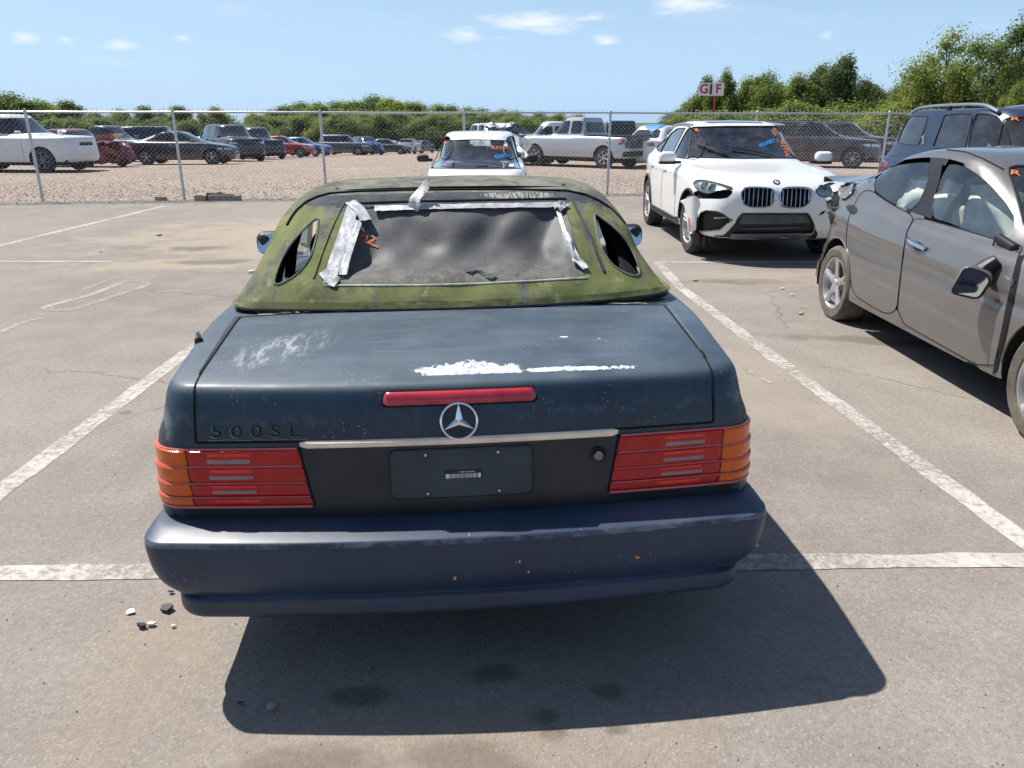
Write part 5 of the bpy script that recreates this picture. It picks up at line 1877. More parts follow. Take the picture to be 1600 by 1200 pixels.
class Near:
    def __init__(self, name, label, cat, loc, rz, rings, paint, n_end=34, n_side=92, sub=5, roll=0.0):
        self.root = empty(name, loc, rz, label, cat)
        self.M = Matrix.Translation(loc) @ Matrix.Rotation(rz, 4, 'Z') @ Matrix.Rotation(roll, 4, 'X')
        self.root.matrix_world = self.M
        self.sh = loft(rings, n_end, n_side, sub)
        self.S = Sight(self.M, 0.0)
        self.paint = paint

    def pane(self, poly, pr, glass, trim='black_plastic', tr=.009, name='window', off=-.004, it=0):
        g = self.sh.cut(poly, pr)
        V, F = self.sh.part(g, off)
        if len(F) == 0:
            return None
        o = mk(name, V, F, glass, self.root)
        if trim:
            P = self.sh.line(resample(poly, .04 if not isinstance(pr, Sight) else 4.0), pr, .001)
            if len(P) > 6:
                MB().tube(P, tr, 6, closed=True, flat=.6).build('window_seal', trim, self.root)
        return o

    def hole(self, poly, pr, mat, depth=.05, name='intake', lip=None, lr=.008):
        """opening with a recessed back"""
        g = self.sh.cut(poly, pr)
        V, F = self.sh.part(g)
        if len(F) == 0:
            return None
        d = np.array(pr.ray(tuple(np.asarray(poly).mean(0)))[1])
        nV = len(V)
        cnt = {}
        for f in F:
            for i in range(4):
                e = (f[i], f[(i + 1) % 4]); cnt[e] = 1
        F2 = [tuple(f) for f in F]
        edge = [(a, b) for (a, b) in cnt if (b, a) not in cnt]
        ring = sorted({i for e in edge for i in e})
        mp = {v: nV + k for k, v in enumerate(ring)}
        VV = np.vstack([V + d * depth, V[ring]])
        F2 += [(b, a, mp[a], mp[b]) for a, b in edge]
        o = mk(name, VV, F2, mat, self.root, sharp=30)
        if lip:
            P = self.sh.line(resample(poly, .03 if not isinstance(pr, Sight) else 2.5), pr, .002)
            if len(P) > 6:
                MB().tube(P, lr, 6, closed=True).build('surround', lip, self.root)
        return o

    def panel(self, poly, pr, mat, name, off=.004, step=.05, rim=.012, parent=None):
        V, F = self.sh.overlay(poly, pr, off, step, rim)
        return mk(name, V, F, mat, parent or self.root, sharp=40)

    def seam(self, pts, pr, r=.004, mat='black_gap', name='shut_line', off=.0, step=None):
        P = self.sh.line(resample(np.array(pts, float), step or (4.0 if isinstance(pr, Sight) else .04), False), pr, off)
        if len(P) > 2:
            return MB().tube(P, r, 5).build(name, mat, self.root)

    def mark(self, strokes, pr, mat, w=.012, off=.006, name='paint_mark'):
        b = MB()
        for st_ in strokes:
            P = resample(np.array(st_, float), 1.2, False)
            pts, nn = [], []
            for p in P:
                h = self.sh.hit(pr, p)
                if h is not None:
                    pts.append(h[0] + h[1] * off); nn.append(h[1])
            if len(pts) > 1:
                V, F = ribbon(pts, nn, w, 0, 0, 3)
                b.add(V, F)
        if b.n:
            return b.build(name, mat, self.root, sharp=None)

    def text(self, txt, px, py, w, h, ang, mat, lean=0.0, pr=None):
        """hand-painted figures on the glass"""
        pr = pr or self.S
        TV, TF = text_shape(txt, 1.0, 0.0)
        lo, hi = TV.min(0), TV.max(0)
        TV = (TV - (lo + hi) / 2) / np.maximum(hi - lo, 1e-6)
        ca, sa = math.cos(ang), math.sin(ang)
        V2 = []
        for x, y, z in TV:
            x, y = x * w + lean * y * h, y * h + .06 * h * math.sin(x * 9)
            p = (px + x * ca + y * sa, py + x * sa - y * ca)
            hh = self.sh.hit(pr, p)
            if hh is None:
                hh = self.sh.hit(pr, (px, py))
            V2.append(hh[0] + hh[1] * .006)
        return mk('paint_mark', V2, TF, mat, self.root, smooth=False)

    def wheels(self, xs, r, w, y, style, key, steer=(0, 0), flat=(0, 0, 0, 0)):
        out = []
        for i, x in enumerate(xs):
            for j, s in enumerate((1, -1)):
                out.append(add_wheel(self.root, x, s * y, r, w, style, key, steer[i], flat[i * 2 + j]))
                # dark wheel house
                n = 20
                V = []
                for yy in (s * (y - .02), s * (y - .34)):
                    for a in np.linspace(-.25, math.pi + .25, n):
                        V.append((x + (r + .065) * math.cos(a), yy, r + (r + .065) * math.sin(a)))
                F = [(k, k + 1, n + k + 1, n + k) for k in range(n - 1)] + [tuple(range(n, 2 * n))]
                mk('wheel_house', V, F, 'under_dark', self.root)
        return out

    def lips(self, xs, r, mat='black_plastic', rad=.014, z=None):
        for x in xs:
            for s in (1, -1):
                P = self.sh.line([(x + r * math.cos(a), (z or r - .06) + r * math.sin(a)) for a in np.linspace(.05, math.pi - .05, 30)], Side(s), .0)
                if len(P) > 4:
                    MB().tube(P, rad, 6, flat=.7).build('arch_lip', mat, self.root)

    def finish(self, mat=None):
        V, F = self.sh.part(0)
        return mk('body', V, F, mat or self.paint, self.root, sharp=38)

    def cabin(self, fx, rx, z, w, seat='cabin_dark', dash=1.0, H=1.4, dashmat='cabin_dark'):
        r = self.root
        MB().box(((fx + rx) / 2, 0, z - .42), (dash - rx + .4, w * 2, .06)).build('cabin_floor', 'cabin_dark', r, smooth=False)
        for s in (1, -1):
            MB().rbox((fx - .28, s * w * .5, z - .02), (.16, w * .62, .62), .06, np.array(Matrix.Rotation(R(-16), 3, 'Y'))).build('seat_back', seat, r)
            MB().rbox((fx - .42, s * w * .5, z + .38), (.10, .25, .17), .05).build('headrest', seat, r)
            MB().rbox((fx, s * w * .5, z - .30), (.5, w * .62, .15), .05).build('seat_cushion', seat, r)
        MB().rbox((rx - .12, 0, z - .02), (.16, w * 1.6, .6), .06, np.array(Matrix.Rotation(R(-18), 3, 'Y'))).build('rear_bench', seat, r)
        for s in (1, -1):
            MB().rbox((rx - .25, s * w * .5, z + .34), (.09, .24, .14), .05).build('headrest', seat, r)
        MB().rbox((dash - .22, 0, z - .02), (.46, w * 1.75, .20), .08).build('dashboard', dashmat, r)
        MB().tube([(dash - .58 + .05 * math.sin(a), w * .5 + .18 * math.cos(a), z + .05 + .17 * math.sin(a)) for a in np.linspace(0, 2 * math.pi, 25)[:-1]], .014, 6, closed=True).build('steering_wheel', 'black_plastic', r)


# ---------------------------------------------------------------- white crossover with kidney grilles
zA = lambda P: np.array([(1040 + x / 8.571, 260 + y / 8.571) for x, y in P])
zB = lambda P: np.array([(1140 + x / 8.571, 260 + y / 8.571) for x, y in P])
zC = lambda P: np.array([(990 + x / 7.5, 170 + y / 7.5) for x, y in P])
zD = lambda P: np.array([(980 + x / 4.444, 150 + y / 4.444) for x, y in P])
rg = [(-2.20, 2.15, .82, 5, 6.0, .26, 1), (-2.32, 2.30, .925, 5, 6.6, .30, 3), (-2.37, 2.365, .955, 5, 6.6, .47, 4), (-2.36, 2.375, .96, 5, 6.2, .66, 4),
      (-2.33, 2.35, .955, 5, 5.2, [(-2.4, 1.0), (-.5, .93), (1, .92), (2.4, .83)], 4), (-2.30, 2.27, .915, 5.5, 3.8, [(-2.4, 1.10), (-1.2, 1.06), (0, 1.03), (1, 1.01), (2.4, .915)], 4),
      (-2.26, 2.12, .865, 5.5, 3.4, [(-2.4, 1.15), (-1.2, 1.10), (0, 1.07), (1, 1.05), (2.2, .995)], 8), (-2.12, 1.02, .845, 6, 3.6, [(-2.2, 1.20), (-1.6, 1.12), (.4, 1.085), (1.05, 1.115)], 8),
      (-1.20, .12, .61, 4.5, 4.2, [(-1.25, 1.545), (-.55, 1.575), (.15, 1.555)], 3), (-1.05, -.04, .48, 4.2, 4.0, [(-1.1, 1.585), (-.5, 1.607), (.0, 1.59)], 3), (-.8, -.35, .06, 3, 3, 1.615, 1), (-.75, -.4, .01, 3, 3, 1.616, 1)]
bm = Near('crossover', 'white coupe crossover with twin kidney grilles and torn front bumper', 'car', (3.16, 11.30, 0), -math.pi / 2 + R(.6), rg, 'paint_white')
S = bm.S
for s in (1, -1):
    for x in (-1.364, 1.50):
        bm.sh.cut(arc_poly(x, .37, .425), Side(s))
bm.pane(zD([(424, 428), (440, 300), (455, 218), (700, 212), (1035, 212), (1110, 318), (1192, 432), (800, 436)]), S, 'glass_tint', tr=.012, name='windscreen')
for s in (1, -1):
    bm.pane(fillet([(-.10, 1.12), (.72, 1.115), (.40, 1.36), (.10, 1.50), (-.10, 1.515)], .05), Side(s), 'glass_tint')
    bm.pane(fillet([(-1.10, 1.14), (-.20, 1.12), (-.20, 1.515), (-.70, 1.50), (-1.0, 1.42)], .05), Side(s), 'glass_dark')
    bm.pane(fillet([(-1.62, 1.20), (-1.18, 1.15), (-1.10, 1.39)], .04), Side(s), 'glass_dark')
bm.pane(fillet([(-.62, 1.26), (.62, 1.26), (.48, 1.50), (-.48, 1.50)], .06), End(-1, .05), 'glass_dark', name='rear_window')
for poly in (zB([(160, 340), (205, 285), (400, 283), (585, 300), (606, 380), (590, 470), (545, 535), (470, 550), (260, 550), (185, 505), (150, 425)]),
             zB([(668, 420), (680, 340), (725, 290), (860, 280), (1045, 285), (1106, 325), (1090, 430), (1040, 515), (960, 552), (760, 552), (690, 515)])):
    poly = chaikin(poly, 1)
    bm.hole(poly, S, 'black_gap', .05, 'grille_opening', 'chrome', .013)
    lo, hi = poly.min(0), poly.max(0)
    n = 7
    for i in range(n):
        x0 = lo[0] + (hi[0] - lo[0]) * (i + .75) / (n + .4)
        pts = [(x0 + 2.2 * (.5 - q), lo[1] + (hi[1] - lo[1]) * q) for q in np.linspace(.05, .95, 9)]
        pts = [p for p in pts if inside(poly, np.array([p]))[0]]
        P = bm.sh.line(pts, S, -.004)
        if len(P) > 2:
            MB().tube(P, .007, 5).build('grille_slat', 'satin_metal', bm.root)
hl = chaikin(zA([(372, 222), (412, 182), (540, 185), (890, 275), (900, 315), (720, 318), (650, 350), (560, 370), (450, 330), (400, 280)]), 1)
hlr = chaikin(zB([(1150, 335), (1180, 285), (1390, 200), (1450, 300), (1380, 405), (1220, 412)]), 1)
gap = zA([(300, 362), (440, 322), (560, 374), (650, 356), (725, 322), (900, 318), (905, 352), (830, 422), (740, 437), (450, 432), (400, 402), (360, 386)])
for q, nm in ((hl, 'headlamp'), (hlr, 'headlamp')):
    e = empty(nm); e.parent = bm.root
    old = bm.root; bm.root = e
    g_ = bm.hole(q, S, 'lamp_silver', .05, 'lamp_bowl', 'black_plastic', .006)
    bm.root = old
    c = q.mean(0)
    for du in (-6.5, 5.5):
        h = bm.sh.hit(S, (c[0] + du, c[1] + du * .25))
        if h is not None:
            MB().lathe([(0, -.01), (.035, -.012), (.045, .012), (.052, .014), (.052, 0)], 20, axis='x', c=h[0] + np.array((-.045, 0, 0))).build('projector', 'alloy', e)
    V, F = bm.sh.overlay(q, S, .004, 2.2, .004)
    mk('lamp_cover', V, F, 'glass_clear', e)
bm.hole(gap, S, 'black_gap', .07, 'torn_gap')
ih = zA([(418, 835), (428, 720), (470, 620), (540, 590), (680, 600), (760, 630), (850, 700), (905, 718), (820, 765), (725, 850), (600, 862), (450, 872)])
bm.hole(ih, S, 'black_plastic', .09, 'torn_intake', 'grey_plastic', .006)
bm.panel(zA([(640, 688), (820, 680), (810, 692), (650, 700)]), S, 'satin_metal', 'intake_bar', .0, 2.0, .01)
li = zB([(20, 905), (60, 810), (105, 700), (170, 628), (1050, 628), (1105, 715), (1148, 830), (1100, 895), (500, 905)])
bm.hole(li, S, 'black_plastic', .045, 'lower_intake', 'grey_plastic', .006)
bm.panel(zB([(125, 785), (185, 655), (1050, 655), (1110, 765), (600, 785)]), S, 'grey_plastic', 'intake_plate', -.035, 4.0, .01)
bm.panel(zB([(130, 850), (150, 838), (980, 815), (990, 828), (600, 850)]), S, 'grey_plastic', 'intake_slat', -.02, 4.0, .02)
bm.panel(zB([(2, 945), (20, 918), (600, 905), (1095, 892), (1108, 912), (1050, 955), (500, 975), (2, 992)]), S, 'satin_metal', 'skid_bar', .012, 3.0, .03)
bm.panel(zA([(455, 1105), (500, 930), (780, 918), (850, 850), (925, 765), (970, 790), (870, 930), (850, 1000), (690, 1040), (560, 1112)]), S, 'black_plastic', 'lower_bumper', .010, 3.0, .03)
bm.panel(zB([(930, 985), (1110, 910), (1150, 840), (1180, 900), (1100, 1050), (950, 1080)]), S, 'black_plastic', 'lower_bumper', .008, 3.0, .03)
bm.panel(zB([(1185, 660), (1240, 602), (1292, 590), (1250, 640)]), S, 'black_gap', 'side_vent', .003, 2.0, .01)
def free_panel(poly, depth, mat, name, th=.006, step=3.0):
    """bent sheet whose outline is seen at these picture points, at its own distance"""
    poly = resample(np.array(poly, float), step)
    lo, hi = poly.min(0), poly.max(0)
    pts = [tuple(p) for p in poly]
    nb = len(pts)
    G = np.array([(a, b) for a in np.arange(lo[0], hi[0], step) for b in np.arange(lo[1], hi[1], step)])
    for q in G[inside(poly, G)]:
        if np.linalg.norm(nearest_on(poly, q) - q) > step * .5:
            pts.append(tuple(q))
    res = geometry.delaunay_2d_cdt([Vector(p) for p in pts], [], [list(range(nb))], 1, 1e-5)
    V = [np.array(bm.M.inverted() @ Vector(at_depth(p[0], p[1], depth(p[0], p[1])))) for p in res[0]]
    n = len(V)
    F = [tuple(f) for f in res[2]]
    ed = {(f[i], f[(i + 1) % len(f)]) for f in F for i in range(len(f))}
    V2 = V + [v + np.array((-th, 0, 0)) for v in V]
    F2 = F + [tuple(i + n for i in f[::-1]) for f in F] + [(j, i, i + n, j + n) for i, j in ed if (j, i) not in ed]
    return mk(name, V2, F2, mat, bm.root, sharp=40)
cd_ = lambda px, py: 9.20 + .0004 * max(0, 1092 - px) ** 2 + .0006 * max(0, py - 345) ** 2 * .2
free_panel(zA([(190, 465), (300, 420), (372, 392), (450, 432), (470, 520), (432, 600), (412, 720), (405, 850), (300, 892), (288, 720), (262, 570), (250, 520)]), cd_, 'paint_white', 'torn_corner')
free_panel(zA([(300, 690), (318, 690), (326, 860), (310, 860)]), lambda px, py: cd_(px, py) - .006, 'lens_amber', 'side_marker', step=1.5)
free_panel(zA([(320, 905), (430, 890), (470, 960), (560, 925), (620, 1000), (560, 1105), (470, 1112), (440, 1040), (370, 1050)]), lambda px, py: cd_(px, py) - .02 + .01 * math.sin(px * .7), 'black_plastic', 'torn_liner')
em2 = bm.sh.hit(S, zB([(628, 212)])[0])
e2 = empty('bonnet_emblem'); e2.parent = bm.root
rot = Vector(em2[1]).to_track_quat('Z', 'Y').to_matrix().to_4x4()
e2.matrix_local = Matrix.Translation(em2[0]) @ rot
MB().lathe([(0, .003), (.026, .003), (.027, .006), (.040, .006), (.042, 0)], 24).build('roundel_ring', 'black_plastic', e2)
for k in range(4):
    a0 = k * math.pi / 2
    V = [(0, 0, .0045)] + [(.026 * math.cos(a0 + a), .026 * math.sin(a0 + a), .0045) for a in np.linspace(0, math.pi / 2, 7)]
    mk('roundel_quarter', V, [tuple(range(8))], 'white_mark' if k % 2 else 'blue_marker', e2, smooth=False)
for s in (1, -1):
    for dx in (.80, -.15, -1.10):
        bm.seam([(dx - (.06 if dx > 0 else 0) * 0, z) for z in np.linspace(.40, 1.06, 10)], Side(s), .004)
    for hx in (-.02, -.98):
        MB().rbox((hx, s * .958, .95 + (.01 if hx < -.5 else 0)), (.2, .035, .03), .012).build('handle', 'paint_white', bm.root)
    mr = empty('door_mirror'); mr.parent = bm.root
    mr.location = (.62, s * 1.06, 1.13)
    MB().rbox((0, 0, .02), (.14, .23, .14), .06).build('mirror_cap', 'paint_white', mr)
    MB().rbox((-.01, 0, -.055), (.13, .22, .04), .018).build('mirror_base', 'black_plastic', mr)
    MB().box((.01, -s * .13, -.05), (.06, .10, .035)).build('mirror_arm', 'black_plastic', mr)
    MB().tube([(-1.5, s * .60, 1.50), (-1.0, s * .635, 1.55), (-.4, s * .645, 1.575), (.15, s * .64, 1.555)], .016, 6).build('roof_rail', 'satin_metal', bm.root)
    pts = [(x, .34) for x in np.linspace(-.95, 1.02, 16)]
    P = bm.sh.line(pts, Side(s), .004)
    V, F = ribbon(P, [(0, s, 0)] * len(P), .10, .004, 0, 4)
    mk('sill_trim', V, F, 'black_plastic', bm.root)
    P = bm.sh.line([(x, .385) for x in np.linspace(-.8, .9, 12)], Side(s), .012)
    MB().tube(P, .012, 5).build('sill_strip', 'satin_metal', bm.root)
bm.lips((-1.364, 1.50), .43, 'black_plastic', .022, .37)
bm.panel(fillet([(-1.05, -.38), (.02, -.40), (.02, .40), (-1.05, .38)], .06), Top(), 'dark_pane', 'sunroof', .003, .06, .004)
for a_, b_ in (([(488, 338), (600, 375), (700, 405)], [(560, 370), (640, 400), (795, 432)]), ([(725, 368), (880, 393), (1000, 420)], [(880, 390), (960, 412), (1040, 432)])):
    for pts, r_ in ((a_, .010), (b_, .007)):
        P = bm.sh.line(resample(zD(pts), 3, False), S, .022)
        if len(P) > 2:
            MB().tube(P, r_, 6).build('wiper', 'black_plastic', bm.root)
bm.text('45902', 1226, 231, 26, 8, R(62), 'orange_marker', -.4)
bm.text('NV', 1210, 208, 11, 8, R(55), 'orange_marker', -.4)
bm.text('450087', 1198, 224, 27, 6, R(-20), 'blue_marker')
bm.mark([zD([(458, 232), (480, 228), (486, 236), (466, 240)]), zD([(466, 240), (484, 240), (500, 245)])], S, 'orange_marker', .014)
bm.wheels((-1.364, 1.50), .37, .235, .94, dict(n=5, twin=.30, spoke=.10, dish=.30, rim=.68), ('bm',), steer=(0, R(3)))
MB().box((0, 0, .36), (4.2, 1.6, .16)).build('underbody', 'under_dark', bm.root, smooth=False)
bm.cabin(.15, -.85, .95, .72, dash=.95)
bm.finish()

# ---------------------------------------------------------------- grey sedan with crushed tail
zE = lambda P: np.array([(1240 + x / 2.2222, 150 + y / 2.2222) for x, y in P])
zG = lambda P: np.array([(1300 + x / 5.3333, 220 + y / 5.3333) for x, y in P])
rg = [(-2.10, 2.10, .78, 4.5, 3.4, .20, 1), (-2.22, 2.22, .865, 4.5, 3.4, .235, 3), (-2.265, 2.26, .882, 4.5, 3.4, .40, 4), (-2.25, 2.265, .887, 4.5, 3.4, .56, 4), (-2.23, 2.25, .869, 4.5, 3.35, [(-2.3, .80), (-.8, .735), (.8, .675), (2.3, .61)], 2),
      (-2.20, 2.24, .884, 4.5, 3.3, [(-2.3, .85), (-.8, .785), (.8, .715), (2.3, .64)], 4), (-2.15, 2.12, .842, 4.6, 3.2, [(-2.3, 1.0), (-1.2, .95), (0, .885), (1, .86), (2.3, .735)], 4),
      (-2.10, 1.98, .800, 4.6, 3.0, [(-2.3, 1.055), (-1.4, 1.005), (0, .925), (1, .90), (2.1, .80)], 8), (-1.86, 1.22, .765, 5, 3.4, [(-1.95, 1.085), (-1.3, 1.03), (.2, .945), (1.25, .965)], 9),
      (-1.05, .14, .600, 5.0, 4.6, [(-1.1, 1.335), (-.5, 1.385), (.15, 1.365)], 3), (-.90, -.02, .47, 4.4, 4.2, [(-.95, 1.385), (-.45, 1.425), (.0, 1.41)], 3), (-.65, -.3, .05, 3, 3, 1.437, 1), (-.6, -.35, .01, 3, 3, 1.438, 1)]
el = Near('sedan', 'grey four-door sedan with crushed tail and hanging door mirror at the right edge', 'car', (3.585, 5.06, 0), -math.pi / 2, rg, 'paint_grey', 30, 110, 5)
S = el.S
shV = el.sh.V
k_ = np.clip((-1.52 - shV[:, 0]) / .55, 0, 1) * np.clip((-shV[:, 1] - .1) / .5, 0, 1)
nz_ = np.stack([np.sin(shV[:, 1] * 13 + shV[:, 2] * 17), np.sin(shV[:, 0] * 15 + shV[:, 2] * 19 + 1), np.sin(shV[:, 0] * 21 - shV[:, 1] * 11)], 1)
nz_ += .7 * np.stack([np.sin(shV[:, 2] * 41 + 2), np.sin(shV[:, 2] * 37 + shV[:, 0] * 31), np.sin(shV[:, 0] * 43)], 1)
el.sh.V = shV + nz_ * (.020 * k_)[:, None] + np.array([.20, .10, 0]) * (k_ ** 1.5 * np.clip((1.0 - shV[:, 2]) / .35, 0, 1) * np.clip((shV[:, 2] - .3) / .3, 0, 1))[:, None]
el.sh.bvh = BVHTree.FromPolygons(el.sh.V.tolist(), el.sh.F.tolist())
for s in (1, -1):
    for x in (-1.285, 1.415):
        el.sh.cut(arc_poly(x, .315, .365), Side(s))
el.pane(chaikin(zG([(338, 398), (385, 262), (500, 207), (700, 179), (868, 181), (690, 588), (520, 530), (420, 470)]), 1), S, 'glass_clear', None, name='window')
el.pane(chaikin(zG([(800, 628), (942, 192), (1060, 197), (1160, 240), (1300, 347), (1440, 502), (1535, 630), (1500, 805), (1380, 832), (1200, 768), (1000, 690)]), 1), S, 'glass_clear', None, name='window')
el.pane(zG([(281, 296), (371, 241), (326, 368), (302, 342)]), S, 'glass_dark', None, name='quarter_window')
g = el.sh.cut(chaikin(zG([(262, 300), (380, 222), (500, 180), (650, 150), (800, 137), (960, 148), (1060, 172), (1150, 213), (1300, 328), (1450, 490), (1560, 640), (1600, 720), (1530, 810), (1395, 862), (1250, 795), (1000, 705), (720, 612), (560, 558), (400, 485), (300, 372)]), 1), S)
V, F = el.sh.part(g, .0015)
mk('window_frame', V, F, 'black_plastic', el.root)
# other side, windscreen, rear window
dl = [fillet([(-.12, .985), (.86, .965), (.45, 1.19), (.05, 1.32), (-.12, 1.335)], .05), fillet([(-1.15, 1.05), (-.22, .985), (-.22, 1.335), (-.62, 1.32), (-1.0, 1.2)], .05)]
for p in dl:
    el.pane(p, Side(1), 'glass_clear')
el.pane(fillet([(-.66, .99), (.66, .99), (.50, 1.34), (-.50, 1.34)], .06), End(1, .1), 'glass_tint', name='windscreen')
el.pane(fillet([(-.58, 1.12), (.58, 1.12), (.46, 1.33), (-.46, 1.33)], .06), End(-1, .1), 'glass_dark', name='rear_window')
# doors cut out along their shut lines
fd = chaikin(zE([(424, 418), (403, 455), (391, 482), (370, 640), (358, 776), (460, 836), (690, 964), (716, 850), (746, 700), (778, 560), (800, 520), (740, 510), (560, 455)]), 1)
rd = chaikin(zE([(250, 312), (205, 385), (186, 440), (182, 520), (192, 610), (206, 680), (228, 706), (356, 777), (368, 640), (389, 480), (402, 453), (422, 416), (330, 372)]), 2)
for poly, nm in ((fd, 'front_door'), (rd, 'rear_door')):
    g = el.sh.cut(poly, S)
    V, F = el.sh.part(g, .0)
    d_ = mk(nm, V, F, 'paint_grey', el.root, sharp=40)
    P = el.sh.line(resample(poly, 4), S, .0005)
    MB().tube(P, .0035, 5, closed=True).build('shut_line', 'black_gap', el.root)
# bent wing gap ahead of the front door
gp = zE([(692, 965), (705, 960), (735, 850), (770, 690), (792, 580), (802, 552), (778, 560), (746, 700), (716, 850)])
el.panel(gp, S, 'black_gap', 'door_gap', .004, 5, .004)
for p in ((765, 650), (708, 885)):
    h = el.sh.hit(S, zE([p])[0])
    if h is not None:
        MB().box(h[0] + h[1] * .008, (.02, .008, .035)).build('hinge_bracket', 'alloy_dark', el.root)
# handle
h0 = el.sh.hit(S, zG([(640, 825)])[0]); h1 = el.sh.hit(S, zG([(790, 905)])[0])
if h0 is not None and h1 is not None:
    P = [h0[0] + h0[1] * .006, h0[0] * .7 + h1[0] * .3 + h1[1] * .028, h0[0] * .3 + h1[0] * .7 + h1[1] * .03, h1[0] + h1[1] * .008]
    MB().tube(chaikin(P, 2, False), [.012] + [.017] * 8 + [.012] * 3 if False else .016, 8).build('handle', 'chrome', el.root)
    el.panel(chaikin(zG([(655, 850), (720, 835), (770, 870), (755, 925), (700, 920)]), 1), S, 'black_plastic', 'handle_cup', .002, 3, .003)
# rear handle is absent in the torn skin; dent and torn lamp
el.panel(chaikin(zE([(180, 382), (200, 378), (220, 385), (224, 402), (205, 414), (192, 402)]), 1), S, 'black_plastic', 'filler_dent', .003, 2.5, .004)
el.panel(chaikin(zE([(130, 300), (150, 284), (205, 278), (188, 300), (160, 345), (155, 392), (132, 362)]), 1), S, 'black_gap', 'torn_gap', .004, 3, .006)
lampP = chaikin(zE([(158, 345), (168, 312), (190, 288), (214, 283), (214, 320), (205, 345), (172, 366)]), 1)
lm = empty('tail_lamp'); lm.parent = el.root
V, F = el.sh.overlay(lampP, S, .018, 2.2, .03)
V[:, 0] += .008 * np.sin(V[:, 2] * 90); V[:, 1] += .006 * np.sin(V[:, 0] * 120)
mk('broken_lens', V, F, 'tan_lamp_shell', lm, sharp=25)
V, F = el.sh.overlay(chaikin(zE([(198, 300), (214, 288), (212, 338), (203, 345)]), 1), S, .026, 2.2, .02)
mk('lens_shard', V, F, 'chrome', lm, sharp=25)
el.panel(chaikin(zE([(62, 600), (72, 540), (95, 470), (122, 412), (148, 408), (128, 450), (100, 520), (78, 590)]), 1), S, 'black_gap', 'torn_gap', .006, 3, .006)
for pts, w_ in (([(88, 470), (118, 410), (140, 395), (150, 372)], .014), ([(70, 560), (100, 480), (128, 430)], .010), ([(128, 365), (138, 385), (150, 392)], .016), ([(58, 640), (62, 560), (84, 500)], .009)):
    P = el.sh.line(resample(zE(pts), 3, False), S, .010)
    if len(P) > 2:
        P = P + rng.normal(size=P.shape) * .003
        MB().tube(P, w_, 5, flat=.5).build('torn_edge', 'paint_grey', el.root, sharp=20)
for c, s_, r_ in (((128, 372), (.05, .04, .09), 20), ((140, 392), (.04, .03, .10), -15), ((145, 330), (.10, .05, .05), 30)):
    h = el.sh.hit(S, zE([c])[0])
    if h is not None:
        MB().box(h[0] + h[1] * .01, s_, np.array(Matrix.Rotation(R(r_), 3, 'Y') @ Matrix.Rotation(R(25), 3, 'X'))).build('torn_metal', 'alloy_dark', el.root, smooth=False)
# lifted boot lid
V = []
for x in np.linspace(-2.16, -1.70, 8):
    for y in np.linspace(-.70, .70, 13):
        V.append((x, y, 1.085 + .035 * (1 - (y / .8) ** 2) + .02 * (x + 1.7) / -.4 + .006 * math.sin(y * 9 + x * 14)))
V2 = V + [(x, y, z - .05) for x, y, z in V[:13]]
F = grid_faces(8, 13) + [(i + 1, i, 104 + i, 105 + i) for i in range(12)]
mk('boot_lid', V2, F, 'paint_grey', el.root)
# mirror hanging by its cable
mr = empty('door_mirror'); mr.parent = el.root
hm = el.sh.hit(S, (1551, 442))
mpos = hm[0] + np.array((.0, -.12, .0))
mr.location = mpos
mo = Vector((.80, -.60, .015)).to_track_quat('Z', 'Y').to_matrix() @ Matrix.Rotation(R(-18), 3, 'Z')
MB().rbox((0, 0, -.045), (.170, .175, .11), .05, None).build('mirror_housing', 'paint_grey', mr).matrix_local = mo.to_4x4()
mg = fillet([(-.062, -.085), (.070, -.06), (.074, .05), (.03, .074), (-.062, .066)], .03)
MB().prism(mg, .003, Matrix.Translation((0, 0, .012))).build('mirror_pane', 'mirror_glass', mr).matrix_local = mo.to_4x4()
MB().tube([(x * 1.06, y * 1.06, .011) for x, y in mg], .008, 6, closed=True).build('mirror_rim', 'black_plastic', mr).matrix_local = mo.to_4x4()
MB().tube([np.array((-.05, .06, .03)), np.array((-.04, .10, .09)), np.array((-.02, .13, .13))], [.06, .045, .03], 10).build('mirror_arm', 'black_plastic', mr)
hm2 = el.sh.hit(S, zE([(740, 520)])[0])
if hm2 is not None:
    MB().rbox(hm2[0] + hm2[1] * .02, (.20, .05, .05), .02, np.array(Matrix.Rotation(R(12), 3, 'Y'))).build('torn_mirror_foot', 'black_plastic', el.root)
    MB().tube([hm2[0] + np.array((-.07, -.03, .03)), hm2[0] + np.array((-.08, -.035, -.05))], .005, 5).build('cable', 'black_plastic', el.root)
# curtain air bags and light cloth inside the cabin
def curtain(x0, x1, z0, z1, y, tilt=0.0):
    V = []
    for x in np.linspace(x0, x1, 18):
        for z in np.linspace(z0, z1, 14):
            V.append((x + tilt * (z - z0), y + .42 * (z - .86) + .012 * math.sin(x * 13 + z * 9) + .008 * math.sin(z * 40), z + .015 * math.sin(x * 7)))
    return V, grid_faces(18, 14)
for a in ((-.05, .52, .86, 1.20, -.62, -.42), (-1.0, -.66, .92, 1.18, -.62, .15), (-.58, -.34, .95, 1.2, -.60, .1)):
    V, F = curtain(*a)
    mk('air_bag', V, F, 'airbag', el.root)
MB().rbox((-.55, -.42, 1.02), (.3, .2, .2), .08).build('headrest', 'airbag', el.root)
el.seam([(1.02, .9), (1.05, .7), (1.1, .5)], Side(1), .004)
pts = zG([(960, 75), (1120, 95), (1260, 150), (1430, 240)])
el.seam(pts, S, .006, 'black_gap', 'roof_gutter')
el.text('R', 1587, 271, 15, 7, R(8), 'orange_marker')
fin = el.sh.hit(Top(), (-.86, 0.0))
V = [(-.06, 0, 0), (.06, 0, 0), (-.045, 0, .05), (-.03, .018, 0), (-.03, -.018, 0)]
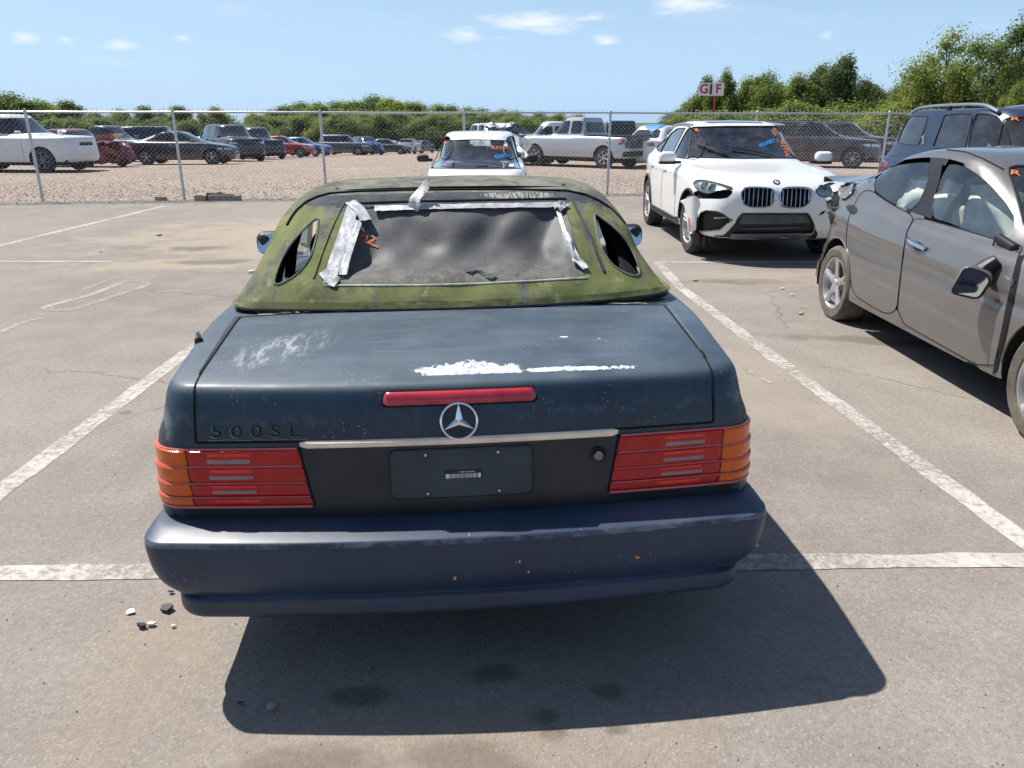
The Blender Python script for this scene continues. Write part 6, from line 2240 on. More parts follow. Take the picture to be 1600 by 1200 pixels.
mk('roof_antenna', np.array(V) + fin[0], [(0, 3, 2), (3, 1, 2), (1, 4, 2), (4, 0, 2)], 'paint_grey', el.root, smooth=False)
el.lips((-1.285, 1.415), .37, 'paint_grey', .010, .315)
el.wheels((-1.285, 1.415), .315, .215, .865, dict(n=5, spoke=.36, waist=.62, flare=1.15, dish=.34, rim=.70, tyre='tyre_mud'), ('el',), flat=(.012, .012, .012, .012))
MB().box((0, 0, .30), (4.0, 1.45, .14)).build('underbody', 'under_dark', el.root, smooth=False)
el.cabin(.12, -.85, .78, .66, 'cabin_beige', 1.12, dashmat='cabin_dark')
el.finish()

# ---------------------------------------------------------------- white station wagon nose-on behind the convertible
wg_spec = dict(SUV, L=4.35, Wd=.86, H=1.435, hood=.80, cowl=.97, belt=.93, deck=.95, back=-1.98, scut=.92, rr=-1.75, rf=.22, Wr=.60, shoulder=.78, nose=.12, clear=.2)
wg = Near('station_wagon', 'small white station wagon facing the camera behind the convertible roof', 'car', (-.60, 14.35, 0), -math.pi / 2 + R(.5), body_rings(**{k: v for k, v in wg_spec.items() if k in body_rings.__code__.co_varnames}), 'paint_white', 22, 60, 4)
for s in (1, -1):
    for x in (-1.25, 1.30):
        wg.sh.cut(arc_poly(x, .31, .36), Side(s))
zW = lambda P: np.array([(650 + x / 8.0, 195 + y / 8.0) for x, y in P])
wg.pane(zW([(190, 545), (300, 210), (330, 195), (740, 185), (1150, 198), (1175, 215), (1310, 550), (700, 552)]), wg.S, 'glass_clear', name='windscreen')
for s in (1, -1):
    wg.pane(fillet([(-.10, .99), (.70, .98), (.42, 1.20), (.15, 1.34), (-.10, 1.35)], .04), Side(s), 'glass_clear')
    wg.pane(fillet([(-1.0, .99), (-.18, .99), (-.18, 1.35), (-1.0, 1.35)], .04), Side(s), 'glass_clear')
    wg.pane(fillet([(-1.75, 1.02), (-1.08, .99), (-1.08, 1.35), (-1.65, 1.33)], .04), Side(s), 'glass_clear')
    mr = empty('door_mirror'); mr.parent = wg.root
    mr.location = (.66, s * .955, 1.0)
    MB().rbox((0, 0, 0), (.13, .21, .125), .055).build('mirror_housing', 'black_plastic', mr)
    MB().box((0, -s * .12, -.03), (.06, .1, .05)).build('mirror_arm', 'black_plastic', mr)
    tri_panel(wg.sh, fillet([(s * .45, .58), (s * .78, .60), (s * .80, .72), (s * .45, .70)], .03), End(1), .006, 'lens_clear', 'headlamp', wg.root, .06)
wg.pane(fillet([(-.60, 1.0), (.60, 1.0), (.52, 1.33), (-.52, 1.33)], .05), End(-1, .1), 'glass_clear', name='rear_window')
for pts in ([(330, 530), (400, 535), (470, 545)], [(760, 540), (900, 530), (1060, 545)]):
    P = wg.sh.line(resample(zW(pts), 2, False), wg.S, .015)
    if len(P) > 2:
        MB().tube(P, .010, 5).build('wiper', 'black_plastic', wg.root)
wg.text('B3550', 782, 231, 29, 5, R(2), 'orange_marker')
wg.text('450854', 784, 244, 24, 6, R(-6), 'blue_marker')
wg.mark([zW([(335, 215), (370, 210), (372, 222), (345, 226)]), zW([(345, 226), (370, 228), (385, 232)])], wg.S, 'orange_marker', .016)
wg.panel(zW([(1170, 490), (1225, 495), (1222, 528), (1165, 522)]), wg.S, 'white_mark', 'windscreen_sticker', .004, 2, .002)
wg.wheels((-1.25, 1.30), .31, .2, .84, dict(n=5, seg=24), ('wg',))
MB().box((0, 0, .32), (3.9, 1.4, .16)).build('underbody', 'under_dark', wg.root, smooth=False)
wg.cabin(.1, -.8, .88, .66, 'cabin_grey', .95, dashmat='cabin_grey')
wg.finish()

# ---------------------------------------------------------------- dark blue sport utility behind the grey sedan
nv_ = Near('sport_utility', 'dark navy sport utility with silver roof rails behind the grey sedan', 'car', (6.80, 10.3, -.10), -math.pi / 2, body_rings(**{k: v for k, v in BIGSUV.items() if k in body_rings.__code__.co_varnames}), 'paint_navy', 26, 80, 5)
zN = lambda P: np.array([(1380 + x / 7.2727, 150 + y / 7.2727) for x, y in P])
for s in (1, -1):
    for x in (-1.50, 1.52):
        nv_.sh.cut(arc_poly(x, .40, .46), Side(s))
nv_.pane(fillet(zN([(155, 535), (210, 400), (300, 240), (330, 228), (515, 232), (480, 350), (400, 560)]), 2.5), nv_.S, 'glass_dark', name='window')
nv_.pane(fillet(zN([(560, 590), (620, 430), (700, 220), (850, 200), (1030, 205), (1000, 300), (930, 600)]), 2.5), nv_.S, 'glass_dark', name='window')
nv_.pane(fillet(zN([(960, 600), (1000, 380), (1060, 205), (1180, 205), (1300, 230), (1400, 380), (1445, 520), (1440, 600)]), 2.5), nv_.S, 'glass_dark', name='window')
for p in BIGSUV['dlo']:
    nv_.pane(p, Side(1), 'glass_dark')
nv_.pane(BIGSUV['ws'], End(1, .1), 'glass_tint', name='windscreen')
nv_.pane(BIGSUV['bl'], End(-1, .1), 'glass_dark', name='rear_window')
for s in (1, -1):
    P = chaikin([(-2.1, s * .63, 1.80), (-1.9, s * .66, 1.885), (-1.5, s * .67, 1.915), (-.5, s * .67, 1.92), (-.1, s * .66, 1.905), (.15, s * .645, 1.82)], 2, False)
    MB().tube(P, .028, 8, flat=.8).build('roof_rail', 'satin_metal', nv_.root)
    MB().rbox((-1.0, s * .655, 1.875), (.10, .05, .06), .02).build('rail_foot', 'black_plastic', nv_.root)
    mr = empty('door_mirror'); mr.parent = nv_.root
    mr.location = (.86, s * 1.13, 1.30)
    MB().rbox((0, 0, 0), (.16, .25, .18), .06).build('mirror_cap', 'chrome', mr)
    tri_panel(nv_.sh, fillet([(s * .70, .95), (s * .97, .95), (s * .97, 1.35), (s * .78, 1.30)], .03), End(-1), .006, 'lens_red', 'tail_lamp', nv_.root, .07)
    for hx in (-.06, -1.02):
        MB().rbox((hx, s * 1.0, 1.10), (.2, .04, .035), .014).build('handle', 'chrome', nv_.root)
    for dx in (.9, -.16, -1.2):
        nv_.seam([(dx, z) for z in np.linspace(.45, 1.16, 10)], Side(s), .004)
h = nv_.sh.hit(nv_.S, zN([(465, 505)])[0])
if h is not None:
    MB().rbox(h[0] + h[1] * .012, (.14, .03, .05), .014, np.array(Matrix.Rotation(R(60), 3, 'Y'))).build('pillar_handle', 'chrome', nv_.root)
nv_.text('R', 1587, 186, 13, 5, R(4), 'orange_marker')
nv_.wheels((-1.50, 1.52), .40, .26, .985, dict(n=6, seg=28), ('nv',))
MB().box((0, 0, .42), (4.6, 1.7, .2)).build('underbody', 'under_dark', nv_.root, smooth=False)
nv_.cabin(.2, -.8, 1.1, .78, 'cabin_dark', 1.1)
nv_.finish()

for x_ in (1.09, 3.605):
    for s_ in (1, -1):
        add_wheel(cv, x_, s_ * .885, .305, .22, dict(n=8, seg=28), ('cv',))
# ================================================================ the storage yard beyond the fence
def yard(px, py=None, Y=None):
    """point of the yard seen at px; py: row of its foot, or Y: its distance"""
    if Y is None:
        z = 0.0
        for _ in range(12):
            p = on_ground(px, py, z)
            z = ground_z(p[0], p[1])
        return (p[0], p[1], z)
    d = sight(px, 235)
    x = d[0] * Y / d[1]
    return (x, Y, ground_z(x, Y))


NTH = ['first', 'second', 'third', 'fourth', 'fifth', 'sixth', 'seventh', 'eighth', 'ninth']
RIGHT, LEFT, TOWARD, AWAY = 0.0, math.pi, -math.pi / 2, math.pi / 2
ws_black = dict(n=6, seg=20, mat='alloy_dark')
ws_bright = dict(n=8, seg=24, spoke=.12)
def fc(name, label, px, Y, rz, spec, paint, dz=0.0, **k):
    x, y, z = yard(px, Y=Y)
    return far_car(name, label, 'car' if 'truck' not in name else 'truck', (x, y, z + dz), rz, spec, paint, group='wrecks in the gravel yard', **k)


# left group
fc('sport_utility', 'big white sport utility at the left edge behind the fence', 30, 27.5, RIGHT - R(6), BIGSUV, 'paint_offwhite', roof_rails=False, seed=1, wheel_style=ws_black)
fc('sedan', 'maroon sedan with buckled bonnet beside the white sport utility', 122, 31.5, RIGHT - R(24), SEDAN, 'paint_maroon', crumple=(.3, 2.3, .10, .05), hood_up=R(14), seed=2)
fc('sedan', 'white sedan with raised bonnet behind the big white sport utility', 62, 37, RIGHT - R(10), SEDAN, 'paint_offwhite', hood_up=R(28), seed=3)
fc('sedan', 'red sedan roof showing above the white sport utility', 55, 43, RIGHT - R(10), dict(SUV), 'paint_maroon', seed=4)
fc('pickup_truck', 'dark pickup truck standing behind the maroon sedan', 172, 40.5, RIGHT - R(10), PICKUP, 'paint_charcoal', bed=True, seed=5)
fc('sport_utility', 'charcoal sport utility left of the black coupe', 205, 46, LEFT + R(8), BIGSUV, 'paint_charcoal', seed=6)
fc('coupe', 'black coupe with pale roof edge and bright wheel rims', 288, 34.5, RIGHT + R(4), dict(COUPE, L=4.55), 'paint_black', seed=7, wheel_style=dict(n=5, seg=24, spoke=.12, rim=.62), glass='dark_pane')
fc('off_roader', 'black boxy off-roader right of the black coupe', 366, 42, RIGHT - R(50), dict(BIGSUV, L=4.3, nr=9, nf=7, wx=(-1.2, 1.25), H=1.84), 'paint_black', seed=8, wheel_style=ws_black)
fc('pickup_truck', 'dark pickup truck with pale load behind the black coupe', 335, 52, RIGHT, PICKUP, 'paint_charcoal', bed=True, seed=9)
fc('sport_utility', 'black sport utility next to the red sedan', 403, 50, TOWARD + R(40), BIGSUV, 'paint_black', seed=10)
fc('sedan', 'red sedan parked side-on in the middle of the far row', 443, 56, RIGHT, dict(SEDAN, L=4.5), 'paint_red', seed=11)
fc('sedan', 'blue sedan right behind the red sedan', 474, 62, RIGHT - R(12), dict(SEDAN), 'paint_blue', seed=12)
fc('sport_utility', 'dark grey sport utility right of the fence post and blue sedan', 540, 68, RIGHT - R(8), SUV, 'paint_dgrey', seed=13)
fc('hatchback', 'navy hatchback with torn pale nose in the far row', 574, 70, RIGHT - R(60), dict(SUV, L=4.2, H=1.55, wx=(-1.25, 1.25)), 'paint_blue', crumple=(.6, 2.1, .08, .0), seed=14)
fc('sedan', 'silver sedan at the back of the far row', 548, 84, RIGHT, SEDAN, 'paint_silver', seed=15)
fc('sedan', 'charcoal sedan left of the far white hatchback', 606, 76, RIGHT - R(5), SEDAN, 'paint_charcoal', seed=16)
fc('hatchback', 'white hatchback seen from behind at the end of the far row', 641, 84, AWAY - R(8), dict(SUV, L=4.2, H=1.52, wx=(-1.25, 1.25)), 'paint_offwhite', seed=17)
fc('sedan', 'dark sedan just past the far white hatchback', 658, 92, TOWARD - R(20), SEDAN, 'paint_dgrey', seed=18)
fc('sedan', 'pale sedan behind the charcoal sedan in the far row', 618, 96, RIGHT, SEDAN, 'paint_offwhite', seed=28)
# middle group
fc('sedan', 'crushed white sedan beside the silver pickup truck', 792, 33.5, TOWARD + R(35), dict(SUV, H=1.62), 'paint_offwhite', crumple=(-1.6, 1.4, .16, .12), seed=19)
fc('pickup_truck', 'white pickup truck behind the silver pickup truck', 862, 41, LEFT + R(6), dict(PICKUP, L=5.7, H=1.9), 'paint_offwhite', bed=True, seed=20)
tr, tsh = fc('pickup_truck', 'silver pickup truck with wrecked nose and dark tailgate', 910, 30.5, LEFT - R(42), dict(PICKUP, L=5.2, H=1.80), 'paint_silver', bed=True, seed=21, crumple=(1.5, 2.6, .07, .08), wheel_style=dict(n=6, seg=28, rim=.6, spoke=.22))
tgp = fillet([(-.80, .72), (.80, .72), (.84, 1.12), (-.84, 1.12)], .03)
for s_ in (1, -1):
    tri_panel(tsh, fillet([(s_ * .84, .85), (s_ * .94, .85), (s_ * .94, 1.10), (s_ * .84, 1.10)], .02), End(-1), .012, 'lens_red', 'tail_lamp', tr, .06)
tri_panel(tsh, tgp, End(-1), .012, 'paint_charcoal', 'tailgate', tr, .1)
tri_panel(tsh, fillet([(-.85, .44), (.85, .44), (.85, .62), (-.85, .62)], .03), End(-1), .03, 'black_plastic', 'rear_bumper', tr, .1)
tri_panel(tsh, fillet([(-.10, .95), (.10, .95), (.10, 1.02), (-.10, 1.02)], .02), End(-1), .02, 'black_gap', 'tailgate_handle', tr, .05)
fc('pickup_truck', 'dark pickup truck just beyond the silver pickup tailgate', 968, 36, AWAY - R(10), PICKUP, 'paint_charcoal', bed=True, seed=22)
fc('sport_utility', 'blue sport utility left of the white crossover roof', 1000, 44, AWAY - R(25), SUV, 'paint_blue', seed=23)
wc, wsh = fc('sedan', 'white sedan under a bright blue tarp beside the white crossover', 1034, 31, AWAY - R(38), dict(SEDAN, H=1.5), 'paint_white', seed=24)
tri_panel(wsh, fillet([(-1.3, -.2), (-.9, -.5), (-.5, -.4), (-.4, .3), (-.9, .35)], .1), Top(), .03, 'paint_cyan', 'tarp', wc, .12, .03)
fc('sport_utility', 'brown crossover with bright wheels behind the white crossover bonnet', 1268, 29.5, RIGHT - R(22), dict(SUV, H=1.62), 'paint_brown', seed=25, wheel_style=ws_bright, roof_rails=True, glass='glass_tint')
fc('sport_utility', 'second brown crossover parked just beyond the bright-wheeled one', 1318, 35, RIGHT - R(30), dict(SUV, H=1.66), 'paint_brown', seed=26, wheel_style=ws_bright, glass='glass_tint')
# far row of white cars at the right
for i in range(9):
    px = 1322 + i * 26
    x, y, z = yard(px, Y=74 + 3 * (i % 2))
    far_car('sedan', NTH[i] + ' white wreck from the left in the far row behind the brown crossovers', 'car', (x, y, z + .3), TOWARD + R(20 * (-1) ** i), dict(SEDAN if i % 3 else SUV), 'paint_offwhite', group='white wrecks far to the right', seed=30 + i, crumple=(0.2, 2.2, .10, .05) if i % 2 else None)
for i in range(7):
    px = 12 + i * 62
    x, y, z = yard(px, Y=66 + 4 * (i % 3))
    far_car('sedan', NTH[i] + ' dark wreck from the left in the far row behind the black coupe', 'car', (x, y, z), RIGHT + R(15 * (-1) ** i), dict(SUV if i % 2 else SEDAN), ('paint_charcoal', 'paint_dgrey', 'paint_black')[i % 3], group='dark wrecks far to the left', seed=50 + i)

# ---------------------------------------------------------------- sign on a red post
plain('sign_white', (0.72, 0.73, 0.72), 0.55, var=0.08)
plain('sign_red', (0.42, 0.02, 0.07), 0.55, var=0.15)
plain('post_red', (0.36, 0.05, 0.04), 0.6, var=0.2)
plain('bracket_dark', (0.13, 0.02, 0.04), 0.6, var=0.2)
sx, sy, sz = yard(1110.5, Y=38.0)
p0, p1 = at_depth(1091, 149.5, 38.0), at_depth(1132, 129.5, 38.0)
sg = empty('yard_sign', (sx, sy, sz), 0, 'white row sign with red letters on a thin red post', 'sign')
w_, h_ = p1[0] - p0[0], p1[2] - p0[2]
cx_, cz_ = (p0[0] + p1[0]) / 2 - sx, (p0[2] + p1[2]) / 2 - sz
MB().box((cx_, 0, cz_), (w_, .02, h_)).build('panel', 'sign_white', sg, smooth=False)
MB().tube([(0, .05, -.2), (0, .05, cz_ + h_ * .62)], .035, 8).build('post', 'post_red', sg)
MB().box((cx_ - .02, -.025, cz_), (w_ * .085, .03, h_ * .78)).build('bracket', 'bracket_dark', sg, smooth=False)
for ch, dx in (('G', -.29), ('F', .28)):
    TV, TF = text_shape(ch, h_ * 1.02, .004, True)
    mk('letter', [(cx_ + dx * w_ + x, -.014 - z, cz_ + y) for x, y, z in TV], [f[::-1] for f in TF], 'sign_red', sg, smooth=False)

# ---------------------------------------------------------------- things lying about
plain('wood_pale', (0.42, 0.34, 0.23), 0.85, var=0.25, scale=12, bmp=0.3)
plain('wood_grey', (0.30, 0.27, 0.23), 0.85, var=0.25, scale=12, bmp=0.3)
plain('strap_dark', (0.02, 0.02, 0.035), 0.7, var=0.3)
plain('pebble', (0.29, 0.25, 0.21), 0.9, var=0.4, scale=3)
plain('pebble_dark', (0.05, 0.047, 0.045), 0.8, var=0.4, scale=3)
plain('paper_scrap', (0.6, 0.5, 0.4), 0.85, var=0.2)
b0, b1 = on_ground(306, 313), on_ground(378, 313)
tb = empty('timber', tuple(b0), math.atan2(b1[1] - b0[1], b1[0] - b0[0]), 'weathered timber baulk lying at the foot of the fence', 'timber')
ln_ = float(np.linalg.norm(b1 - b0))
MB().box((ln_ * .58, 0, .05), (ln_ * .78, .14, .10)).build('baulk', 'wood_grey', tb, smooth=False)
MB().box((ln_ * .13, .02, .055), (ln_ * .26, .20, .11)).build('wedge_block', 'wood_pale', tb, smooth=False)
MB().box((ln_ * .62, -.03, .125), (ln_ * .45, .06, .03), np.array(Matrix.Rotation(R(4), 3, 'Z'))).build('lath', 'wood_pale', tb, smooth=False)
MB().tube([(ln_ * .27, -.1, .02), (ln_ * .28, -.03, .14), (ln_ * .42, .0, .135), (ln_ * .55, -.02, .15), (ln_ * .62, .01, .13)], .025, 6).build('strap', 'strap_dark', tb)
wb = on_ground(252, 313)
tag(MB().box((0, 0, .04), (.22, .12, .08)).build('wood_block', 'wood_pale', None, smooth=False), 'small pale wood block beside the timber at the fence', 'block').location = wb
def shard(px, py, size, mat, name, label, cat, group=None, flat=.35):
    p = on_ground(px, py, .004)
    r_ = random.Random(int(px * 7 + py))
    n = r_.randint(4, 6)
    a0 = r_.random() * 6
    pts = [(size * (.6 + .6 * r_.random()) * math.cos(a0 + 2 * math.pi * k / n), size * (.6 + .6 * r_.random()) * .7 * math.sin(a0 + 2 * math.pi * k / n)) for k in range(n)]
    o = MB().prism(pts, size * flat, (Matrix.Rotation(R(r_.uniform(-12, 12)), 4, 'X') @ Matrix.Rotation(R(r_.uniform(-12, 12)), 4, 'Y'))).build(name, mat, None, smooth=False)
    o.location = (p[0], p[1], .006 + size * .12)
    return tag(o, label, cat, group)
shard(262, 952, .030, 'black_plastic', 'plastic_shard', 'largest black plastic shard near the left end of the bumper', 'debris', flat=.25)
shard(222, 980, .018, 'black_plastic', 'plastic_shard', 'small black shard left of the pale chips by the bumper', 'debris', flat=.5)
shard(268, 926, .016, 'black_plastic', 'plastic_shard', 'thin dark shard just under the bumper end', 'debris', flat=.2)
shard(204, 957, .018, 'galvanised', 'glass_chip', 'pale flat chip beside the black shards', 'debris', flat=.15)
shard(236, 977, .016, 'paper_scrap', 'stone_chip', 'cluster chip of tan stone by the black shards', 'debris')
shard(271, 979, .009, 'paper_scrap', 'stone_chip', 'tiny tan chip right of the black shards', 'debris')
shard(424, 1108, .016, 'galvanised', 'pebble', 'pebble on the left corner of the convertible shadow', 'debris', flat=.8)
shard(376, 1099, .010, 'pebble_dark', 'bent_clip', 'dark clip lying left of the shadow corner', 'debris', flat=.2)
shard(393, 426, .05, 'paper_scrap', 'stone_chip', 'pink tan chip left of the convertible mirror', 'debris', flat=.3)
for i, (px, py, s_) in enumerate(((404, 381, .03), (157, 394, .03), (1251, 491, .03), (1237, 462, .025), (1086, 439, .03), (1222, 452, .025), (250, 368, .05))):
    shard(px, py, s_, 'paper_scrap' if i % 2 else 'pebble', 'stone_chip', 'small stone chip lying on the asphalt', 'debris', 'stone chips scattered on the asphalt')
# grit on the lot and loose gravel along the fence: nobody could count it
def grit(name, pts, sizes, mat, label):
    base = np.array([(1, 0, 0), (-1, 0, 0), (0, 1, 0), (0, -1, 0), (0, 0, .8), (0, 0, -.4)], float)
    fb = [(0, 2, 4), (2, 1, 4), (1, 3, 4), (3, 0, 4), (2, 0, 5), (1, 2, 5), (3, 1, 5), (0, 3, 5)]
    n = len(pts)
    A = rng.uniform(0, 6.28, n)
    J = 1 + rng.normal(size=(n, 6, 3)) * .22
    B = base[None] * J * sizes[:, None, None]
    ca, sa = np.cos(A)[:, None], np.sin(A)[:, None]
    V = np.stack([B[..., 0] * ca - B[..., 1] * sa, B[..., 0] * sa + B[..., 1] * ca, B[..., 2]], -1) + pts[:, None, :]
    F = (np.array(fb)[None] + (np.arange(n) * 6)[:, None, None]).reshape(-1, 3)
    return tag(mk(name, V.reshape(-1, 3), F, mat, None, smooth=False), label, kind='stuff')
n = 9000
u = rng.uniform(-14, 22, n); v = np.abs(rng.normal(size=n)) * 3.0 - .15
P = FA[None] + u[:, None] * FD[None] + v[:, None] * FN[None]
grit('loose_gravel', np.column_stack([P, terrain(P[:, 0], P[:, 1]) + .008]), rng.uniform(.006, .022, n), 'pebble', 'loose tan gravel along the fence')
n = 1500
u = rng.uniform(-14, 22, n); v = -np.abs(rng.normal(size=n)) * .5
P = FA[None] + u[:, None] * FD[None] + v[:, None] * FN[None]
grit('spilled_gravel', np.column_stack([P, np.full(n, .006)]), rng.uniform(.006, .02, n), 'pebble', 'gravel spilled on the asphalt edge')
n = 1600
X = rng.uniform(-2.6, 3.4, n); Yv = 1.2 + rng.random(n) ** 1.5 * 6
grit('asphalt_grit', np.column_stack([X, Yv, np.full(n, .003)]), rng.uniform(.0012, .0042, n), 'pebble', 'fine grit scattered over the asphalt')
# ================================================================ trees
def leaf_mat(name, a, b, c):
    m, t = new_mat(name)
    oi = t.n('ShaderNodeObjectInfo')
    oc = objc(t)
    n1 = t.noise(oc, 0.55, 3.0, 0.6); n2 = t.noise(oc, 2.6, 3.0, 0.6)
    col = t.mix(t.ramp(n1, 0.35, 0.65), a, b)
    col = t.mix(t.m('MULTIPLY', t.ramp(n2, 0.5, 0.75), 0.55), col, c)
    col = t.mix(t.m('MULTIPLY', oi.outputs['Random'], 0.25), col, tuple(k * .75 for k in a))
    d = t.n('ShaderNodeBsdfPrincipled', {'Base Color': col, 'Roughness': 0.6, 'Specular IOR Level': 0.3})
    tr = t.n('ShaderNodeBsdfTranslucent', {0: t.mix(0.5, col, (0.34, 0.44, 0.08))})
    finish(t, t.n('ShaderNodeMixShader', {0: 0.55, 1: d.outputs[0], 2: tr.outputs[0]}).outputs[0])


leaf_mat('leaf_mid', (0.115, 0.170, 0.048), (0.160, 0.215, 0.065), (0.205, 0.250, 0.085))
leaf_mat('leaf_dark', (0.080, 0.122, 0.055), (0.110, 0.155, 0.066), (0.145, 0.185, 0.08))
leaf_mat('leaf_yellow', (0.17, 0.205, 0.048), (0.225, 0.255, 0.07), (0.27, 0.29, 0.10))
plain('bark', (0.10, 0.085, 0.07), 0.9, var=0.35, scale=6, bmp=0.5, bscale=20)


def tree_proto(seed, H, Wd, leaf, density=1.0, airy=0.0, trunk=.25, base=.04, lsize=.26):
    """trunk with limbs, and a crown of leaf-sized faces in clumps; returns two meshes"""
    r = np.random.default_rng(seed)
    tb_ = MB()
    top = H * .78
    lean = r.normal(size=2) * .03 * H
    P = [(lean[0] * q * q, lean[1] * q * q, top * q) for q in np.linspace(0, 1, 7)]
    tb_.tube(P, np.linspace(trunk, trunk * .25, 7), 7)
    clumps = []
    nl = 12 if not airy else 13
    for i in range(nl):
        q = base + .12 + (.80 - base) * (i / nl) + r.uniform(-.03, .03)
        a = i * 2.4 + r.uniform(-.5, .5)
        st_ = np.array((lean[0] * q * q, lean[1] * q * q, top * q))
        rad = Wd * (.62 + .45 * math.sin(math.pi * min(1, (q - base) / (1 - base) * .95 + .12))) * r.uniform(.75, 1.1) * (1.0 if q < .75 else .7)
        e = st_ + np.array((math.cos(a) * rad * .8, math.sin(a) * rad * .8, H * r.uniform(.08, .2)))
        m = (st_ + e) / 2 + np.array((0, 0, -.02 * H)) + r.normal(size=3) * .03 * H
        tb_.tube([st_, m, e], [trunk * .38, trunk * .22, trunk * .08], 5)
        clumps.append((e, rad * r.uniform(.48, .66)))
        for k in range(2 if not airy else 3):
            e2 = m + (e - m) * r.uniform(.2, .9) + r.normal(size=3) * np.array((.4, .4, .35)) * rad * .7
            tb_.tube([m, (m + e2) / 2 + r.normal(size=3) * .05, e2], [trunk * .18, trunk * .11, trunk * .05], 4)
            clumps.append((e2, rad * r.uniform(.30, .46)))
    clumps.append((np.array(P[-1]) + np.array((0, 0, H * .12)), Wd * .42))
    clumps.append((np.array(P[-1]) + np.array((Wd * .2, -Wd * .1, H * .02)), Wd * .40))
    V = []
    for c, cr in clumps:
        n = int(430 * density * (cr / (Wd * .4)) ** 1.6 * (1 - .78 * airy))
        d = r.normal(size=(n, 3)); d /= np.linalg.norm(d, axis=1)[:, None]
        rr = cr * (r.random(n) ** (.38 if not airy else .6))[:, None]
        p = c + d * rr * np.array((1, 1, .78)) * (1 + .25 * r.normal(size=(n, 1)))
        nn = d * .8 + r.normal(size=(n, 3)) * .55 + np.array((-.25, .1, .8))
        nn /= np.linalg.norm(nn, axis=1)[:, None]
        t1 = np.cross(nn, r.normal(size=(n, 3))); t1 /= np.linalg.norm(t1, axis=1)[:, None]
        t2 = np.cross(nn, t1)
        s = lsize * r.uniform(.6, 1.35, (n, 1))
        V.append(np.stack([p - t1 * s * .5, p + t2 * s * .32 + nn * s * .06, p + t1 * s * .55, p - t2 * s * .32 + nn * s * .06], 1))
    V = np.concatenate(V)
    nq = len(V)
    a = tb_.build('trunk', 'bark')
    b = mk('crown', V.reshape(-1, 3), np.arange(nq * 4).reshape(-1, 4), leaf, None, smooth=False)
    me = (a.data, b.data)
    bpy.data.objects.remove(a); bpy.data.objects.remove(b)
    return me


ORD = ['first', 'second', 'third', 'fourth', 'fifth', 'sixth', 'seventh', 'eighth', 'ninth', 'tenth', 'eleventh', 'twelfth', 'thirteenth', 'fourteenth', 'fifteenth', 'sixteenth', 'seventeenth', 'eighteenth', 'nineteenth', 'twentieth'] + ['twenty-' + q for q in ('first', 'second', 'third', 'fourth', 'fifth', 'sixth', 'seventh')]
PROTO = {'oak': tree_proto(1, 10, 4.0, 'leaf_mid', 2.0, lsize=.31), 'oak2': tree_proto(2, 10, 3.4, 'leaf_dark', 2.0, lsize=.31), 'round': tree_proto(3, 10, 4.4, 'leaf_mid', 2.2, base=.05, lsize=.31),
         'pale': tree_proto(4, 10, 3.8, 'leaf_yellow', 1.9, base=.05, lsize=.30), 'airy': tree_proto(5, 12, 4.0, 'leaf_yellow', 1.6, .75, .22, lsize=.27), 'airydark': tree_proto(6, 13, 3.4, 'leaf_dark', 1.6, .7, .3, .3, lsize=.28),
         'bush': tree_proto(7, 5, 3.2, 'leaf_yellow', 2.0, base=0.0, trunk=.12, lsize=.28)}
NOTES = []


def tree(kind, px, top, Y, label, group=None, sx=1.0, rz=None, H0=None):
    """tree whose top is seen at row `top`"""
    g = yard(px, Y=Y)
    H = at_depth(px, top, Y)[2] - g[2]
    h0 = {'oak': 10.6, 'oak2': 10.6, 'round': 10.8, 'pale': 10.6, 'airy': 11.9, 'airydark': 12.7, 'bush': 5.6}[kind]
    k = H / h0
    e = empty('tree' if kind != 'bush' else 'bush', g, random.uniform(0, 6.28) if rz is None else rz, label, 'tree' if kind != 'bush' else 'bush', group)
    e.scale = (k * sx, k * sx, k)
    for nm, me in zip(('trunk', 'crown'), PROTO[kind]):
        link(bpy.data.objects.new(nm, me), e)
    return e


# left edge trees
for kind, px, top, Y, sx, lab in (('oak', 28, 139, 95, 1.6, 'broad green tree at the far left edge above the fence'), ('oak2', 78, 152, 100, 1.5, 'dark tree right of the broad left edge tree'), ('oak2', 118, 151, 98, 1.2, 'upright dark tree above the maroon sedan'),
                                  ('round', 190, 166, 105, 1.1, 'low dark tree above the charcoal pickup truck'), ('oak2', 236, 160, 104, 1.2, 'rounded dark tree left of the second fence post'), ('oak2', 288, 160, 102, 1.2, 'dark round topped tree behind the second fence post'),
                                  ('pale', 345, 162, 92, 1.0, 'pale yellow green tree above the black off-roader'), ('round', 150, 170, 96, 1.2, 'low dark tree behind the fence between two taller ones'), ('pale', 400, 172, 100, 1.0, 'pale tree left of the long wood')):
    tree(kind, px, top, Y, lab, 'trees along the left yard boundary', sx)
# the long wood behind the far row: crowns that can be told apart
r_ = random.Random(5)
tops = [(432, 168), (455, 160), (478, 155), (500, 155), (522, 153), (545, 155), (566, 153), (590, 144), (612, 148), (636, 154), (658, 157), (682, 158), (706, 160), (730, 163), (756, 165), (784, 168), (812, 169), (842, 172), (872, 173), (900, 175)]
for i, (px, top) in enumerate(tops):
    tree(('oak', 'round', 'oak', 'pale', 'round')[i % 5], px, top, 125 + 12 * r_.random() + i * 1.6, ORD[i] + ' tree from the left on the skyline of the far green wood', 'trees of the far wood', 1.15 + .2 * r_.random())
for i in range(26):
    px = 425 + i * 20 + r_.uniform(-5, 5)
    tree('pale' if r_.random() < .45 else 'round', px, np.interp(px, [425, 600, 930], [178, 172, 184]) + r_.uniform(-3, 8), 112 + 6 * r_.random(), ORD[i] + ' low tree from the left along the front of the far wood', 'low trees of the far wood', 1.35)
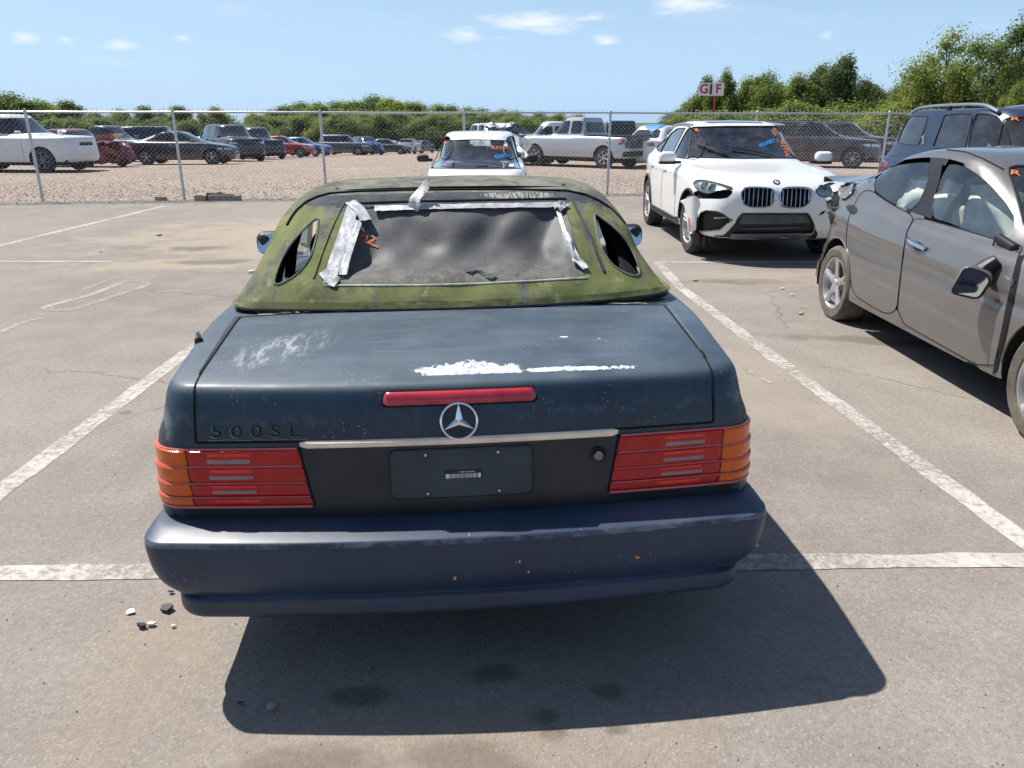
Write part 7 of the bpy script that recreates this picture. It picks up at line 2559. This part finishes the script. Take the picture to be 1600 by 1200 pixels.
# right hand trees
for kind, px, top, Y, sx, lab in (('oak2', 1058, 165, 96, 1.2, 'low dark tree at the left end of the right hand wood'), ('oak', 1085, 142, 88, .9, 'green tree left of the row sign'), ('oak2', 1098, 110, 84, .62, 'dark tree rising behind the row sign'), ('oak', 1124, 100, 80, .42, 'narrow pointed tree just above the row sign'),
                                  ('oak', 1158, 113, 82, .85, 'green tree right of the row sign'), ('round', 1198, 104, 80, .8, 'rounded green tree in the middle of the right hand wood'), ('oak', 1232, 108, 78, .75, 'bright green tree left of the tall dark tree'),
                                  ('oak2', 1268, 90, 80, .62, 'dark tree leaning against the tallest one'), ('oak2', 1302, 74, 78, .66, 'tallest dark dense tree of the right hand wood'), ('oak2', 1352, 124, 100, .9, 'dark distant tree right of the tallest dense one'),
                                  ('oak2', 1390, 126, 104, .9, 'dark distant tree behind the airy pale tree'), ('airy', 1455, 38, 66, .95, 'airy pale green tree with open branches'), ('pale', 1482, 92, 64, .42, 'yellow green sapling in front of the airy pale tree'),
                                  ('airy', 1420, 98, 70, .8, 'smaller airy tree left of the big airy one'), ('airydark', 1572, 2, 58, .8, 'tall sparse dark tree at the right edge'), ('airy', 1530, 100, 62, .7, 'airy pale tree between the two tall sparse ones'), ('pale', 1588, 108, 52, .5, 'yellow green tree at the far right edge')):
    tree(kind, px, top, Y, lab, 'trees of the right hand wood', sx)
for i in range(17):
    px = 1062 + i * 34 + r_.uniform(-8, 8)
    tree('bush' if i % 3 else 'pale', px, np.interp(px, [1060, 1250, 1400, 1600], [172, 160, 150, 150]) + r_.uniform(-4, 8), 70 + 6 * r_.random() - (8 if px > 1400 else 0), ORD[i] + ' bush from the left in the undergrowth of the right hand wood', 'bushes under the right hand wood', 1.5)
for i in range(14):
    px = 5 + i * 30 + r_.uniform(-8, 8)
    tree('round' if i % 2 else 'oak2', px, 186 + r_.uniform(-6, 4), 88 + 6 * r_.random(), ORD[i] + ' low tree from the left along the left yard boundary', 'low trees along the left boundary', 1.5)
# the woods run on past both edges of the view
for i, px in enumerate((1650, 1720, 1800, 1890, 2000, 2130)):
    tree(('oak', 'oak2', 'round')[i % 3], px, 70 + 12 * (i % 3), 64 + 4 * (i % 2), ORD[i] + ' tree of the right hand wood past the right edge', 'trees of the right hand wood', 1.0)
for i, px in enumerate((-40, -120, -210, -310, -430)):
    tree(('oak', 'round', 'oak2')[i % 3], px, 146 + 6 * (i % 2), 92, ORD[i] + ' tree of the left boundary past the left edge', 'trees along the left yard boundary', 1.5)
